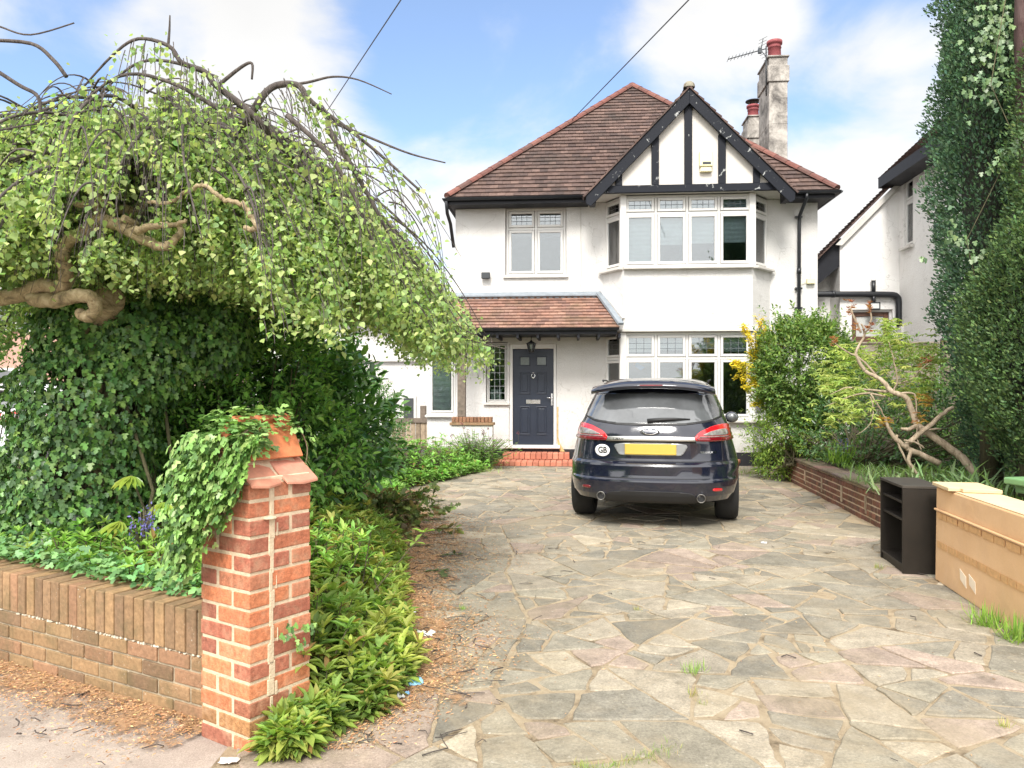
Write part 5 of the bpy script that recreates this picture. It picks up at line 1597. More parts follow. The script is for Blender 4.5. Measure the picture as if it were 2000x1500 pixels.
MT['palebark'] = bark("pale_brown_bark", (0.14, 0.10, 0.065), (0.28, 0.20, 0.13), (0.40, 0.31, 0.22), 16)
MT['stem'] = bark("green_brown_stem", (0.05, 0.05, 0.025), (0.10, 0.09, 0.045), (0.15, 0.13, 0.07), 30)

# ---------------- weeping birch
RS = np.random.RandomState(8)
birch = empty("weeping_birch", (-2.75, 5.7, 0.1), 0, "weeping birch with a wide drooping dome of fresh green leaves over the front garden", "tree")
bo_ = Vector((-2.75, 5.7, 0.1))
def rel(pts, o): return [(p[0]-o[0], p[1]-o[1], p[2]-o[2], *p[3:]) for p in pts]
mb = MB()
def limb(pts, mb, seg=10, n=6, o=bo_, wob=0.0):
    """pts: (x, y, z, radius) in the world"""
    sp = smooth_path(rel(pts, o), n)
    if wob: sp = [p+np.array([*RS.normal(0, wob, 3), 0]) for p in sp]
    mb.tube([p[:3] for p in sp], [p[3] for p in sp], seg)
# trunk hidden in ivy, then the crooked limbs the photograph shows
limb([(-3.05, 5.7, 0.05, .15), (-3.02, 5.65, 1.0, .125), (-2.95, 5.5, 1.85, .11), (-2.72, 5.2, 2.12, .10)], mb)
def PL(lst, Y0, r0, r1):
    """points seen at (px, py) at depth Y, tapering from r0 to r1"""
    out = []; n_ = len(lst)
    for i_, q_ in enumerate(lst):
        Y_ = Y0 if len(q_) == 2 else q_[2]
        out.append(((q_[0]-1000)/1502*Y_, Y_, 1.5-(q_[1]-762)/1502*Y_, r0+(r1-r0)*i_/(n_-1)))
    return out
GN = [PL([(-160, 600, 5.1), (-60, 588, 5.0), (30, 578, 5.0), (80, 560, 4.95), (122, 560, 4.9), (128, 530, 4.85), (122, 498, 4.8), (132, 472, 4.8), (165, 452, 4.75), (198, 425, 4.7), (212, 405, 4.75)], 4.9, .054, .034),
      PL([(60, 582, 4.98), (110, 588, 4.9), (150, 578, 4.85), (178, 582, 4.82), (188, 602, 4.82), (174, 620, 4.84), (156, 612, 4.86)], 4.9, .050, .034),
      PL([(198, 425, 4.7), (190, 402, 4.68), (170, 398, 4.7), (148, 400, 4.72)], 4.7, .034, .018),
      PL([(195, 428, 4.7), (235, 440, 4.62), (262, 456, 4.58), (290, 474, 4.55), (325, 480, 4.5), (348, 462, 4.5), (352, 440, 4.5)], 4.6, .042, .016),
      PL([(262, 452, 4.5), (300, 442, 4.45), (335, 440, 4.42), (365, 430, 4.4)], 4.5, .024, .010), PL([(205, 415, 4.72), (240, 408, 4.8), (268, 418, 4.85), (285, 400, 4.9), (300, 370, 5.0), (260, 330, 5.1)], 4.8, .032, .034),
      PL([(290, 395, 4.4), (330, 395, 4.35), (365, 375, 4.3), (395, 362, 4.28), (420, 376, 4.25), (440, 392, 4.25), (470, 396, 4.25), (490, 420, 4.25), (503, 448, 4.25), (478, 444, 4.3)], 4.3, .010, .015)]
for g_ in GN: limb(g_, mb, 11, 7, wob=.004)
for (x, y, z) in ((-2.49, 4.62, 2.66), (-2.30, 4.55, 2.52)):
    limb([(x+.05, y+.1, z-.03, .022), (x, y, z, .022)], mb, 8, 2)
trunk = mb.build("trunk", MT['bark'], birch)
# arching branches: over the dome, then down
def dome_z(r): return 3.72-0.085*r-0.215*r*r
CX, CY = -2.55, 5.55
mb = MB()
tw_p = []; tw_d = []
brs = []
for i in range(175):
    az = 2*PI*(i*0.618 % 1)+RS.normal(0, .12)
    Rm = RS.uniform(1.1, 2.75)
    if i >= 120: az = RS.uniform(-.95, .45); Rm = RS.uniform(1.6, 2.48)
    if math.sin(az) < 0: Rm *= 1-0.25*abs(math.sin(az))          # shallower towards the street
    zo = RS.uniform(-.60, -.02)
    P_ = []; ph = RS.uniform(0, 6.28); am = RS.uniform(.04, .13)
    for k in range(9):
        t = k/8; r = Rm*t
        x = CX+math.cos(az)*r+am*math.sin(ph+5*t)*math.sin(az)*1.0; y = CY+math.sin(az)*r-am*math.sin(ph+5*t)*math.cos(az)
        z = dome_z(r)+zo-(0.5*(1-t)**2.5)-0.35*t**4+0.05*math.sin(ph+7*t)
        if z < 1.90: z = 1.90-(1.90-z)*.2
        P_.append((x, y, z, 0.017*(1-t)**.8+0.003))
    brs.append(P_)
    limb(P_, mb, 6, 4)
for P_ in [PL([(640, 420, 5.0), (580, 320, 4.8), (530, 262, 4.6), (480, 212), (420, 165), (400, 140), (355, 122), (330, 90), (270, 76), (220, 108), (150, 185)], 4.5, .028, .005),
           PL([(420, 400, 5.1), (455, 300, 4.9), (490, 225), (530, 172), (580, 166), (602, 192), (625, 212), (680, 252), (740, 300), (820, 372)], 4.6, .028, .007),
           PL([(530, 172), (600, 161), (650, 150), (700, 156), (765, 184)], 4.6, .010, .003),
           PL([(130, 150), (105, 118), (60, 85), (-40, 78)], 4.4, .012, .010), PL([(145, 45), (60, 68), (0, 52), (-60, 30)], 4.2, .004, .006), PL([(-50, 110), (35, 165), (75, 190), (78, 240)], 4.4, .012, .010),
           PL([(328, 95), (331, 60), (332, 30)], 4.5, .009, .004), PL([(425, 168), (470, 132), (492, 124), (492, 155)], 4.5, .012, .006), PL([(640, 235), (720, 268), (800, 300), (870, 318)], 4.6, .010, .004),
           PL([(180, 200), (260, 128), (330, 120), (420, 150)], 4.7, .006, .012), PL([(120, 240), (230, 150), (330, 160), (430, 215)], 4.4, .006, .014), PL([(640, 250), (690, 330), (740, 420), (790, 520)], 4.5, .020, .006),
           PL([(560, 225), (640, 300), (700, 400), (730, 480)], 4.4, .016, .005)]:
    limb(P_, mb, 7, 5)
    if max(q_[3] for q_ in P_) > .0135 or P_[0][2] < 3.0: brs.append(P_)
# fine arching twigs standing clear of the crown
for i in range(170):
    az = RS.uniform(0, 6.28); r0 = RS.uniform(.2, 2.0); x0 = CX+math.cos(az)*r0; y0 = CY+math.sin(az)*r0*.8; a2 = az+RS.normal(0, .8); L = RS.uniform(.35, .9); hh = RS.uniform(.05, .22)
    limb([(x0+math.cos(a2)*L*t, y0+math.sin(a2)*L*t, dome_z(r0+L*t*.8)-.22+hh*4*t*(1-t)+(.1*(1-t)), .006*(1-t)+.0018) for t in np.linspace(0, 1, 5)], mb, 4, 3)
# hanging twigs and their leaves
LP, LD, LU, LS, LC = [], [], [], [], []
def hang(p, L, out):
    if p[0] > -.02: return
    out = np.array(out)
    if p[0] > -.5: out[0] *= .25
    nseg = 5; pts = []
    sway = RS.normal(0, .10, 3); sway[2] = 0
    for k in range(nseg+1):
        t = k/nseg
        q = np.array(p)+np.array([out[0], out[1], 0])*L*.32*math.sin(t*1.4)+sway*L*t*t; q[2] += .05*L*math.sin(t*2.0)-L*t**1.25*.93
        pts.append(q)
    if RS.uniform() < .55: mb.tube([rel([tuple(q)], bo_)[0] for q in pts], [.0035, .003, .0028, .0024, .002, .0015], 3, cap=False)
    m = max(3, int(L/0.034))
    for j in range(m):
        t = (j+RS.uniform(.2, .8))/m*nseg; a = min(int(t), nseg-1); f = t-a
        q = pts[a]*(1-f)+pts[a+1]*f
        ang = RS.uniform(0, 6.28)
        d = np.array([math.cos(ang)*.75, math.sin(ang)*.75, -0.55-RS.uniform(0, .7)])
        LP.append(q+d*.012); LD.append(d); LU.append(np.array([math.cos(ang)*.6+RS.normal(0, .5), math.sin(ang)*.6+RS.normal(0, .5), .8]))
        LS.append(RS.uniform(.024, .047)*(1.2 if RS.uniform() < .2 else 1))
        for _x in range(1 if RS.uniform() < .4 else 2):           # short side shoots
            o2 = RS.normal(0, .045, 3); a2 = RS.uniform(0, 6.28)
            LP.append(q+o2); LD.append(np.array([math.cos(a2), math.sin(a2), RS.uniform(-1.1, .25)])); LU.append(RS.normal(0, .6, 3)+np.array([0, -.3, .8])); LS.append(RS.uniform(.018, .042))
for P_ in brs:
    sp = smooth_path(P_, 6)
    n = len(sp)
    for i in range(2, n):
        t = i/n
        for _ in range(RS.poisson(1.7)):
            p = sp[i][:3]+RS.normal(0, .03, 3)
            out = unit(np.array([[p[0]-CX, p[1]-CY, 0.]]))[0]
            rr_ = math.hypot(p[0]-CX, p[1]-CY)
            zlow = 1.78+0.08*RS.normal()+max(0, .35*(1-rr_/2.2))+(0.30 if p[1] < 4.4 else 0)
            if p[1] < 4.85 and -3.2 < p[0] < -1.35 and RS.uniform() < .86: zlow = 2.66+RS.uniform(-.12, .25)
            hi = max(.2 if p[2] > 2.1 else .14, p[2]-zlow)
            L = min(hi, RS.uniform(.25, 1.0)*max(.45, hi))
            if p[0] > -.35: hi = max(.15, min(hi, p[2]-1.85-.15*RS.uniform())); L = min(L, hi)
            if t > .9: L = min(hi, RS.uniform(.5, 1.0)*hi+.1)
            hang(p, L, out)
twig = mb.build("branches", MT['twig'], birch)
n = len(LP)
keep = RS.uniform(size=n) < 1.0
LP = np.array(LP); 
dp_ = dome_z(np.hypot(LP[:, 0]-CX, LP[:, 1]-CY))-LP[:, 2]
thin = RS.uniform(size=n) < np.interp(dp_, [.05, .25, .45, .8], [.88, .72, .45, .08])
lim_pts = np.array([p_[:3] for g_ in GN for p_ in smooth_path(g_, 3)])
near_limb = np.zeros(n, bool)          # the crown has been cut back in front of the old limbs
for p_ in lim_pts:
    sc_ = LP[:, 1]/p_[1]
    near_limb |= (np.hypot(LP[:, 0]/sc_-p_[0], (LP[:, 2]-1.5)/sc_+1.5-p_[2]) < .095) & (LP[:, 1] < p_[1]+.03)
thin |= near_limb & (RS.uniform(size=n) < .88)
k = ~thin
print("birch leaves", k.sum())
bpal = [(0.28, 0.36, 0.135), (0.33, 0.40, 0.16), (0.235, 0.325, 0.13), (0.35, 0.42, 0.175), (0.38, 0.44, 0.19), (0.19, 0.28, 0.12)]
leaf_mesh("crown", L_BIRCH, LP[k]-np.array(bo_), np.array(LD)[k], np.array(LU)[k], np.array(LS)[k], tint(RS, k.sum(), bpal, .16), ML['birch'], birch)

# ---------------- ivy smothering the trunk
ivt = empty("ivy_thicket", (-3.05, 5.55, 0.15), 0, "dense dark column of ivy smothering the birch trunk behind the low wall", "ivy")
io = np.array([-3.05, 5.55, 0.15])
rs = np.random.RandomState(3)
def blob_pts(rs, n, spheres):
    w = np.array([s[3]**2 for s in spheres]); w /= w.sum()
    idx = rs.choice(len(spheres), n, p=w); q = rand_dirs(rs, n)
    c = np.array([s[:3] for s in spheres])[idx]; r = np.array([s[3] for s in spheres])[idx][:, None]
    p = c+q*r*(1+.10*np.sin(q[:, :1]*6+c[:, :1]*5)*np.cos(q[:, 2:3]*7+c[:, 2:3]*3)+rs.normal(0, .09, (n, 1)))
    ok = np.ones(n, bool)
    for s in spheres: ok &= np.linalg.norm(p-np.array(s[:3]), axis=1) > s[3]*.80
    return p[ok], q[ok]
sph = [(-3.15, 5.5, .5, .47), (-3.1, 5.5, .95, .47), (-3.02, 5.5, 1.4, .46), (-2.62, 5.55, 1.80, .34), (-3.15, 5.4, .3, .45), (-3.05, 5.5, 1.85, .32), (-2.25, 5.75, 1.9, .28)]
p, q = blob_pts(rs, 30000, sph)
dn = unit(np.column_stack([rs.normal(0, .4, len(p)), rs.normal(0, .4, len(p)), -np.ones(len(p))])+q*.35)
leaf_mesh("leaves", L_IVY, p-io, dn, unit(q+rs.normal(0, .45, q.shape)+np.array([0, 0, .35])), rs.uniform(.024, .058, len(p)),
          tint(rs, len(p), [(0.060, 0.135, 0.040), (0.080, 0.170, 0.045), (0.105, 0.205, 0.05), (0.050, 0.105, 0.04), (0.14, 0.25, 0.06)], .2), ML['ivy'], ivt)
mb = MB()
for i in range(40):
    x, y = rs.uniform(-3.4, -2.6), rs.uniform(5.3, 5.8)
    mb.tube([p_-io for p_ in (np.array([x, y, .1]), np.array([x+rs.normal(0, .1), y, .8]), np.array([x*.5-1.45+rs.normal(0, .1), y, 1.7]))], .014, 5)
mb.build("stems", MT['stem'], ivt)

# ---------------- laurel and the shrubs below the birch
def shrub(name, label, cat, o, spheres, nsh, L, per, size, tpl, mat, pal, seed, spread=.9, up=.55, droop=.3, group=None, stems=True, jit=.2, loosen=0.0, shell=.80, stemmat='stem'):
    rs = np.random.RandomState(seed)
    e = empty(name, o, 0, label, cat, group)
    p, q = blob_pts(rs, nsh, spheres)
    if loosen: p = p+q*rs.exponential(loosen, (len(p), 1))
    D = q+np.array([0, 0, up])+rs.normal(0, .35, q.shape)
    k = p[:, 2] > .03
    p, D = p[k], D[k]
    P, Dd, U, S_ = shoots(rs, p-unit(D)*L*.6, D, L, per, size, spread, droop)
    k = P[:, 2] > .02
    P, Dd, U, S_ = P[k], Dd[k], U[k], S_[k]
    leaf_mesh("foliage", tpl, P-np.array(o), Dd, U, S_, tint(rs, len(P), pal, jit), ML[mat], e)
    if stems:
        mb = MB()
        base = np.array(o)
        for i in range(min(60, len(p)//3)):
            b = p[rs.randint(len(p))]-base; m = b*.5+rs.normal(0, .05, 3)
            b0 = np.array([rs.normal(0, .12), rs.normal(0, .12), 0])
            mb.tube([b0, m, b*.93], [.016, .011, .004], 5)
        mb.build("stems", MT[stemmat], e)
    return e
lpal = [(0.065, 0.160, 0.032), (0.085, 0.195, 0.038), (0.048, 0.120, 0.030), (0.115, 0.235, 0.045), (0.040, 0.095, 0.026)]
shrub("laurel_bush", "large glossy cherry laurel bush directly behind the brick gate pillar", "bush", (-2.05, 7.2, .1),
      [(-2.3, 7.1, 1.0, .85), (-1.95, 7.6, 1.15, .70), (-2.8, 7.2, 1.2, .85), (-2.2, 7.3, 1.6, .65), (-2.5, 6.5, .75, .55), (-2.05, 6.6, .75, .45)], 2500, .30, 7, .115, L_OVAL, 'laurel', lpal, 12, droop=.4)
shrub("elder_bush", "mid green leafy bush between the ivy column and the laurel", "bush", (-2.1, 6.3, .1),
      [(-2.25, 6.2, 1.2, .5), (-2.0, 6.3, 1.55, .45), (-2.4, 6.2, .7, .55), (-1.75, 6.3, 1.05, .45)], 1150, .22, 7, .065, L_OVAL, 'fine', [(0.11, 0.23, 0.045), (0.145, 0.285, 0.055), (0.085, 0.18, 0.045), (0.18, 0.33, 0.07)], 13, up=.25)
shrub("privet_bush", "small leaved grey green bush at the far end of the garden bed by the gate", "bush", (-2.0, 11.6, .05),
      [(-2.6, 11.8, .9, .85), (-2.3, 11.2, .45, .5), (-2.8, 12.6, 1.1, .85), (-2.25, 12.4, .4, .42)], 2200, .18, 7, .055, L_OVAL, 'fine', [(0.11, 0.20, 0.065), (0.085, 0.165, 0.055), (0.145, 0.25, 0.085), (0.07, 0.135, 0.05)], 14)
shrub("tall_hedge_bush", "tall dark hedge bush filling the back of the front garden", "bush", (-4.0, 9.4, .1),
      [(-3.4, 9.2, 1.2, 1.1), (-4.4, 9.2, .9, .8), (-3.0, 9.6, 1.8, .9), (-4.0, 9.6, 1.9, .8)], 1700, .28, 7, .10, L_OVAL, 'laurel', lpal[:3], 15)
shrub("bramble_bush", "loose bright green bush at the left end of the low wall", "bush", (-4.2, 6.2, .1),
      [(-4.6, 6.6, 1.9, .5), (-4.1, 6.0, 1.8, .3), (-4.9, 6.4, 1.3, .35), (-3.95, 5.6, .35, .25), (-4.6, 5.6, .4, .4)], 300, .25, 6, .075, L_OVAL, 'fine', [(0.09, 0.17, 0.05), (0.12, 0.21, 0.06), (0.07, 0.13, 0.05)], 16, loosen=.06)
# fan-leaved plant in front of the ivy
fat = empty("fatsia_plant", (-2.35, 5.2, .2), 0, "plant with large yellow green fingered leaves in front of the laurel", "plant")
rs = np.random.RandomState(40)
P, D, U, S_ = [], [], [], []
mb = MB()
for i, (x, y, z, yaw) in enumerate([(-2.25, 4.95, .78, -.9), (-2.45, 4.95, .95, -1.6), (-2.1, 5.0, .62, -.5), (-2.15, 5.2, 1.05, -1.0), (-2.55, 5.0, .65, -2.0), (-2.3, 4.9, .5, -1.3)]):
    mb = MB(); mb.tube([(0, 0, 0), ((x+2.35)*.5, (y-5.2)*.5, (z-.2)*.6), (x+2.35, y-5.2, z-.2)], .008, 5); mb.build("stem", MT['stem'], fat)
    for k in range(-4, 5):
        a = yaw+k*.33
        P.append((x+2.35, y-5.2, z-.2)); D.append((math.cos(a), math.sin(a), -.35-.04*abs(k))); U.append((0, -.3, 1)); S_.append(.17-.012*abs(k))
leaf_mesh("leaves", L_NARROW, P, D, U, S_, tint(rs, len(P), [(0.20, 0.27, 0.04), (0.25, 0.31, 0.05), (0.15, 0.23, 0.04)], .1), ML['laurel'], fat)

# ---------------- low leafy plants beside the pillar and behind the wall
def rosettes(name, label, cat, o, pts, hgt, per, size, pal, seed, tpl=L_NARROW, mat='low', whorls=3, group=None):
    rs = np.random.RandomState(seed)
    e = empty(name, o, 0, label, cat, group)
    P, D, U, S_, C = [], [], [], [], []
    mb = MB(); oo = np.array(o)
    cols = tint(rs, len(pts), pal, .14)
    for i, (x, y, z0, h) in enumerate(pts):
        lean = rs.normal(0, .28, 2); tip = np.array([x+lean[0]*h, y+lean[1]*h, z0+h])
        base = np.array([x, y, z0])
        mb.tube([base-oo, (base+tip)/2-oo, tip-oo], [.006, .005, .003], 4, cap=False)
        for w_ in range(whorls):
            t = 1-w_*.17-(.25 if w_ > 1 else 0); c = base+(tip-base)*t
            m = per if w_ == 0 else max(3, per-2); ph = rs.uniform(0, 6.28)
            for k in range(m):
                a = ph+2*PI*k/m+rs.normal(0, .18); el = (.6 if w_ == 0 else .05)+rs.normal(0, .32)
                P.append(c-oo); D.append((math.cos(a)*math.cos(el), math.sin(a)*math.cos(el), math.sin(el))); U.append((-math.cos(a)*.4, -math.sin(a)*.4, 1))
                S_.append(size*rs.uniform(.55, 1.25)*(1.0 if w_ else .8)); C.append(cols[i]*(1.0 if w_ else 1.15)*rs.uniform(.8, 1.2) if rs.uniform() > .035 else np.array([.30, .19, .07]))
    leaf_mesh("leaves", tpl, P, D, U, S_, np.clip(np.array(C), 0, 1), ML[mat], e)
    mb.build("stems", MT['stem'], e)
    return e
rs = np.random.RandomState(51)
pts = []
while len(pts) < 700:
    y = 3.15+4.5*rs.uniform(0, 1)**1.35; x = drive_left(y)-abs(rs.normal(0, .42))+.06
    if y < 4.1: x = rs.uniform(-1.0, drive_left(y)+.08) if y > 3.3 else rs.uniform(-1.0, -.86)
    # outside the pillar
    d = Vector((x, y))-PA
    if -0.05 < d.dot(PU) < .40 and -0.05 < d.dot(PV) < .42: continue
    if behind_wall(x, y) < .12 and d.dot(PV) > 0.1: continue
    if x < -2.3: continue
    inn_ = min(1, max(0, (drive_left(y)-x)/.40))
    pts.append((x, y, max(bed_z(x, y), 0), (.07+.27*inn_**.7+rs.uniform(-.02, .08))*(1 if y > 3.6 else .75)))
rosettes("spurge_patch", "low patch of yellow green whorled leaves spilling onto the drive beside the gate pillar", "plant", (-.9, 4.6, 0), pts, .3, 7, .105,
         [(0.26, 0.34, 0.07), (0.32, 0.40, 0.085), (0.20, 0.30, 0.07), (0.36, 0.37, 0.10), (0.16, 0.25, 0.06)], 52, L_LANCE)
pts = []
rs = np.random.RandomState(61)
while len(pts) < 760:
    t = rs.uniform(.15, 4.2); dd = rs.uniform(.22, 1.35)
    q_ = W0+WALLDIR*t+Vector((-WALLDIR.y*-1, -WALLDIR.x))*dd
    pts.append((q_.x, q_.y, .27, rs.uniform(.08, .30)+.10*min(1, dd)))
rosettes("pachysandra_patch", "bed of bright green whorled ground plants growing behind the low brick wall", "plant", (-2.2, 4.6, .1), pts, .3, 6, .085,
         [(0.17, 0.30, 0.06), (0.22, 0.36, 0.08), (0.13, 0.25, 0.06), (0.26, 0.37, 0.09)], 62, L_LANCE)
# trailing ivy along the wall top
iv2 = empty("wall_ivy", (W0.x, W0.y, .5), 0, "pale trailing ivy hugging the top of the low brick wall", "ivy")
rs = np.random.RandomState(63); n = 900
t = rs.uniform(0.0, 4.0, n); dd = .10+np.abs(rs.normal(0, .13, n)); nrm = np.array([WALLDIR.y, -WALLDIR.x])
p = np.column_stack([W0.x+WALLDIR.x*t+nrm[0]*dd, W0.y+WALLDIR.y*t+nrm[1]*dd, .51+rs.uniform(0, .09, n)])
a = rs.uniform(0, 6.28, n)
leaf_mesh("leaves", L_IVY, p-np.array([W0.x, W0.y, .5]), np.column_stack([np.cos(a), np.sin(a), rs.normal(-.2, .3, n)]), np.column_stack([rs.normal(0, .4, n)-.2, rs.normal(0, .4, n)-.4, np.ones(n)]), rs.uniform(.035, .06, n),
          tint(rs, n, [(0.12, 0.25, 0.09), (0.16, 0.30, 0.11), (0.10, 0.20, 0.075)], .18), ML['ivy'], iv2)

# ---------------- ivy on the pillar
pi_ = empty("pillar_ivy", (PA.x, PA.y, 0), PZ, "variegated small leaved ivy draped over the left shoulder and cap of the brick pillar", "ivy")
rs = np.random.RandomState(71)
P, D, U, S_ = [], [], [], []
zc0 = NC*CH-.02
def ivy_at(x, y, z, nx, ny, nz, s):
    P.append((x, y, z)); a = rs.uniform(0, 6.28)
    nrm = np.array([nx, ny, nz], float); nrm /= np.linalg.norm(nrm)
    d = np.array([rs.normal(0, .6), rs.normal(0, .6), -1.0]); d -= nrm*d.dot(nrm)*.8
    if nz > .8: d = np.array([math.cos(a), math.sin(a), -.2])
    D.append(d+nrm*.3); U.append(nrm+rs.normal(0, .35, 3)); S_.append(s)
n0 = 0
while n0 < 1500:
    # left-hand face (x = 0 plane): covered down a slanting edge
    y = rs.uniform(-.02, S+.05); z = rs.uniform(.62, zc0+.20)
    lim = .70+ .42*max(0, 1-(y+.02)/.30)**.9 if y < .30 else .72
    if z < lim+rs.normal(0, .03): continue
    th = .02+abs(rs.normal(0, .05))+ (.05 if y > .15 else 0)
    if z > zc0+.05: th -= (z-zc0)*.35
    ivy_at(-th, y, z, -1, .15, .45, rs.uniform(.028, .046)); n0 += 1
for _ in range(330):
    x = rs.uniform(-.05, .15); y = rs.uniform(.02, S+.05); z = zc0+.26-abs(y-S/2)*.75+rs.uniform(-.02, .06)
    ivy_at(x, y, z, -.2, (y-S/2)*1.2, 1, rs.uniform(.028, .046))
for _ in range(110):
    x = abs(rs.normal(0, .10)); y = S/2-rs.uniform(.0, .12); z = zc0+.25-abs(y-S/2)*1.25+rs.uniform(.0, .03)
    if x > .30: continue
    ivy_at(x, y, z, 0, -1, .8, rs.uniform(.025, .042))
for _ in range(60):
    x = rs.uniform(.16, .34); y = S/2-rs.uniform(-.03, .09); ivy_at(x, y, zc0+.27-abs(y-S/2)*.9+rs.uniform(0, .05), 0, -.3, 1, rs.uniform(.025, .04))
for _ in range(36):
    t = rs.uniform(0, 1); ivy_at(S+.03+.05*math.sin(t*4)+rs.normal(0, .012), .08+rs.normal(0, .02), zc0+.23-.24*t, .6, -.6, .4, rs.uniform(.022, .036))
for _ in range(24):
    ivy_at(.23+rs.normal(0, .04), -.02-rs.uniform(0, .02), .45+rs.normal(0, .035), 0, -1, .3, rs.uniform(.02, .036))
leaf_mesh("leaves", L_IVY, P, D, U, S_, tint(rs, len(P), [(0.155, 0.275, 0.068), (0.195, 0.325, 0.085), (0.11, 0.21, 0.052), (0.25, 0.36, 0.125), (0.07, 0.14, 0.04)], .15), ML['ivy'], pi_)
mb = MB()
for i in range(26):
    y = rs.uniform(0, S); pts_ = [(-.012, .15+y*.5, .86+rs.uniform(0, .15)), (-.02, y*.6+.12, 1.0), (-.02, y*.7+.1, zc0+.05), (.05, S/2+rs.normal(0, .05), zc0+.22)]
    mb.tube(smooth_path(pts_, 4), .004, 5)
mb.tube(smooth_path([(S+.02, .10, zc0+.22), (S+.06, .09, zc0+.12), (S+.03, .08, zc0)], 4), .003, 5)
mb.build("stems", MT['palebark'], pi_)

# ------------------------------------------------------------------ conifers on the right
def conifer(label, o, cols_, n, prof, pal, seed, size=.085):
    """cols_: leaders (x, y, radius, z0, z1)"""
    rs = np.random.RandomState(seed)
    e = empty("conifer_tree", o, 0, label, "tree", "conifers beside the drive")
    oo = np.array(o); P, D, U = [], [], []
    w = np.array([c[2]*(c[4]-c[3]) for c in cols_]); w /= w.sum()
    for c, wi in zip(cols_, w):
        m = int(n*wi)
        t = rs.uniform(0, 1, m); a = rs.uniform(0, 2*PI, m)
        z = c[3]+(c[4]-c[3])*t
        r = c[2]*np.interp(t, [q[0] for q in prof], [q[1] for q in prof])
        r = r*(1+.10*np.sin(a*5+z*3.1)+.09*np.sin(a*3-z*5.3)+.08*np.sin(a*11+z*9)*np.sin(z*13+a*4)+.05*np.sin(a*23-z*17))-np.abs(rs.normal(0, .13, m))+rs.uniform(0, .05, m)
        q = np.column_stack([np.cos(a), np.sin(a), np.zeros(m)])
        P.append(np.column_stack([c[0]+q[:, 0]*r, c[1]+q[:, 1]*r, z])); d = q*.7+np.array([0, 0, .65])+rs.normal(0, .38, (m, 3)); D.append(d)
        U.append(np.cross(d, rs.normal(0, 1, (m, 3))))
    P, D, U = map(np.concatenate, (P, D, U))
    ok = np.ones(len(P), bool)
    for c in cols_:
        t = np.clip((P[:, 2]-c[3])/(c[4]-c[3]), 0, 1); r = c[2]*np.interp(t, [q[0] for q in prof], [q[1] for q in prof])
        ok &= ~((np.hypot(P[:, 0]-c[0], P[:, 1]-c[1]) < r*.56) & (P[:, 2] > c[3]) & (P[:, 2] < c[4]))
    P, D, U = P[ok], D[ok], U[ok]
    leaf_mesh("crown", L_OVAL, P-oo, D, U, rs.uniform(.7, 1.35, len(P))*size, tint(rs, len(P), pal, .2), ML['conifer'], e)
    mb = MB()
    for c in cols_: mb.tube([(c[0]-o[0], c[1]-o[1], 0.0), (c[0]-o[0], c[1]-o[1], c[4]*.6), (c[0]-o[0], c[1]-o[1], c[4]-.4)], [.10, .07, .02], 7)
    mb.build("trunk", MT['stem'], e)
    # dark woody core so that the crown is not see-through
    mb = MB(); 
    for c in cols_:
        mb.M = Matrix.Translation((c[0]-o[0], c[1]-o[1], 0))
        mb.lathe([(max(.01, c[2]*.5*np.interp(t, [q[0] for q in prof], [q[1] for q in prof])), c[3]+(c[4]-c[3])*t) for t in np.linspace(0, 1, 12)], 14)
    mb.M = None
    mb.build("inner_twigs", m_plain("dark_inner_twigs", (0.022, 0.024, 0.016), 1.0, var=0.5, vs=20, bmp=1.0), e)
    return e
prof = [(0, .35), (.08, .62), (.25, .92), (.5, 1.0), (.75, .86), (.9, .55), (1, .06)]
conifer("broad mid green conifer behind the green bin, its foliage full to the ground", (5.5, 7.2, .4), [(5.42, 7.15, .95, .45, 3.75), (5.02, 7.45, .60, 1.0, 3.0), (5.85, 6.9, .9, .42, 4.1), (5.20, 6.75, .55, .42, 2.1), (5.20, 7.4, .58, 1.5, 3.55), (5.35, 7.3, .55, 2.2, 5.25)],
        190000, prof, [(0.060, 0.105, 0.042), (0.080, 0.132, 0.048), (0.048, 0.085, 0.040), (0.105, 0.165, 0.055)], 81, .037)
conifer("taller dark blue green conifer with pale ivy climbing it, behind the nearer one", (5.9, 8.7, .4), [(5.95, 8.7, 1.0, .6, 8.2), (5.28, 8.5, .56, 1.8, 6.3), (6.5, 8.4, .95, .5, 7.5), (5.36, 8.55, .50, 3.4, 8.0)],
        190000, [(0, .6), (.15, .85), (.4, 1), (.7, .92), (.88, .62), (1, .1)], [(0.060, 0.115, 0.066), (0.078, 0.140, 0.076), (0.050, 0.092, 0.058), (0.095, 0.165, 0.084)], 82, .042)
tk = empty("bare_trunk", (5.12, 7.62, .4), 0, "dark reddish bare trunk standing against the top of the taller conifer", "tree")
mb = MB(); mb.tube([(0.1, 0.1, 0), (0.06, 0, 3), (0, 0, 4.6), (.03, 0, 7)], [.16, .14, .13, .11], 12)
mb.build("trunk", bark("dark_red_bark", (0.035, 0.018, 0.016), (0.075, 0.040, 0.036), (0.12, 0.075, 0.07), 12, (1, 1, .2)), tk)
ci = empty("climbing_ivy", (4.95, 7.6, 3), 0, "pale large leaved ivy hanging over the upper face of the tall conifer", "ivy")
rs = np.random.RandomState(83)
P, D, U, S_ = [], [], [], []
def P2(px, py, Y): return np.array([(px-1000)/1502*Y, Y, 1.5-(py-762)/1502*Y])
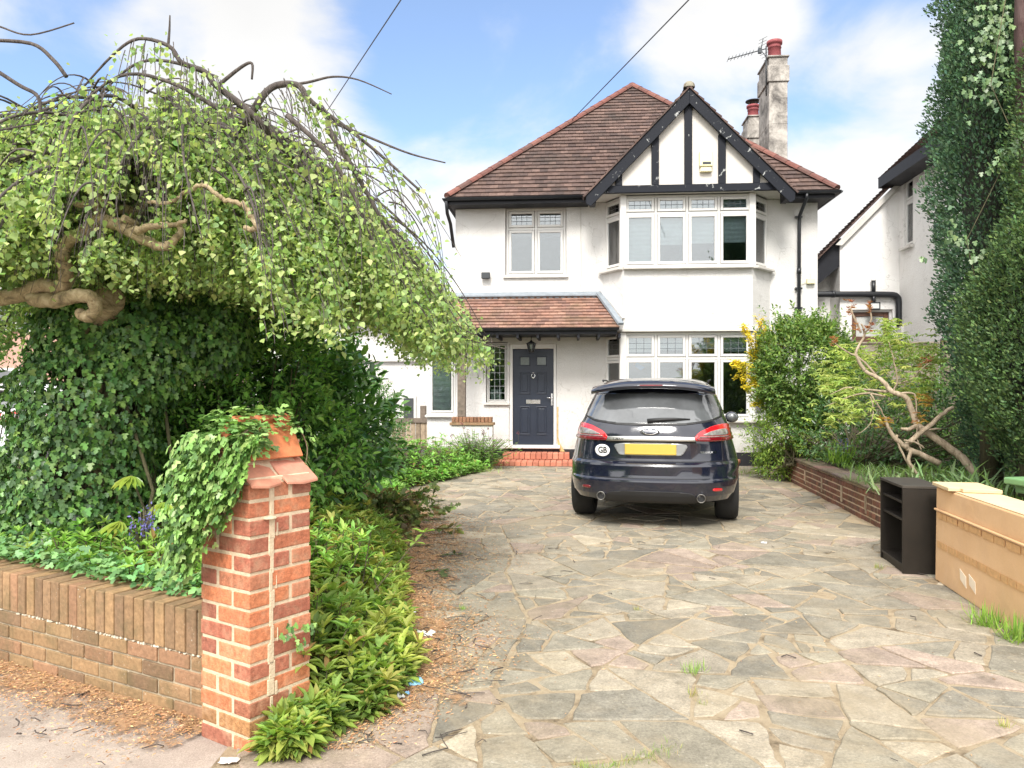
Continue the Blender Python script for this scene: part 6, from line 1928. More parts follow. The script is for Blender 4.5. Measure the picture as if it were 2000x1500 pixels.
for (a, b, w, m) in (((4.62, 7.75, 5.45), (4.50, 7.75, 4.45), .24, 170), ((4.80, 7.7, 5.3), (4.80, 7.7, 4.5), .20, 110), ((4.75, 7.3, 4.05), (4.36, 7.5, 3.62), .07, 44), ((4.30, 7.9, 3.35), (4.22, 7.9, 3.05), .06, 12), ((4.28, 7.8, 3.1), (4.45, 7.5, 2.55), .06, 26), ((4.02, 8.0, 2.95), (4.06, 8.0, 2.85), .03, 3)):
    for _ in range(m):
        t = rs.uniform(); q = np.array(a)*(1-t)+np.array(b)*t+rs.normal(0, w*.5, 3)*np.array([1, .35, 1])
        P.append(q-np.array([4.7, 7.6, 3])); D.append((rs.normal(-.1, .4), -.35, -1)); U.append((rs.normal(-.2, .5), -1, .7)); S_.append(rs.uniform(.04, .07))
leaf_mesh("leaves", L_IVY, P, D, U, S_, tint(rs, len(P), [(0.11, 0.175, 0.075), (0.14, 0.21, 0.09), (0.08, 0.135, 0.065)], .14), ML['ivy'], ci)
mb = MB(); mb.tube([(-.05, 0, 2.5), (-.25, -.05, 1.5), (-.1, -.2, .9), (-.4, .1, .0), (-.35, .0, -.5)], .004, 6); mb.build("stems", MT['stem'], ci)

# ------------------------------------------------------------------ shrubs along the right of the drive
shrub("green_bush", "rounded dense green bush in the raised bed at the right of the bay window", "bush", (4.75, 12.7, .4),
      [(4.68, 12.6, 2.0, .56), (5.0, 12.8, 1.8, .58), (4.52, 12.5, 1.60, .42), (5.05, 12.5, 1.35, .42), (4.85, 12.6, 2.2, .42), (4.75, 12.6, 1.45, .45)], 6200, .18, 7, .066, L_OVAL, 'fine', [(0.115, 0.185, 0.048), (0.155, 0.235, 0.06), (0.08, 0.14, 0.042), (0.20, 0.28, 0.075)], 91, droop=.5, loosen=.07, stems=False)
shrub("dark_evergreen_bush", "dark evergreen bush in shade behind the twisted bare branches", "bush", (5.0, 11.0, .4),
      [(4.95, 11.2, .95, .55), (5.5, 11.0, 1.0, .6), (5.2, 11.6, 1.3, .5), (6.1, 10.6, .9, .6), (4.7, 11.8, .8, .4), (6.6, 10.2, 1.0, .6)], 1500, .2, 7, .06, L_OVAL, 'laurel', [(0.040, 0.085, 0.028), (0.052, 0.11, 0.032), (0.07, 0.14, 0.038)], 92)
shrub("trailing_bush", "yellow green trailing plant spilling over the far end of the retaining wall", "bush", (4.55, 12.4, .3),
      [(4.55, 12.5, .95, .33), (4.40, 12.9, .75, .35), (4.5, 12.9, .35, .28), (4.85, 12.2, .75, .3), (4.45, 13.1, .15, .25)], 1700, .2, 6, .05, L_OVAL, 'fine', [(0.20, 0.29, 0.06), (0.26, 0.35, 0.07), (0.14, 0.22, 0.05)], 93, droop=1.0, loosen=.06)
# yellow-leaved shrub with long sprays
ys = empty("golden_shrub", (4.2, 12.9, .4), 0, "golden yellow leaved shrub throwing long sprays across the bay window", "bush")
rs = np.random.RandomState(94)
P, D, U, S_, C = [], [], [], [], []
mb = MB(); o_ = np.array([4.2, 12.9, .4])
spr = [((4.25, 12.9, 1.6), (4.15, 12.85, 2.3), (4.10, 12.8, 2.72)), ((4.2, 12.9, 1.6), (3.95, 12.7, 2.35), (3.78, 12.5, 2.56)), ((4.2, 12.9, 1.5), (3.98, 12.7, 2.15), (3.90, 12.5, 2.35)), ((4.25, 12.9, 1.4), (3.9, 12.7, 1.95), (3.55, 12.5, 2.02)),
       ((4.2, 12.9, 1.4), (3.9, 12.7, 1.8), (3.62, 12.5, 1.90)), ((4.2, 12.9, 1.3), (3.95, 12.7, 1.7), (3.72, 12.6, 1.72)), ((4.3, 12.9, 1.2), (4.0, 12.7, 1.5), (3.85, 12.6, 1.52)), ((4.3, 12.9, 1.1), (4.1, 12.7, 1.3), (4.0, 12.6, 1.2)),
       ((4.3, 12.9, 1.5), (4.35, 12.8, 2.2), (4.42, 12.7, 2.6)), ((4.2, 12.9, 1.5), (4.05, 12.8, 1.95), (3.98, 12.7, 2.1)), ((4.2, 12.9, 1.3), (4.0, 12.7, 1.6), (3.95, 12.6, 1.65)), ((4.3, 12.9, 2.1), (4.25, 12.9, 2.3), (4.2, 12.8, 2.5))]
for s in spr:
    for j in range(2):
        q = [np.array(p)+rs.normal(0, .05, 3)*(1 if i else .3) for i, p in enumerate(s)]
        sp = smooth_path(q, 14)
        mb.tube([p-o_ for p in sp[::4]], .006, 4)
        for i, p in enumerate(sp[6:]):
            t = i/len(sp)
            for _ in range(6):
                a = rs.uniform(0, 6.28); P.append(p-o_+rs.normal(0, .025, 3)); D.append((math.cos(a), math.sin(a), rs.normal(.2, .5))); U.append((rs.normal(0, .5), rs.normal(-.3, .5), 1)); S_.append(rs.uniform(.035, .06))
                hot = min(1, max(0, t*1.5-.15+rs.normal(0, .15)+(p[2]-1.6)*.4)); c0 = np.array([.34, .38, .05]); c1 = np.array([.84, .64, .05]); C.append((c0*(1-hot)+c1*hot)*rs.uniform(.85, 1.15))
leaf_mesh("leaves", L_OVAL, P, D, U, S_, C, ML['fine'], ys); mb.build("stems", MT['stem'], ys)

# small twisted tree with bare limbs
MT['limbbark'] = bark("pale_bare_limb_bark", (0.20, 0.15, 0.10), (0.38, 0.30, 0.21), (0.50, 0.41, 0.31), 16)
mp = empty("twisted_small_tree", (4.95, 8.6, .42), 0, "small tree with twisted bare pale limbs and sparse new leaves in the raised bed", "tree")
mo = np.array([4.95, 8.6, .42])
rs = np.random.RandomState(95)
mb = MB()
limbs = [PL([(1905, 925, 8.3), (1880, 895, 8.4), (1850, 872, 8.5), (1812, 845, 8.6), (1792, 830, 8.65), (1780, 800, 8.7), (1768, 775, 8.7), (1742, 765, 8.75), (1728, 748, 8.8), (1715, 738, 8.85), (1690, 725, 8.9), (1676, 705, 8.95)], 8.6, .046, .018),
         PL([(1835, 905, 8.5), (1800, 888, 8.5), (1770, 873, 8.5), (1790, 852, 8.5), (1815, 832, 8.5), (1840, 810, 8.5), (1862, 795, 8.5)], 8.5, .034, .022),
         PL([(1770, 873), (1755, 862), (1740, 845), (1732, 828), (1730, 815)], 8.5, .030, .012), PL([(1790, 832), (1775, 838), (1760, 838)], 8.6, .03, .014), PL([(1810, 840), (1825, 838), (1838, 838)], 8.5, .018, .006),
         PL([(1690, 725), (1672, 690), (1688, 655), (1682, 632)], 8.9, .020, .010), PL([(1682, 650), (1670, 625), (1660, 600)], 8.9, .014, .010), PL([(1684, 660), (1696, 640), (1702, 620), (1697, 605)], 8.9, .012, .009),
         PL([(1742, 765), (1700, 762), (1655, 757), (1620, 772)], 8.8, .016, .004), PL([(1728, 775), (1690, 768), (1650, 778), (1610, 795)], 8.8, .013, .004), PL([(1715, 738), (1680, 700), (1650, 685), (1625, 665)], 8.9, .014, .006),
         PL([(1745, 765), (1752, 740), (1745, 700), (1735, 665)], 9.0, .012, .005), PL([(1752, 750), (1780, 740), (1800, 720), (1815, 710)], 9.0, .012, .006), PL([(1760, 768), (1785, 770), (1790, 800), (1788, 815)], 8.7, .014, .006),
         PL([(1700, 775), (1705, 800), (1698, 830), (1672, 850)], 8.6, .008, .003), PL([(1700, 770), (1720, 800), (1735, 830)], 8.7, .010, .006), PL([(1780, 880), (1775, 900), (1790, 925), (1800, 940)], 8.4, .022, .012),
         PL([(1750, 850), (1760, 880), (1778, 915)], 8.5, .014, .010), PL([(1765, 860), (1790, 865), (1805, 875)], 8.45, .012, .008), PL([(1800, 880), (1790, 850), (1795, 820)], 8.5, .008, .005)]
for l in limbs: limb(l, mb, 8, 5, tuple(mo), wob=.0025)
mb.build("trunk", MT['limbbark'], mp)
P, D, U, S_, C = [], [], [], [], []
def fans(cx, cy, Y, sx, sy, m, pal, size=.075, el=.0, nl=7):
    for _ in range(int(m*1.9)):
        p = P2(cx+rs.normal(0, sx), cy+rs.normal(0, sy), Y+rs.normal(0, .18)); col = tint(rs, 1, pal, .15)[0]; yaw = rs.uniform(0, 6.28)
        for k in range(nl):
            a = yaw+2*PI*k/nl+rs.normal(0, .15)
            P.append(p-mo); D.append((math.cos(a), math.sin(a), el+rs.normal(-.25, .25))); U.append((rs.normal(0, .3), -.35+rs.normal(0, .3), 1)); S_.append(size*rs.uniform(.6, 1.15)); C.append(col*rs.uniform(.9, 1.1))
yg = [(0.28, 0.34, 0.09), (0.34, 0.40, 0.11), (0.22, 0.29, 0.08)]
for args in ((1640, 755, 9.0, 26, 14, 46), (1655, 805, 8.7, 26, 15, 44), (1745, 665, 9.3, 18, 14, 44), (1700, 700, 9.3, 22, 16, 40), (1790, 740, 9.2, 22, 20, 44), (1770, 690, 9.4, 20, 18, 34), (1650, 700, 9.3, 20, 15, 30), (1620, 740, 9.2, 12, 20, 22), (1820, 690, 9.4, 12, 18, 24), (1735, 635, 9.4, 10, 7, 16), (1690, 740, 9.3, 30, 20, 26), (1760, 780, 9.3, 30, 20, 24)): fans(*args, yg)
rb_ = [(0.36, 0.13, 0.07), (0.28, 0.10, 0.06), (0.42, 0.19, 0.07)]
for args in ((1660, 603, 8.9, 3, 8, 8), (1698, 602, 8.9, 2.5, 7, 7), (1697, 640, 8.9, 4, 6, 6), (1627, 668, 8.9, 4, 7, 8), (1803, 710, 9.0, 9, 6, 10), (1672, 640, 8.9, 3, 5, 4)): fans(*args, rb_, .045, 1.0)
for args in ((1728, 822, 8.6, 8, 7, 12), (1805, 782, 8.7, 9, 8, 14), (1795, 815, 8.7, 6, 6, 6)): fans(*args, [(0.30, 0.17, 0.03), (0.25, 0.12, 0.04), (0.36, 0.22, 0.04)], .055, .3)
leaf_mesh("crown", L_NARROW, P, D, U, S_, C, ML['low'], mp)

# bare-stemmed climber dark hedge behind
shrub("shaded_hedge", "shaded leafy hedge below the neighbour's white wall", "hedge", (8.0, 13.6, .35),
      [(6.3, 13.9, 1.3, .7), (7.2, 13.8, 1.5, .75), (8.2, 13.6, 1.45, .7), (9.2, 13.4, 1.5, .75), (7.0, 12.5, 1.0, .6), (7.7, 11.8, 1.4, .6)], 1900, .25, 7, .07, L_OVAL, 'fine', [(0.16, 0.27, 0.08), (0.20, 0.32, 0.10), (0.12, 0.21, 0.06)], 96, loosen=.05)

# ------------------------------------------------------------------ grasses and flowers
def tuft(name, label, cat, x, y, z, n, h, spread, pal, seed, group=None, width=1.0, droop=.5, extra=None, strap=False):
    rs = np.random.RandomState(seed)
    e = empty(name, (x, y, z), 0, label, cat, group)
    P = np.column_stack([rs.normal(0, spread*.35, n), rs.normal(0, spread*.35, n), np.zeros(n)])
    a = rs.uniform(0, 6.28, n); k = rs.uniform(.1, .9, n)
    D = np.column_stack([np.cos(a)*k, np.sin(a)*k, np.ones(n)*rs.uniform(.5, 1.1, n)])
    U = np.column_stack([-np.cos(a), -np.sin(a), np.full(n, .3)])
    TP = L_STRAP if strap else L_BLADE
    tv = TP[0].copy(); tv[:, 1] *= width
    if strap: k = rs.uniform(.15, 1.3, n); D = np.column_stack([np.cos(a)*k, np.sin(a)*k, np.ones(n)]); U = np.column_stack([-np.cos(a), -np.sin(a), k+.2])
    else: tv[:, 2] *= -1
    leaf_mesh("blades", (tv, TP[1]), P, D, U, h*rs.uniform(.5, 1.15, n), tint(rs, n, pal, .15), ML['grass'], e)
    if extra: extra(e, rs)
    return e
gpal = [(0.20, 0.33, 0.06), (0.26, 0.40, 0.08), (0.15, 0.26, 0.05)]
opal = [(0.36, 0.37, 0.09), (0.24, 0.33, 0.07), (0.42, 0.36, 0.13)]
for i, (px, py, n, h, s, lab, pl__) in enumerate([(1352, 1312, 60, .07, .09, "bright green weed tuft in a paving joint near the middle of the drive", gpal), (1354, 1358, 36, .05, .07, "small mossy weed tuft just below the bright green one", opal), (1372, 1374, 24, .04, .05, "tiny weed sprig nearest the lower paving crack", opal),
        (1925, 1222, 90, .16, .12, "grass tuft beside the bottom edge of the tan bed base, the farther of two", gpal), (1985, 1250, 110, .18, .13, "grass tuft at the very right edge below the tan bed base", gpal), (1960, 1420, 44, .05, .045, "small weed in the paving at the lower right corner", opal),
        (905, 1192, 44, .05, .045, "tiny weed in the paving near the left side litter", gpal), (1245, 1192, 40, .04, .04, "tiny weed on a pale slab in mid drive", opal), (1715, 1110, 48, .06, .06, "dry weed in front of the dark bookcase", opal)]):
    Y = 2253/(py-762); X = (px-1000)/1502*Y
    tuft("weed_tuft", lab, "weed", X, Y, -.004, n, h, s, pl__, 200+i, "weeds growing in the paving joints")
ms = empty("moss_strip", (0, 0, 0), 0, "strip of yellow green moss and grass filling a paving joint nearest the camera", "moss")
rs = np.random.RandomState(210); n = 420
t = rs.uniform(0, 1, n); px = 1120+210*t; py = 1497-22*t+10*np.sin(t*5)+rs.normal(0, 3+6*t, n)
Y = 2253/(py-762); X = (px-1000)/1502*Y; a = rs.uniform(0, 6.28, n)
leaf_mesh("blades", L_BLADE, np.column_stack([X, Y, np.full(n, -.004)]), np.column_stack([np.cos(a)*.6, np.sin(a)*.6, rs.uniform(.4, 1, n)]), np.column_stack([-np.cos(a), -np.sin(a), np.full(n, .3)]), rs.uniform(.015, .045, n), tint(rs, n, opal+gpal, .15), ML['grass'], ms)

def bells(e, rs):
    P, D, U, S_ = [], [], [], []
    mb = MB()
    n_b = 12
    for i in range(n_b):
        a = rs.uniform(0, 6.28); tp = np.array([math.cos(a)*.07, math.sin(a)*.07, rs.uniform(.26, .38)*(1 if n_b > 5 else .9)])
        mb.tube([(0, 0, 0), tp*.6+np.array([0, 0, .06]), tp], .004, 4)
        for k in range(12):
            P.append(tp+np.array([0, 0, -.012*k])+rs.normal(0, .012, 3)); D.append(rs.normal(0, 1, 3)+np.array([0, 0, -.5])); U.append(rs.normal(0, 1, 3)); S_.append(.024)
    leaf_mesh("flowers", L_OVAL, P, D, U, S_, tint(rs, len(P), [(0.16, 0.16, 0.42), (0.22, 0.20, 0.50)], .12), ML['flower'], e); mb.build("stems", MT['stem'], e)
tuft("bluebell_clump", "clump of violet blue bluebells above the retaining wall by the dark bush", "flowers", 4.72, 11.0, .46, 110, .34, .25, gpal, 220, None, 1.2, extra=bells)
tuft("bluebell_clump", "bluebells among grass in front of the grey wooden gate", "flowers", -1.75, 14.7, 0, 140, .30, .55, [(0.13, 0.24, 0.06), (0.17, 0.28, 0.08)], 221, None, 1.3, extra=bells)
tuft("bluebell_clump", "single pale bluebell clump standing above the ground plants behind the low wall", "flowers", -2.28, 4.75, .40, 40, .25, .1, gpal, 222, None, 1.2, extra=bells)
for i, (px, py, Y, n, h, s, lab) in enumerate([(1790, 938, 8.2, 80, .42, .5, "long strappy leaves beneath the twisted tree by the dark bookcase"), (1905, 945, 7.6, 80, .45, .5, "long strappy leaves between the conifer and the tan bed base"), (1700, 945, 9.0, 70, .30, .35, "strap leaved clump hanging over the retaining wall coping"), (1860, 920, 8.3, 50, .45, .4, "tall strappy leaves at the foot of the leaning trunk")]):
    tuft("iris_clump", lab, "plant", (px-1000)/1502*Y, Y, .42, n, h, s, [(0.17, 0.26, 0.12), (0.23, 0.32, 0.15), (0.13, 0.20, 0.085)], 230+i, "strappy leaved clumps in the raised bed", 1.1, .6, None, True)
lawn = bpy.data.objects.new
rs = np.random.RandomState(240); n = 5200
X = rs.uniform(4.25, 6.2, n); Y = rs.uniform(7.2, 11.5, n); k = X > 3.56+.134*(Y-5)+.23; X, Y = X[k], Y[k]; n = len(X); a = rs.uniform(0, 6.28, n)
kind(leaf_mesh("grass", L_BLADE, np.column_stack([X, Y, np.full(n, .42)]), np.column_stack([np.cos(a)*.5, np.sin(a)*.5, rs.uniform(.5, 1, n)]), np.column_stack([-np.cos(a), -np.sin(a), np.full(n, .3)]), rs.uniform(.04, .11, n), tint(rs, n, [(0.18, 0.33, 0.055), (0.23, 0.40, 0.07), (0.14, 0.26, 0.06)], .15), ML['grass']), 'stuff')
# red valerian by the porch
va = empty("valerian_plant", (-.72, 14.75, 0), 0, "leafy valerian with small dark pink flower heads in front of the porch wall", "plant")
rs = np.random.RandomState(250)
P, D, U, S_ = [], [], [], []; FP = []
mb = MB()
for i in range(170):
    x, y = rs.normal(0, .27), rs.normal(0, .15); h = rs.uniform(.30, .78)*(1-.5*abs(x)); tp = np.array([x*1.25+rs.normal(0, .05), y*1.2, h])
    mb.tube([(x*.6, y*.6, 0), tp*.6, tp], .005, 4)
    for k in range(11):
        t = .2+.8*k/11; a = 2.4*k+i; P.append(np.array([x*.6, y*.6, 0])*(1-t)+tp*t); D.append((math.cos(a), math.sin(a), .25)); U.append((-math.cos(a)*.3, -math.sin(a)*.3, 1)); S_.append(rs.uniform(.06, .10))
    if i < 17:
        t2 = tp+np.array([rs.normal(0, .03), 0, rs.uniform(.12, .28)]); mb.tube([tp, t2], .003, 4)
        FP += [t2+rs.normal(0, .014, 3) for _ in range(14)]
leaf_mesh("leaves", L_OVAL, P, D, U, S_, tint(rs, len(P), [(0.18, 0.31, 0.10), (0.23, 0.37, 0.12), (0.13, 0.23, 0.07)], .15), ML['low'], va)
leaf_mesh("flowers", L_OVAL, FP, rs.normal(0, 1, (len(FP), 3)), rs.normal(0, 1, (len(FP), 3)), np.full(len(FP), .026), tint(rs, len(FP), [(0.17, 0.045, 0.065), (0.11, 0.04, 0.05), (0.26, 0.09, 0.13)], .2), ML['flower'], va)
mb.build("stems", MT['stem'], va)
tuft("grass_clump", "light green grassy clump between the gate and the valerian", "plant", -1.25, 14.5, 0, 330, .34, .75, [(0.22, 0.38, 0.08), (0.28, 0.45, 0.11), (0.17, 0.30, 0.07)], 251, None, 1.3)
tuft("grass_clump", "short yellow green grass at the foot of the valerian by the red steps", "plant", -.65, 14.25, 0, 150, .13, .55, [(0.34, 0.44, 0.10), (0.25, 0.38, 0.08)], 252, None, 1.2)
tuft("grass_clump", "weedy grass at the foot of the bay beside the terracotta pot", "plant", 4.25, 13.75, 0, 110, .12, .5, [(0.14, 0.21, 0.05), (0.18, 0.20, 0.06)], 253, None, 1.2)

rs = np.random.RandomState(255); pts = []
while len(pts) < 620:
    y = rs.uniform(9.3, 14.3); x = drive_left(y)-abs(rs.normal(0, .40))+.12
    pts.append((x, y, max(bed_z(x, y), 0), .10+.26*min(1, max(0, drive_left(y)-x+.05)/.5)+rs.uniform(-.03, .08)))
rosettes("ground_cover_patch", "bright leafy ground cover along the curved far edge of the drive by the gate", "plant", (-1.8, 12, 0), pts, .3, 6, .085, [(0.17, 0.31, 0.08), (0.22, 0.37, 0.10), (0.13, 0.24, 0.06)], 256, L_OVAL)
# ------------------------------------------------------------------ cut branches heaped on the drive edge
bp = empty("brush_heap", (-1.45, 8.3, 0), 0, "heap of cut conifer branches with pale sawn ends at the drive edge", "brush heap")
rs = np.random.RandomState(260)
P, D, U = [], [], []
mb = MB()
for i in range(95):
    a = rs.uniform(0, 6.28); r = abs(rs.normal(0, .22)); b = np.array([r*math.cos(a)*1.2-.1, r*math.sin(a), .03+rs.uniform(0, .36)*max(0, 1-r/.6)])
    d = np.array([math.cos(a+rs.normal(0, .7)), math.sin(a+rs.normal(0, .7)), rs.uniform(-.05, .45)]); L = rs.uniform(.25, .55)
    mb.tube([b, b+d*L*.5+np.array([0, 0, .04]), b+d*L], [.009, .006, .003], 5)
    for k in range(26):
        t = rs.uniform(.2, 1.1); q = b+d*L*t+np.array([0, 0, .03]); q[2] = max(q[2], .015); P.append(q); D.append(d+rs.normal(0, .6, 3)); U.append(rs.normal(0, 1, 3)+np.array([0, 0, 1]))
leaf_mesh("foliage", L_SPRAY, P, D, U, rs.uniform(.06, .13, len(P)), tint(rs, len(P), [(0.15, 0.21, 0.06), (0.20, 0.25, 0.075), (0.26, 0.20, 0.09), (0.12, 0.16, 0.06)], .2), ML['conifer'], bp)
mb.build("twigs", MT['palebark'], bp)
for pts_, r_ in (([(-.35, -.35, .06), (-.10, -.22, .10), (.03, -.20, .11)], .032), ([(-.12, -.30, .22), (-.20, -.22, .28), (-.05, -.15, .36)], .022), ([(.10, -.20, .08), (.28, -.14, .12), (.34, .05, .24), (.45, .04, .26)], .026), ([(-.6, -.2, .10), (-.35, -.25, .10)], .022), ([(-.02, -.42, .05), (-.02, -.30, .10), (-.15, .1, .2)], .040), ([(.42, -.40, .05), (.30, -.25, .07), (.05, .1, .1)], .042)):
    mb = MB(); sp = smooth_path(pts_, 4); mb.tube(sp, r_, 9); lg = mb.build("log", MT['bark'], bp)
    mb = MB(); d = unit(np.array([np.array(sp[0])-np.array(sp[1])]))[0]; mb.tube([np.array(sp[0])+d*.001, np.array(sp[0])+d*.004], r_*.93, 10); mb.build("sawn_end", m_plain("fresh_sawn_wood", (0.52, 0.36, 0.18), 0.8, var=0.2, vs=30), lg)

# ------------------------------------------------------------------ litter
def dust_mat():
    m, nt, bs = new_mat("orange_brown_leaf_dust")
    co = objco(nt)
    c = ramp(nt, noise(nt, 55, 6, 0.8, co), [(0.3, (0.24, 0.135, 0.065)), (0.55, (0.46, 0.27, 0.14)), (0.75, (0.60, 0.40, 0.23))])
    nt.links.new(c, bs.inputs['Base Color']); bs.inputs['Roughness'].default_value = 1.0
    a_ = node(nt, 'ShaderNodeMath', operation='ADD')
    nt.links.new(maprange(nt, noise(nt, 5, 9, 0.75, co), 0.2, 0.8, -0.9, 0.9), a_.inputs[0]); nt.links.new(attr(nt), a_.inputs[1])
    nt.links.new(maprange(nt, a_.outputs[0], 0.38, 0.72, 0, 0.8), bs.inputs['Alpha'])
    bump(nt, bs, noise(nt, 80, 6, 0.8, co), 0.8, 0.01)
    return m
mb = MB()
def dust_strip(f0, n, w, m):
    for i in range(n):
        for j in range(m):
            t0, t1 = j/m, (j+1)/m; g = max(0, 1-(t0+t1)/2)
            mb.add([f0(i/n, t0*w), f0((i+1)/n, t0*w), f0((i+1)/n, t1*w), f0(i/n, t1*w)], [(0, 1, 2, 3)], (g, g, g))
def fdrv(t, d): y_ = 3.6+t*7.6; return (drive_left(y_)-.10+d*(.75+.5*math.exp(-((y_-8.2)/1.6)**2)), y_, .0085)
def fwal(t, d): s_ = t*4.2; return (W0.x+WALLDIR.x*s_-.475*d, W0.y+WALLDIR.y*s_-.88*d, .004)
dust_strip(fdrv, 60, .9, 12); dust_strip(fwal, 40, .40, 10)
kind(mb.build("leaf_dust", dust_mat()), 'stuff')
rs = np.random.RandomState(270); n = 42000
y = 3.2+rs.uniform(0, 1, n)**1.1*8.3; e_ = np.array([drive_left(v) for v in y])
wid = .34+.40*np.exp(-((y-8.0)/1.6)**2)+.10*np.sin(y*3)
x = e_-.06+np.abs(rs.normal(0, 1, n))*wid*.75
m2 = 9000; t2 = rs.uniform(0, 4.0, m2); d2 = -np.abs(rs.normal(0, .22, m2))-.01
x = np.concatenate([x, W0.x+WALLDIR.x*t2+.475*d2, rs.uniform(-.6, 4.2, 700)]); y = np.concatenate([y, W0.y+WALLDIR.y*t2+.88*d2, rs.uniform(3, 13, 700)]); n = len(x)
a = rs.uniform(0, 6.28, n)
kind(leaf_mesh("leaf_litter", L_NARROW, np.column_stack([x, y, rs.uniform(.004, .014, n)]), np.column_stack([np.cos(a), np.sin(a), rs.normal(0, .10, n)]), np.column_stack([rs.normal(0, .3, n), rs.normal(0, .3, n), np.ones(n)]), rs.uniform(.006, .026, n),
     tint(rs, n, [(0.50, 0.28, 0.135), (0.42, 0.23, 0.11), (0.58, 0.38, 0.21), (0.24, 0.14, 0.075), (0.54, 0.33, 0.17)], .2), m_attr("dry_brown_litter", 0.95, 0.2, 30, 0)), 'stuff')
mb = MB()
for i in range(300):
    v = rs.uniform(3.2, 11.5) if i < 210 else rs.uniform(3, 12); xx = drive_left(v)+abs(rs.normal(0, .42)) if i < 210 else rs.uniform(-.3, 3.6)
    if i > 260: t_ = rs.uniform(0, 3.5); dd_ = -rs.uniform(.03, .55); xx = W0.x+WALLDIR.x*t_+.475*dd_; v = W0.y+WALLDIR.y*t_+.88*dd_
    a = rs.uniform(0, 6.28); L = rs.uniform(.03, .16)*(1 if i < 210 else .7); p = np.array([xx, v, .008]); q = p+np.array([math.cos(a)*L, math.sin(a)*L, rs.uniform(0, .012)])
    mb.tube([p, (p+q)/2+np.array([rs.normal(0, .01), rs.normal(0, .01), .004]), q], rs.uniform(.0015, .0035), 4)
kind(mb.build("twig_litter", MT['twig']), 'stuff')
P, D = [], []
for i in range(16):
    v = rs.uniform(5.6, 10.5); c = np.array([drive_left(v)+rs.uniform(.08, .62), v, .012]); b = rs.uniform(0, 6.28)
    for k in range(16): P.append(c+np.array([math.cos(b)*.012*k, math.sin(b)*.012*k, 0])); D.append((math.cos(b)+rs.normal(0, .5), math.sin(b)+rs.normal(0, .5), .15))
kind(leaf_mesh("conifer_litter", L_SPRAY, P, D, np.tile([0, 0, 1.], (len(P), 1)), np.full(len(P), .06), tint(rs, len(P), [(0.06, 0.085, 0.03), (0.09, 0.10, 0.04)], .2), ML['conifer']), 'stuff')
def scrap(name, label, px, py, w, h, col, seed, lift=.012):
    rs = np.random.RandomState(seed); Y = 2253/(py-762); X = (px-1000)/1502*Y
    mb = MB(); vs = []; fs = []; nx, ny = 5, 4; a = rs.uniform(-.5, .5)
    for j in range(ny+1):
        for i in range(nx+1):
            u, v = (i/nx-.5)*w, (j/ny-.5)*h; e = 0 if (0 < i < nx and 0 < j < ny) else 1
            u += rs.normal(0, .05*w)*e; v += rs.normal(0, .05*h)*e
            vs.append((X+u*math.cos(a)-v*math.sin(a), Y+u*math.sin(a)+v*math.cos(a), .006+abs(rs.normal(0, lift))))
    for j in range(ny):
        for i in range(nx): q = j*(nx+1)+i; fs.append((q, q+1, q+nx+2, q+nx+1))
    mb.add(vs, fs, None, True)
    o = mb.build(name, m_plain(name+"_surface", col, 0.8, var=0.12, vs=30))
    so = o.modifiers.new("t", 'SOLIDIFY'); so.thickness = .0015
    return tag(o, label, "litter", "litter on the drive")
scrap("paper_scrap", "crumpled white paper scrap on the brown litter right of the spurge patch", 830, 1240, .11, .09, (0.72, 0.70, 0.66), 1)
scrap("paper_scrap", "small white paper scrap farther up the drive beside the spurge patch", 805, 1197, .06, .06, (0.70, 0.69, 0.66), 2)
scrap("paper_scrap", "white receipt lying on the pavement in front of the brick pillar", 449, 1488, .075, .05, (0.74, 0.66, 0.60), 3, .004)
scrap("face_mask", "pale blue face mask dropped at the edge of the spurge patch", 808, 1337, .085, .08, (0.25, 0.50, 0.72), 4)
scrap("plastic_scrap", "small bright blue plastic scrap just below the face mask", 794, 1357, .035, .035, (0.22, 0.48, 0.75), 5, .006)
scrap("paper_scrap", "white tissue scrap under the front leaves of the spurge patch", 779, 1366, .05, .04, (0.78, 0.77, 0.74), 6)
scrap("paper_scrap", "tiny white paper scrap on the drive behind the bookcase", 1492, 1061, .06, .07, (0.72, 0.71, 0.69), 7, .004)

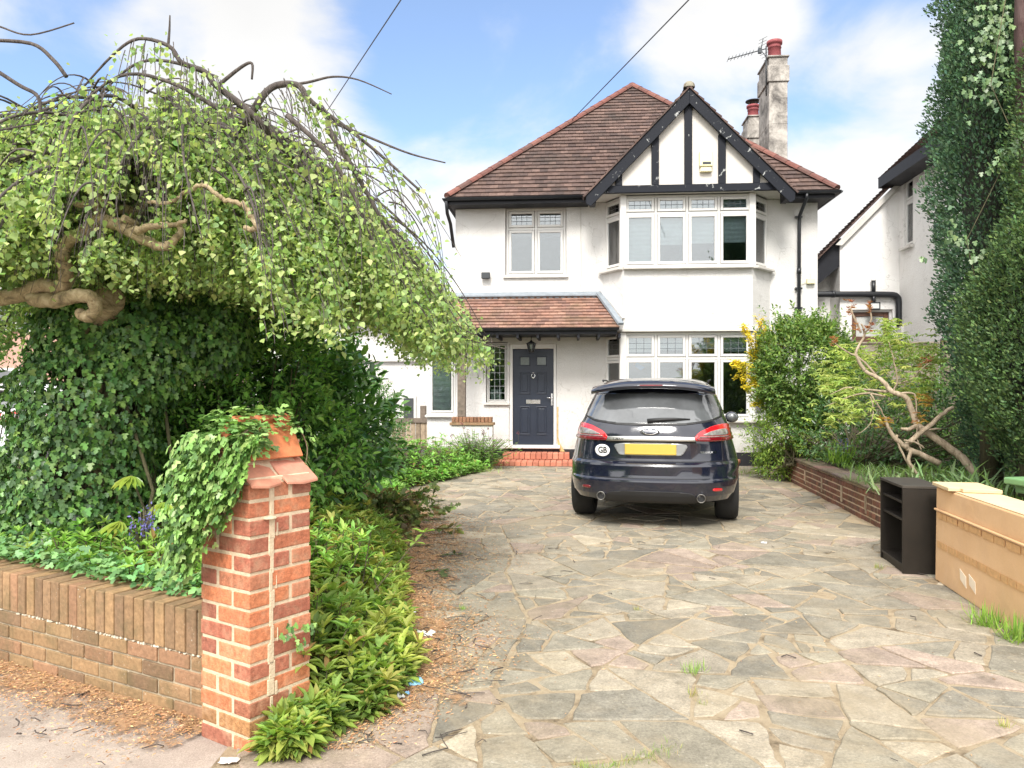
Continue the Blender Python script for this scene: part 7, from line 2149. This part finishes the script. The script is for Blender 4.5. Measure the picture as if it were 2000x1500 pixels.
# ------------------------------------------------------------------ overhead wires
def wire(label, a, b, sag):
    mb = MB(); a = np.array(a); b = np.array(b)
    pts_ = [a+(b-a)*t+np.array([0, 0, -4*sag*t*(1-t)]) for t in np.linspace(0, 1, 24)]
    mb.tube(pts_, .011, 6)
    tag(mb.build("overhead_wire", MT['black']), label, "wire", "telephone wires over the front garden")
hp_ = house.matrix_basis @ Vector((2.45, 1.95, 7.85))
hp_ = Matrix.Translation((-1.19, 16.23, 0)) @ Matrix.Rotation(-PHI, 4, 'Z') @ Vector((2.43, 1.95, 7.80))
near = P2(1345, 0, 11.0); d = (near-np.array(hp_))
wire("black overhead wire running from the sky down to the left hip of the house roof", tuple(hp_), tuple(np.array(hp_)+d*1.8), .0)
fa = P2(625, 238, 21.0); d = P2(783, 0, 12.5)-fa
wire("black overhead wire disappearing behind the weeping birch", tuple(fa), tuple(fa+d*1.6), .0)

# ------------------------------------------------------------------ glimpsed beyond the hedge on the far left
fh = empty("distant_brick_house", (-13.5, 21, 0), R(8), "pale brick house glimpsed through the leaves at the far left", "house")
mb = MB(); mb.box((-5, 0, 0), (5, 6, 4.8)); mb.build("wall", m_plain("pink_brick_wall", (0.46, 0.28, 0.22), 0.9, var=0.25, vs=12), fh)
mb = MB(); tiled(mb, [(-5.4, -.4, 4.7), (5.4, -.4, 4.7), (3, 3, 7.6), (-3, 3, 7.6)], roofc, random.Random(8), .3, .2); mb.build("roof", MT['tile'], fh)
for x in (-3.4, 0, 3.2):
    for z in (.9, 3.1):
        mb = MB(); mb.box((x-.7, -.06, z), (x+.7, -.005, z+1.2)); w_ = mb.build("window", MT['upvc'], fh)
        mb = MB(); mb.box((x-.62, -.075, z+.08), (x-.04, -.0605, z+1.12)); mb.box((x+.04, -.075, z+.08), (x+.62, -.0605, z+1.12)); mb.build("pane", MT['carglass'], w_)
white_paint = m_plain("white_car_paint", (0.75, 0.75, 0.75), 0.25, var=0.05, coat=0.8)
car2 = car.copy(); COL.objects.link(car2); car2.location = (-9.2, 14.5, 0); car2.rotation_euler = (0, 0, R(-25))
tag(car2, "white car parked beyond the hedge, glimpsed at the far left edge", "car")
for ch_ in [c for c in bpy.data.objects if c.parent == car]:
    if ch_.name.startswith(("letter", "country", "badge", "number")): continue
    c = ch_.copy(); COL.objects.link(c); c.parent = car2
    if ch_.data.materials and ch_.data.materials[0] == MT['paint']:
        c.data = ch_.data.copy(); c.data.materials[0] = white_paint
    for g in [q for q in bpy.data.objects if q.parent == ch_]:
        if g.name.startswith("letter"): continue
        d_ = g.copy(); COL.objects.link(d_); d_.parent = c
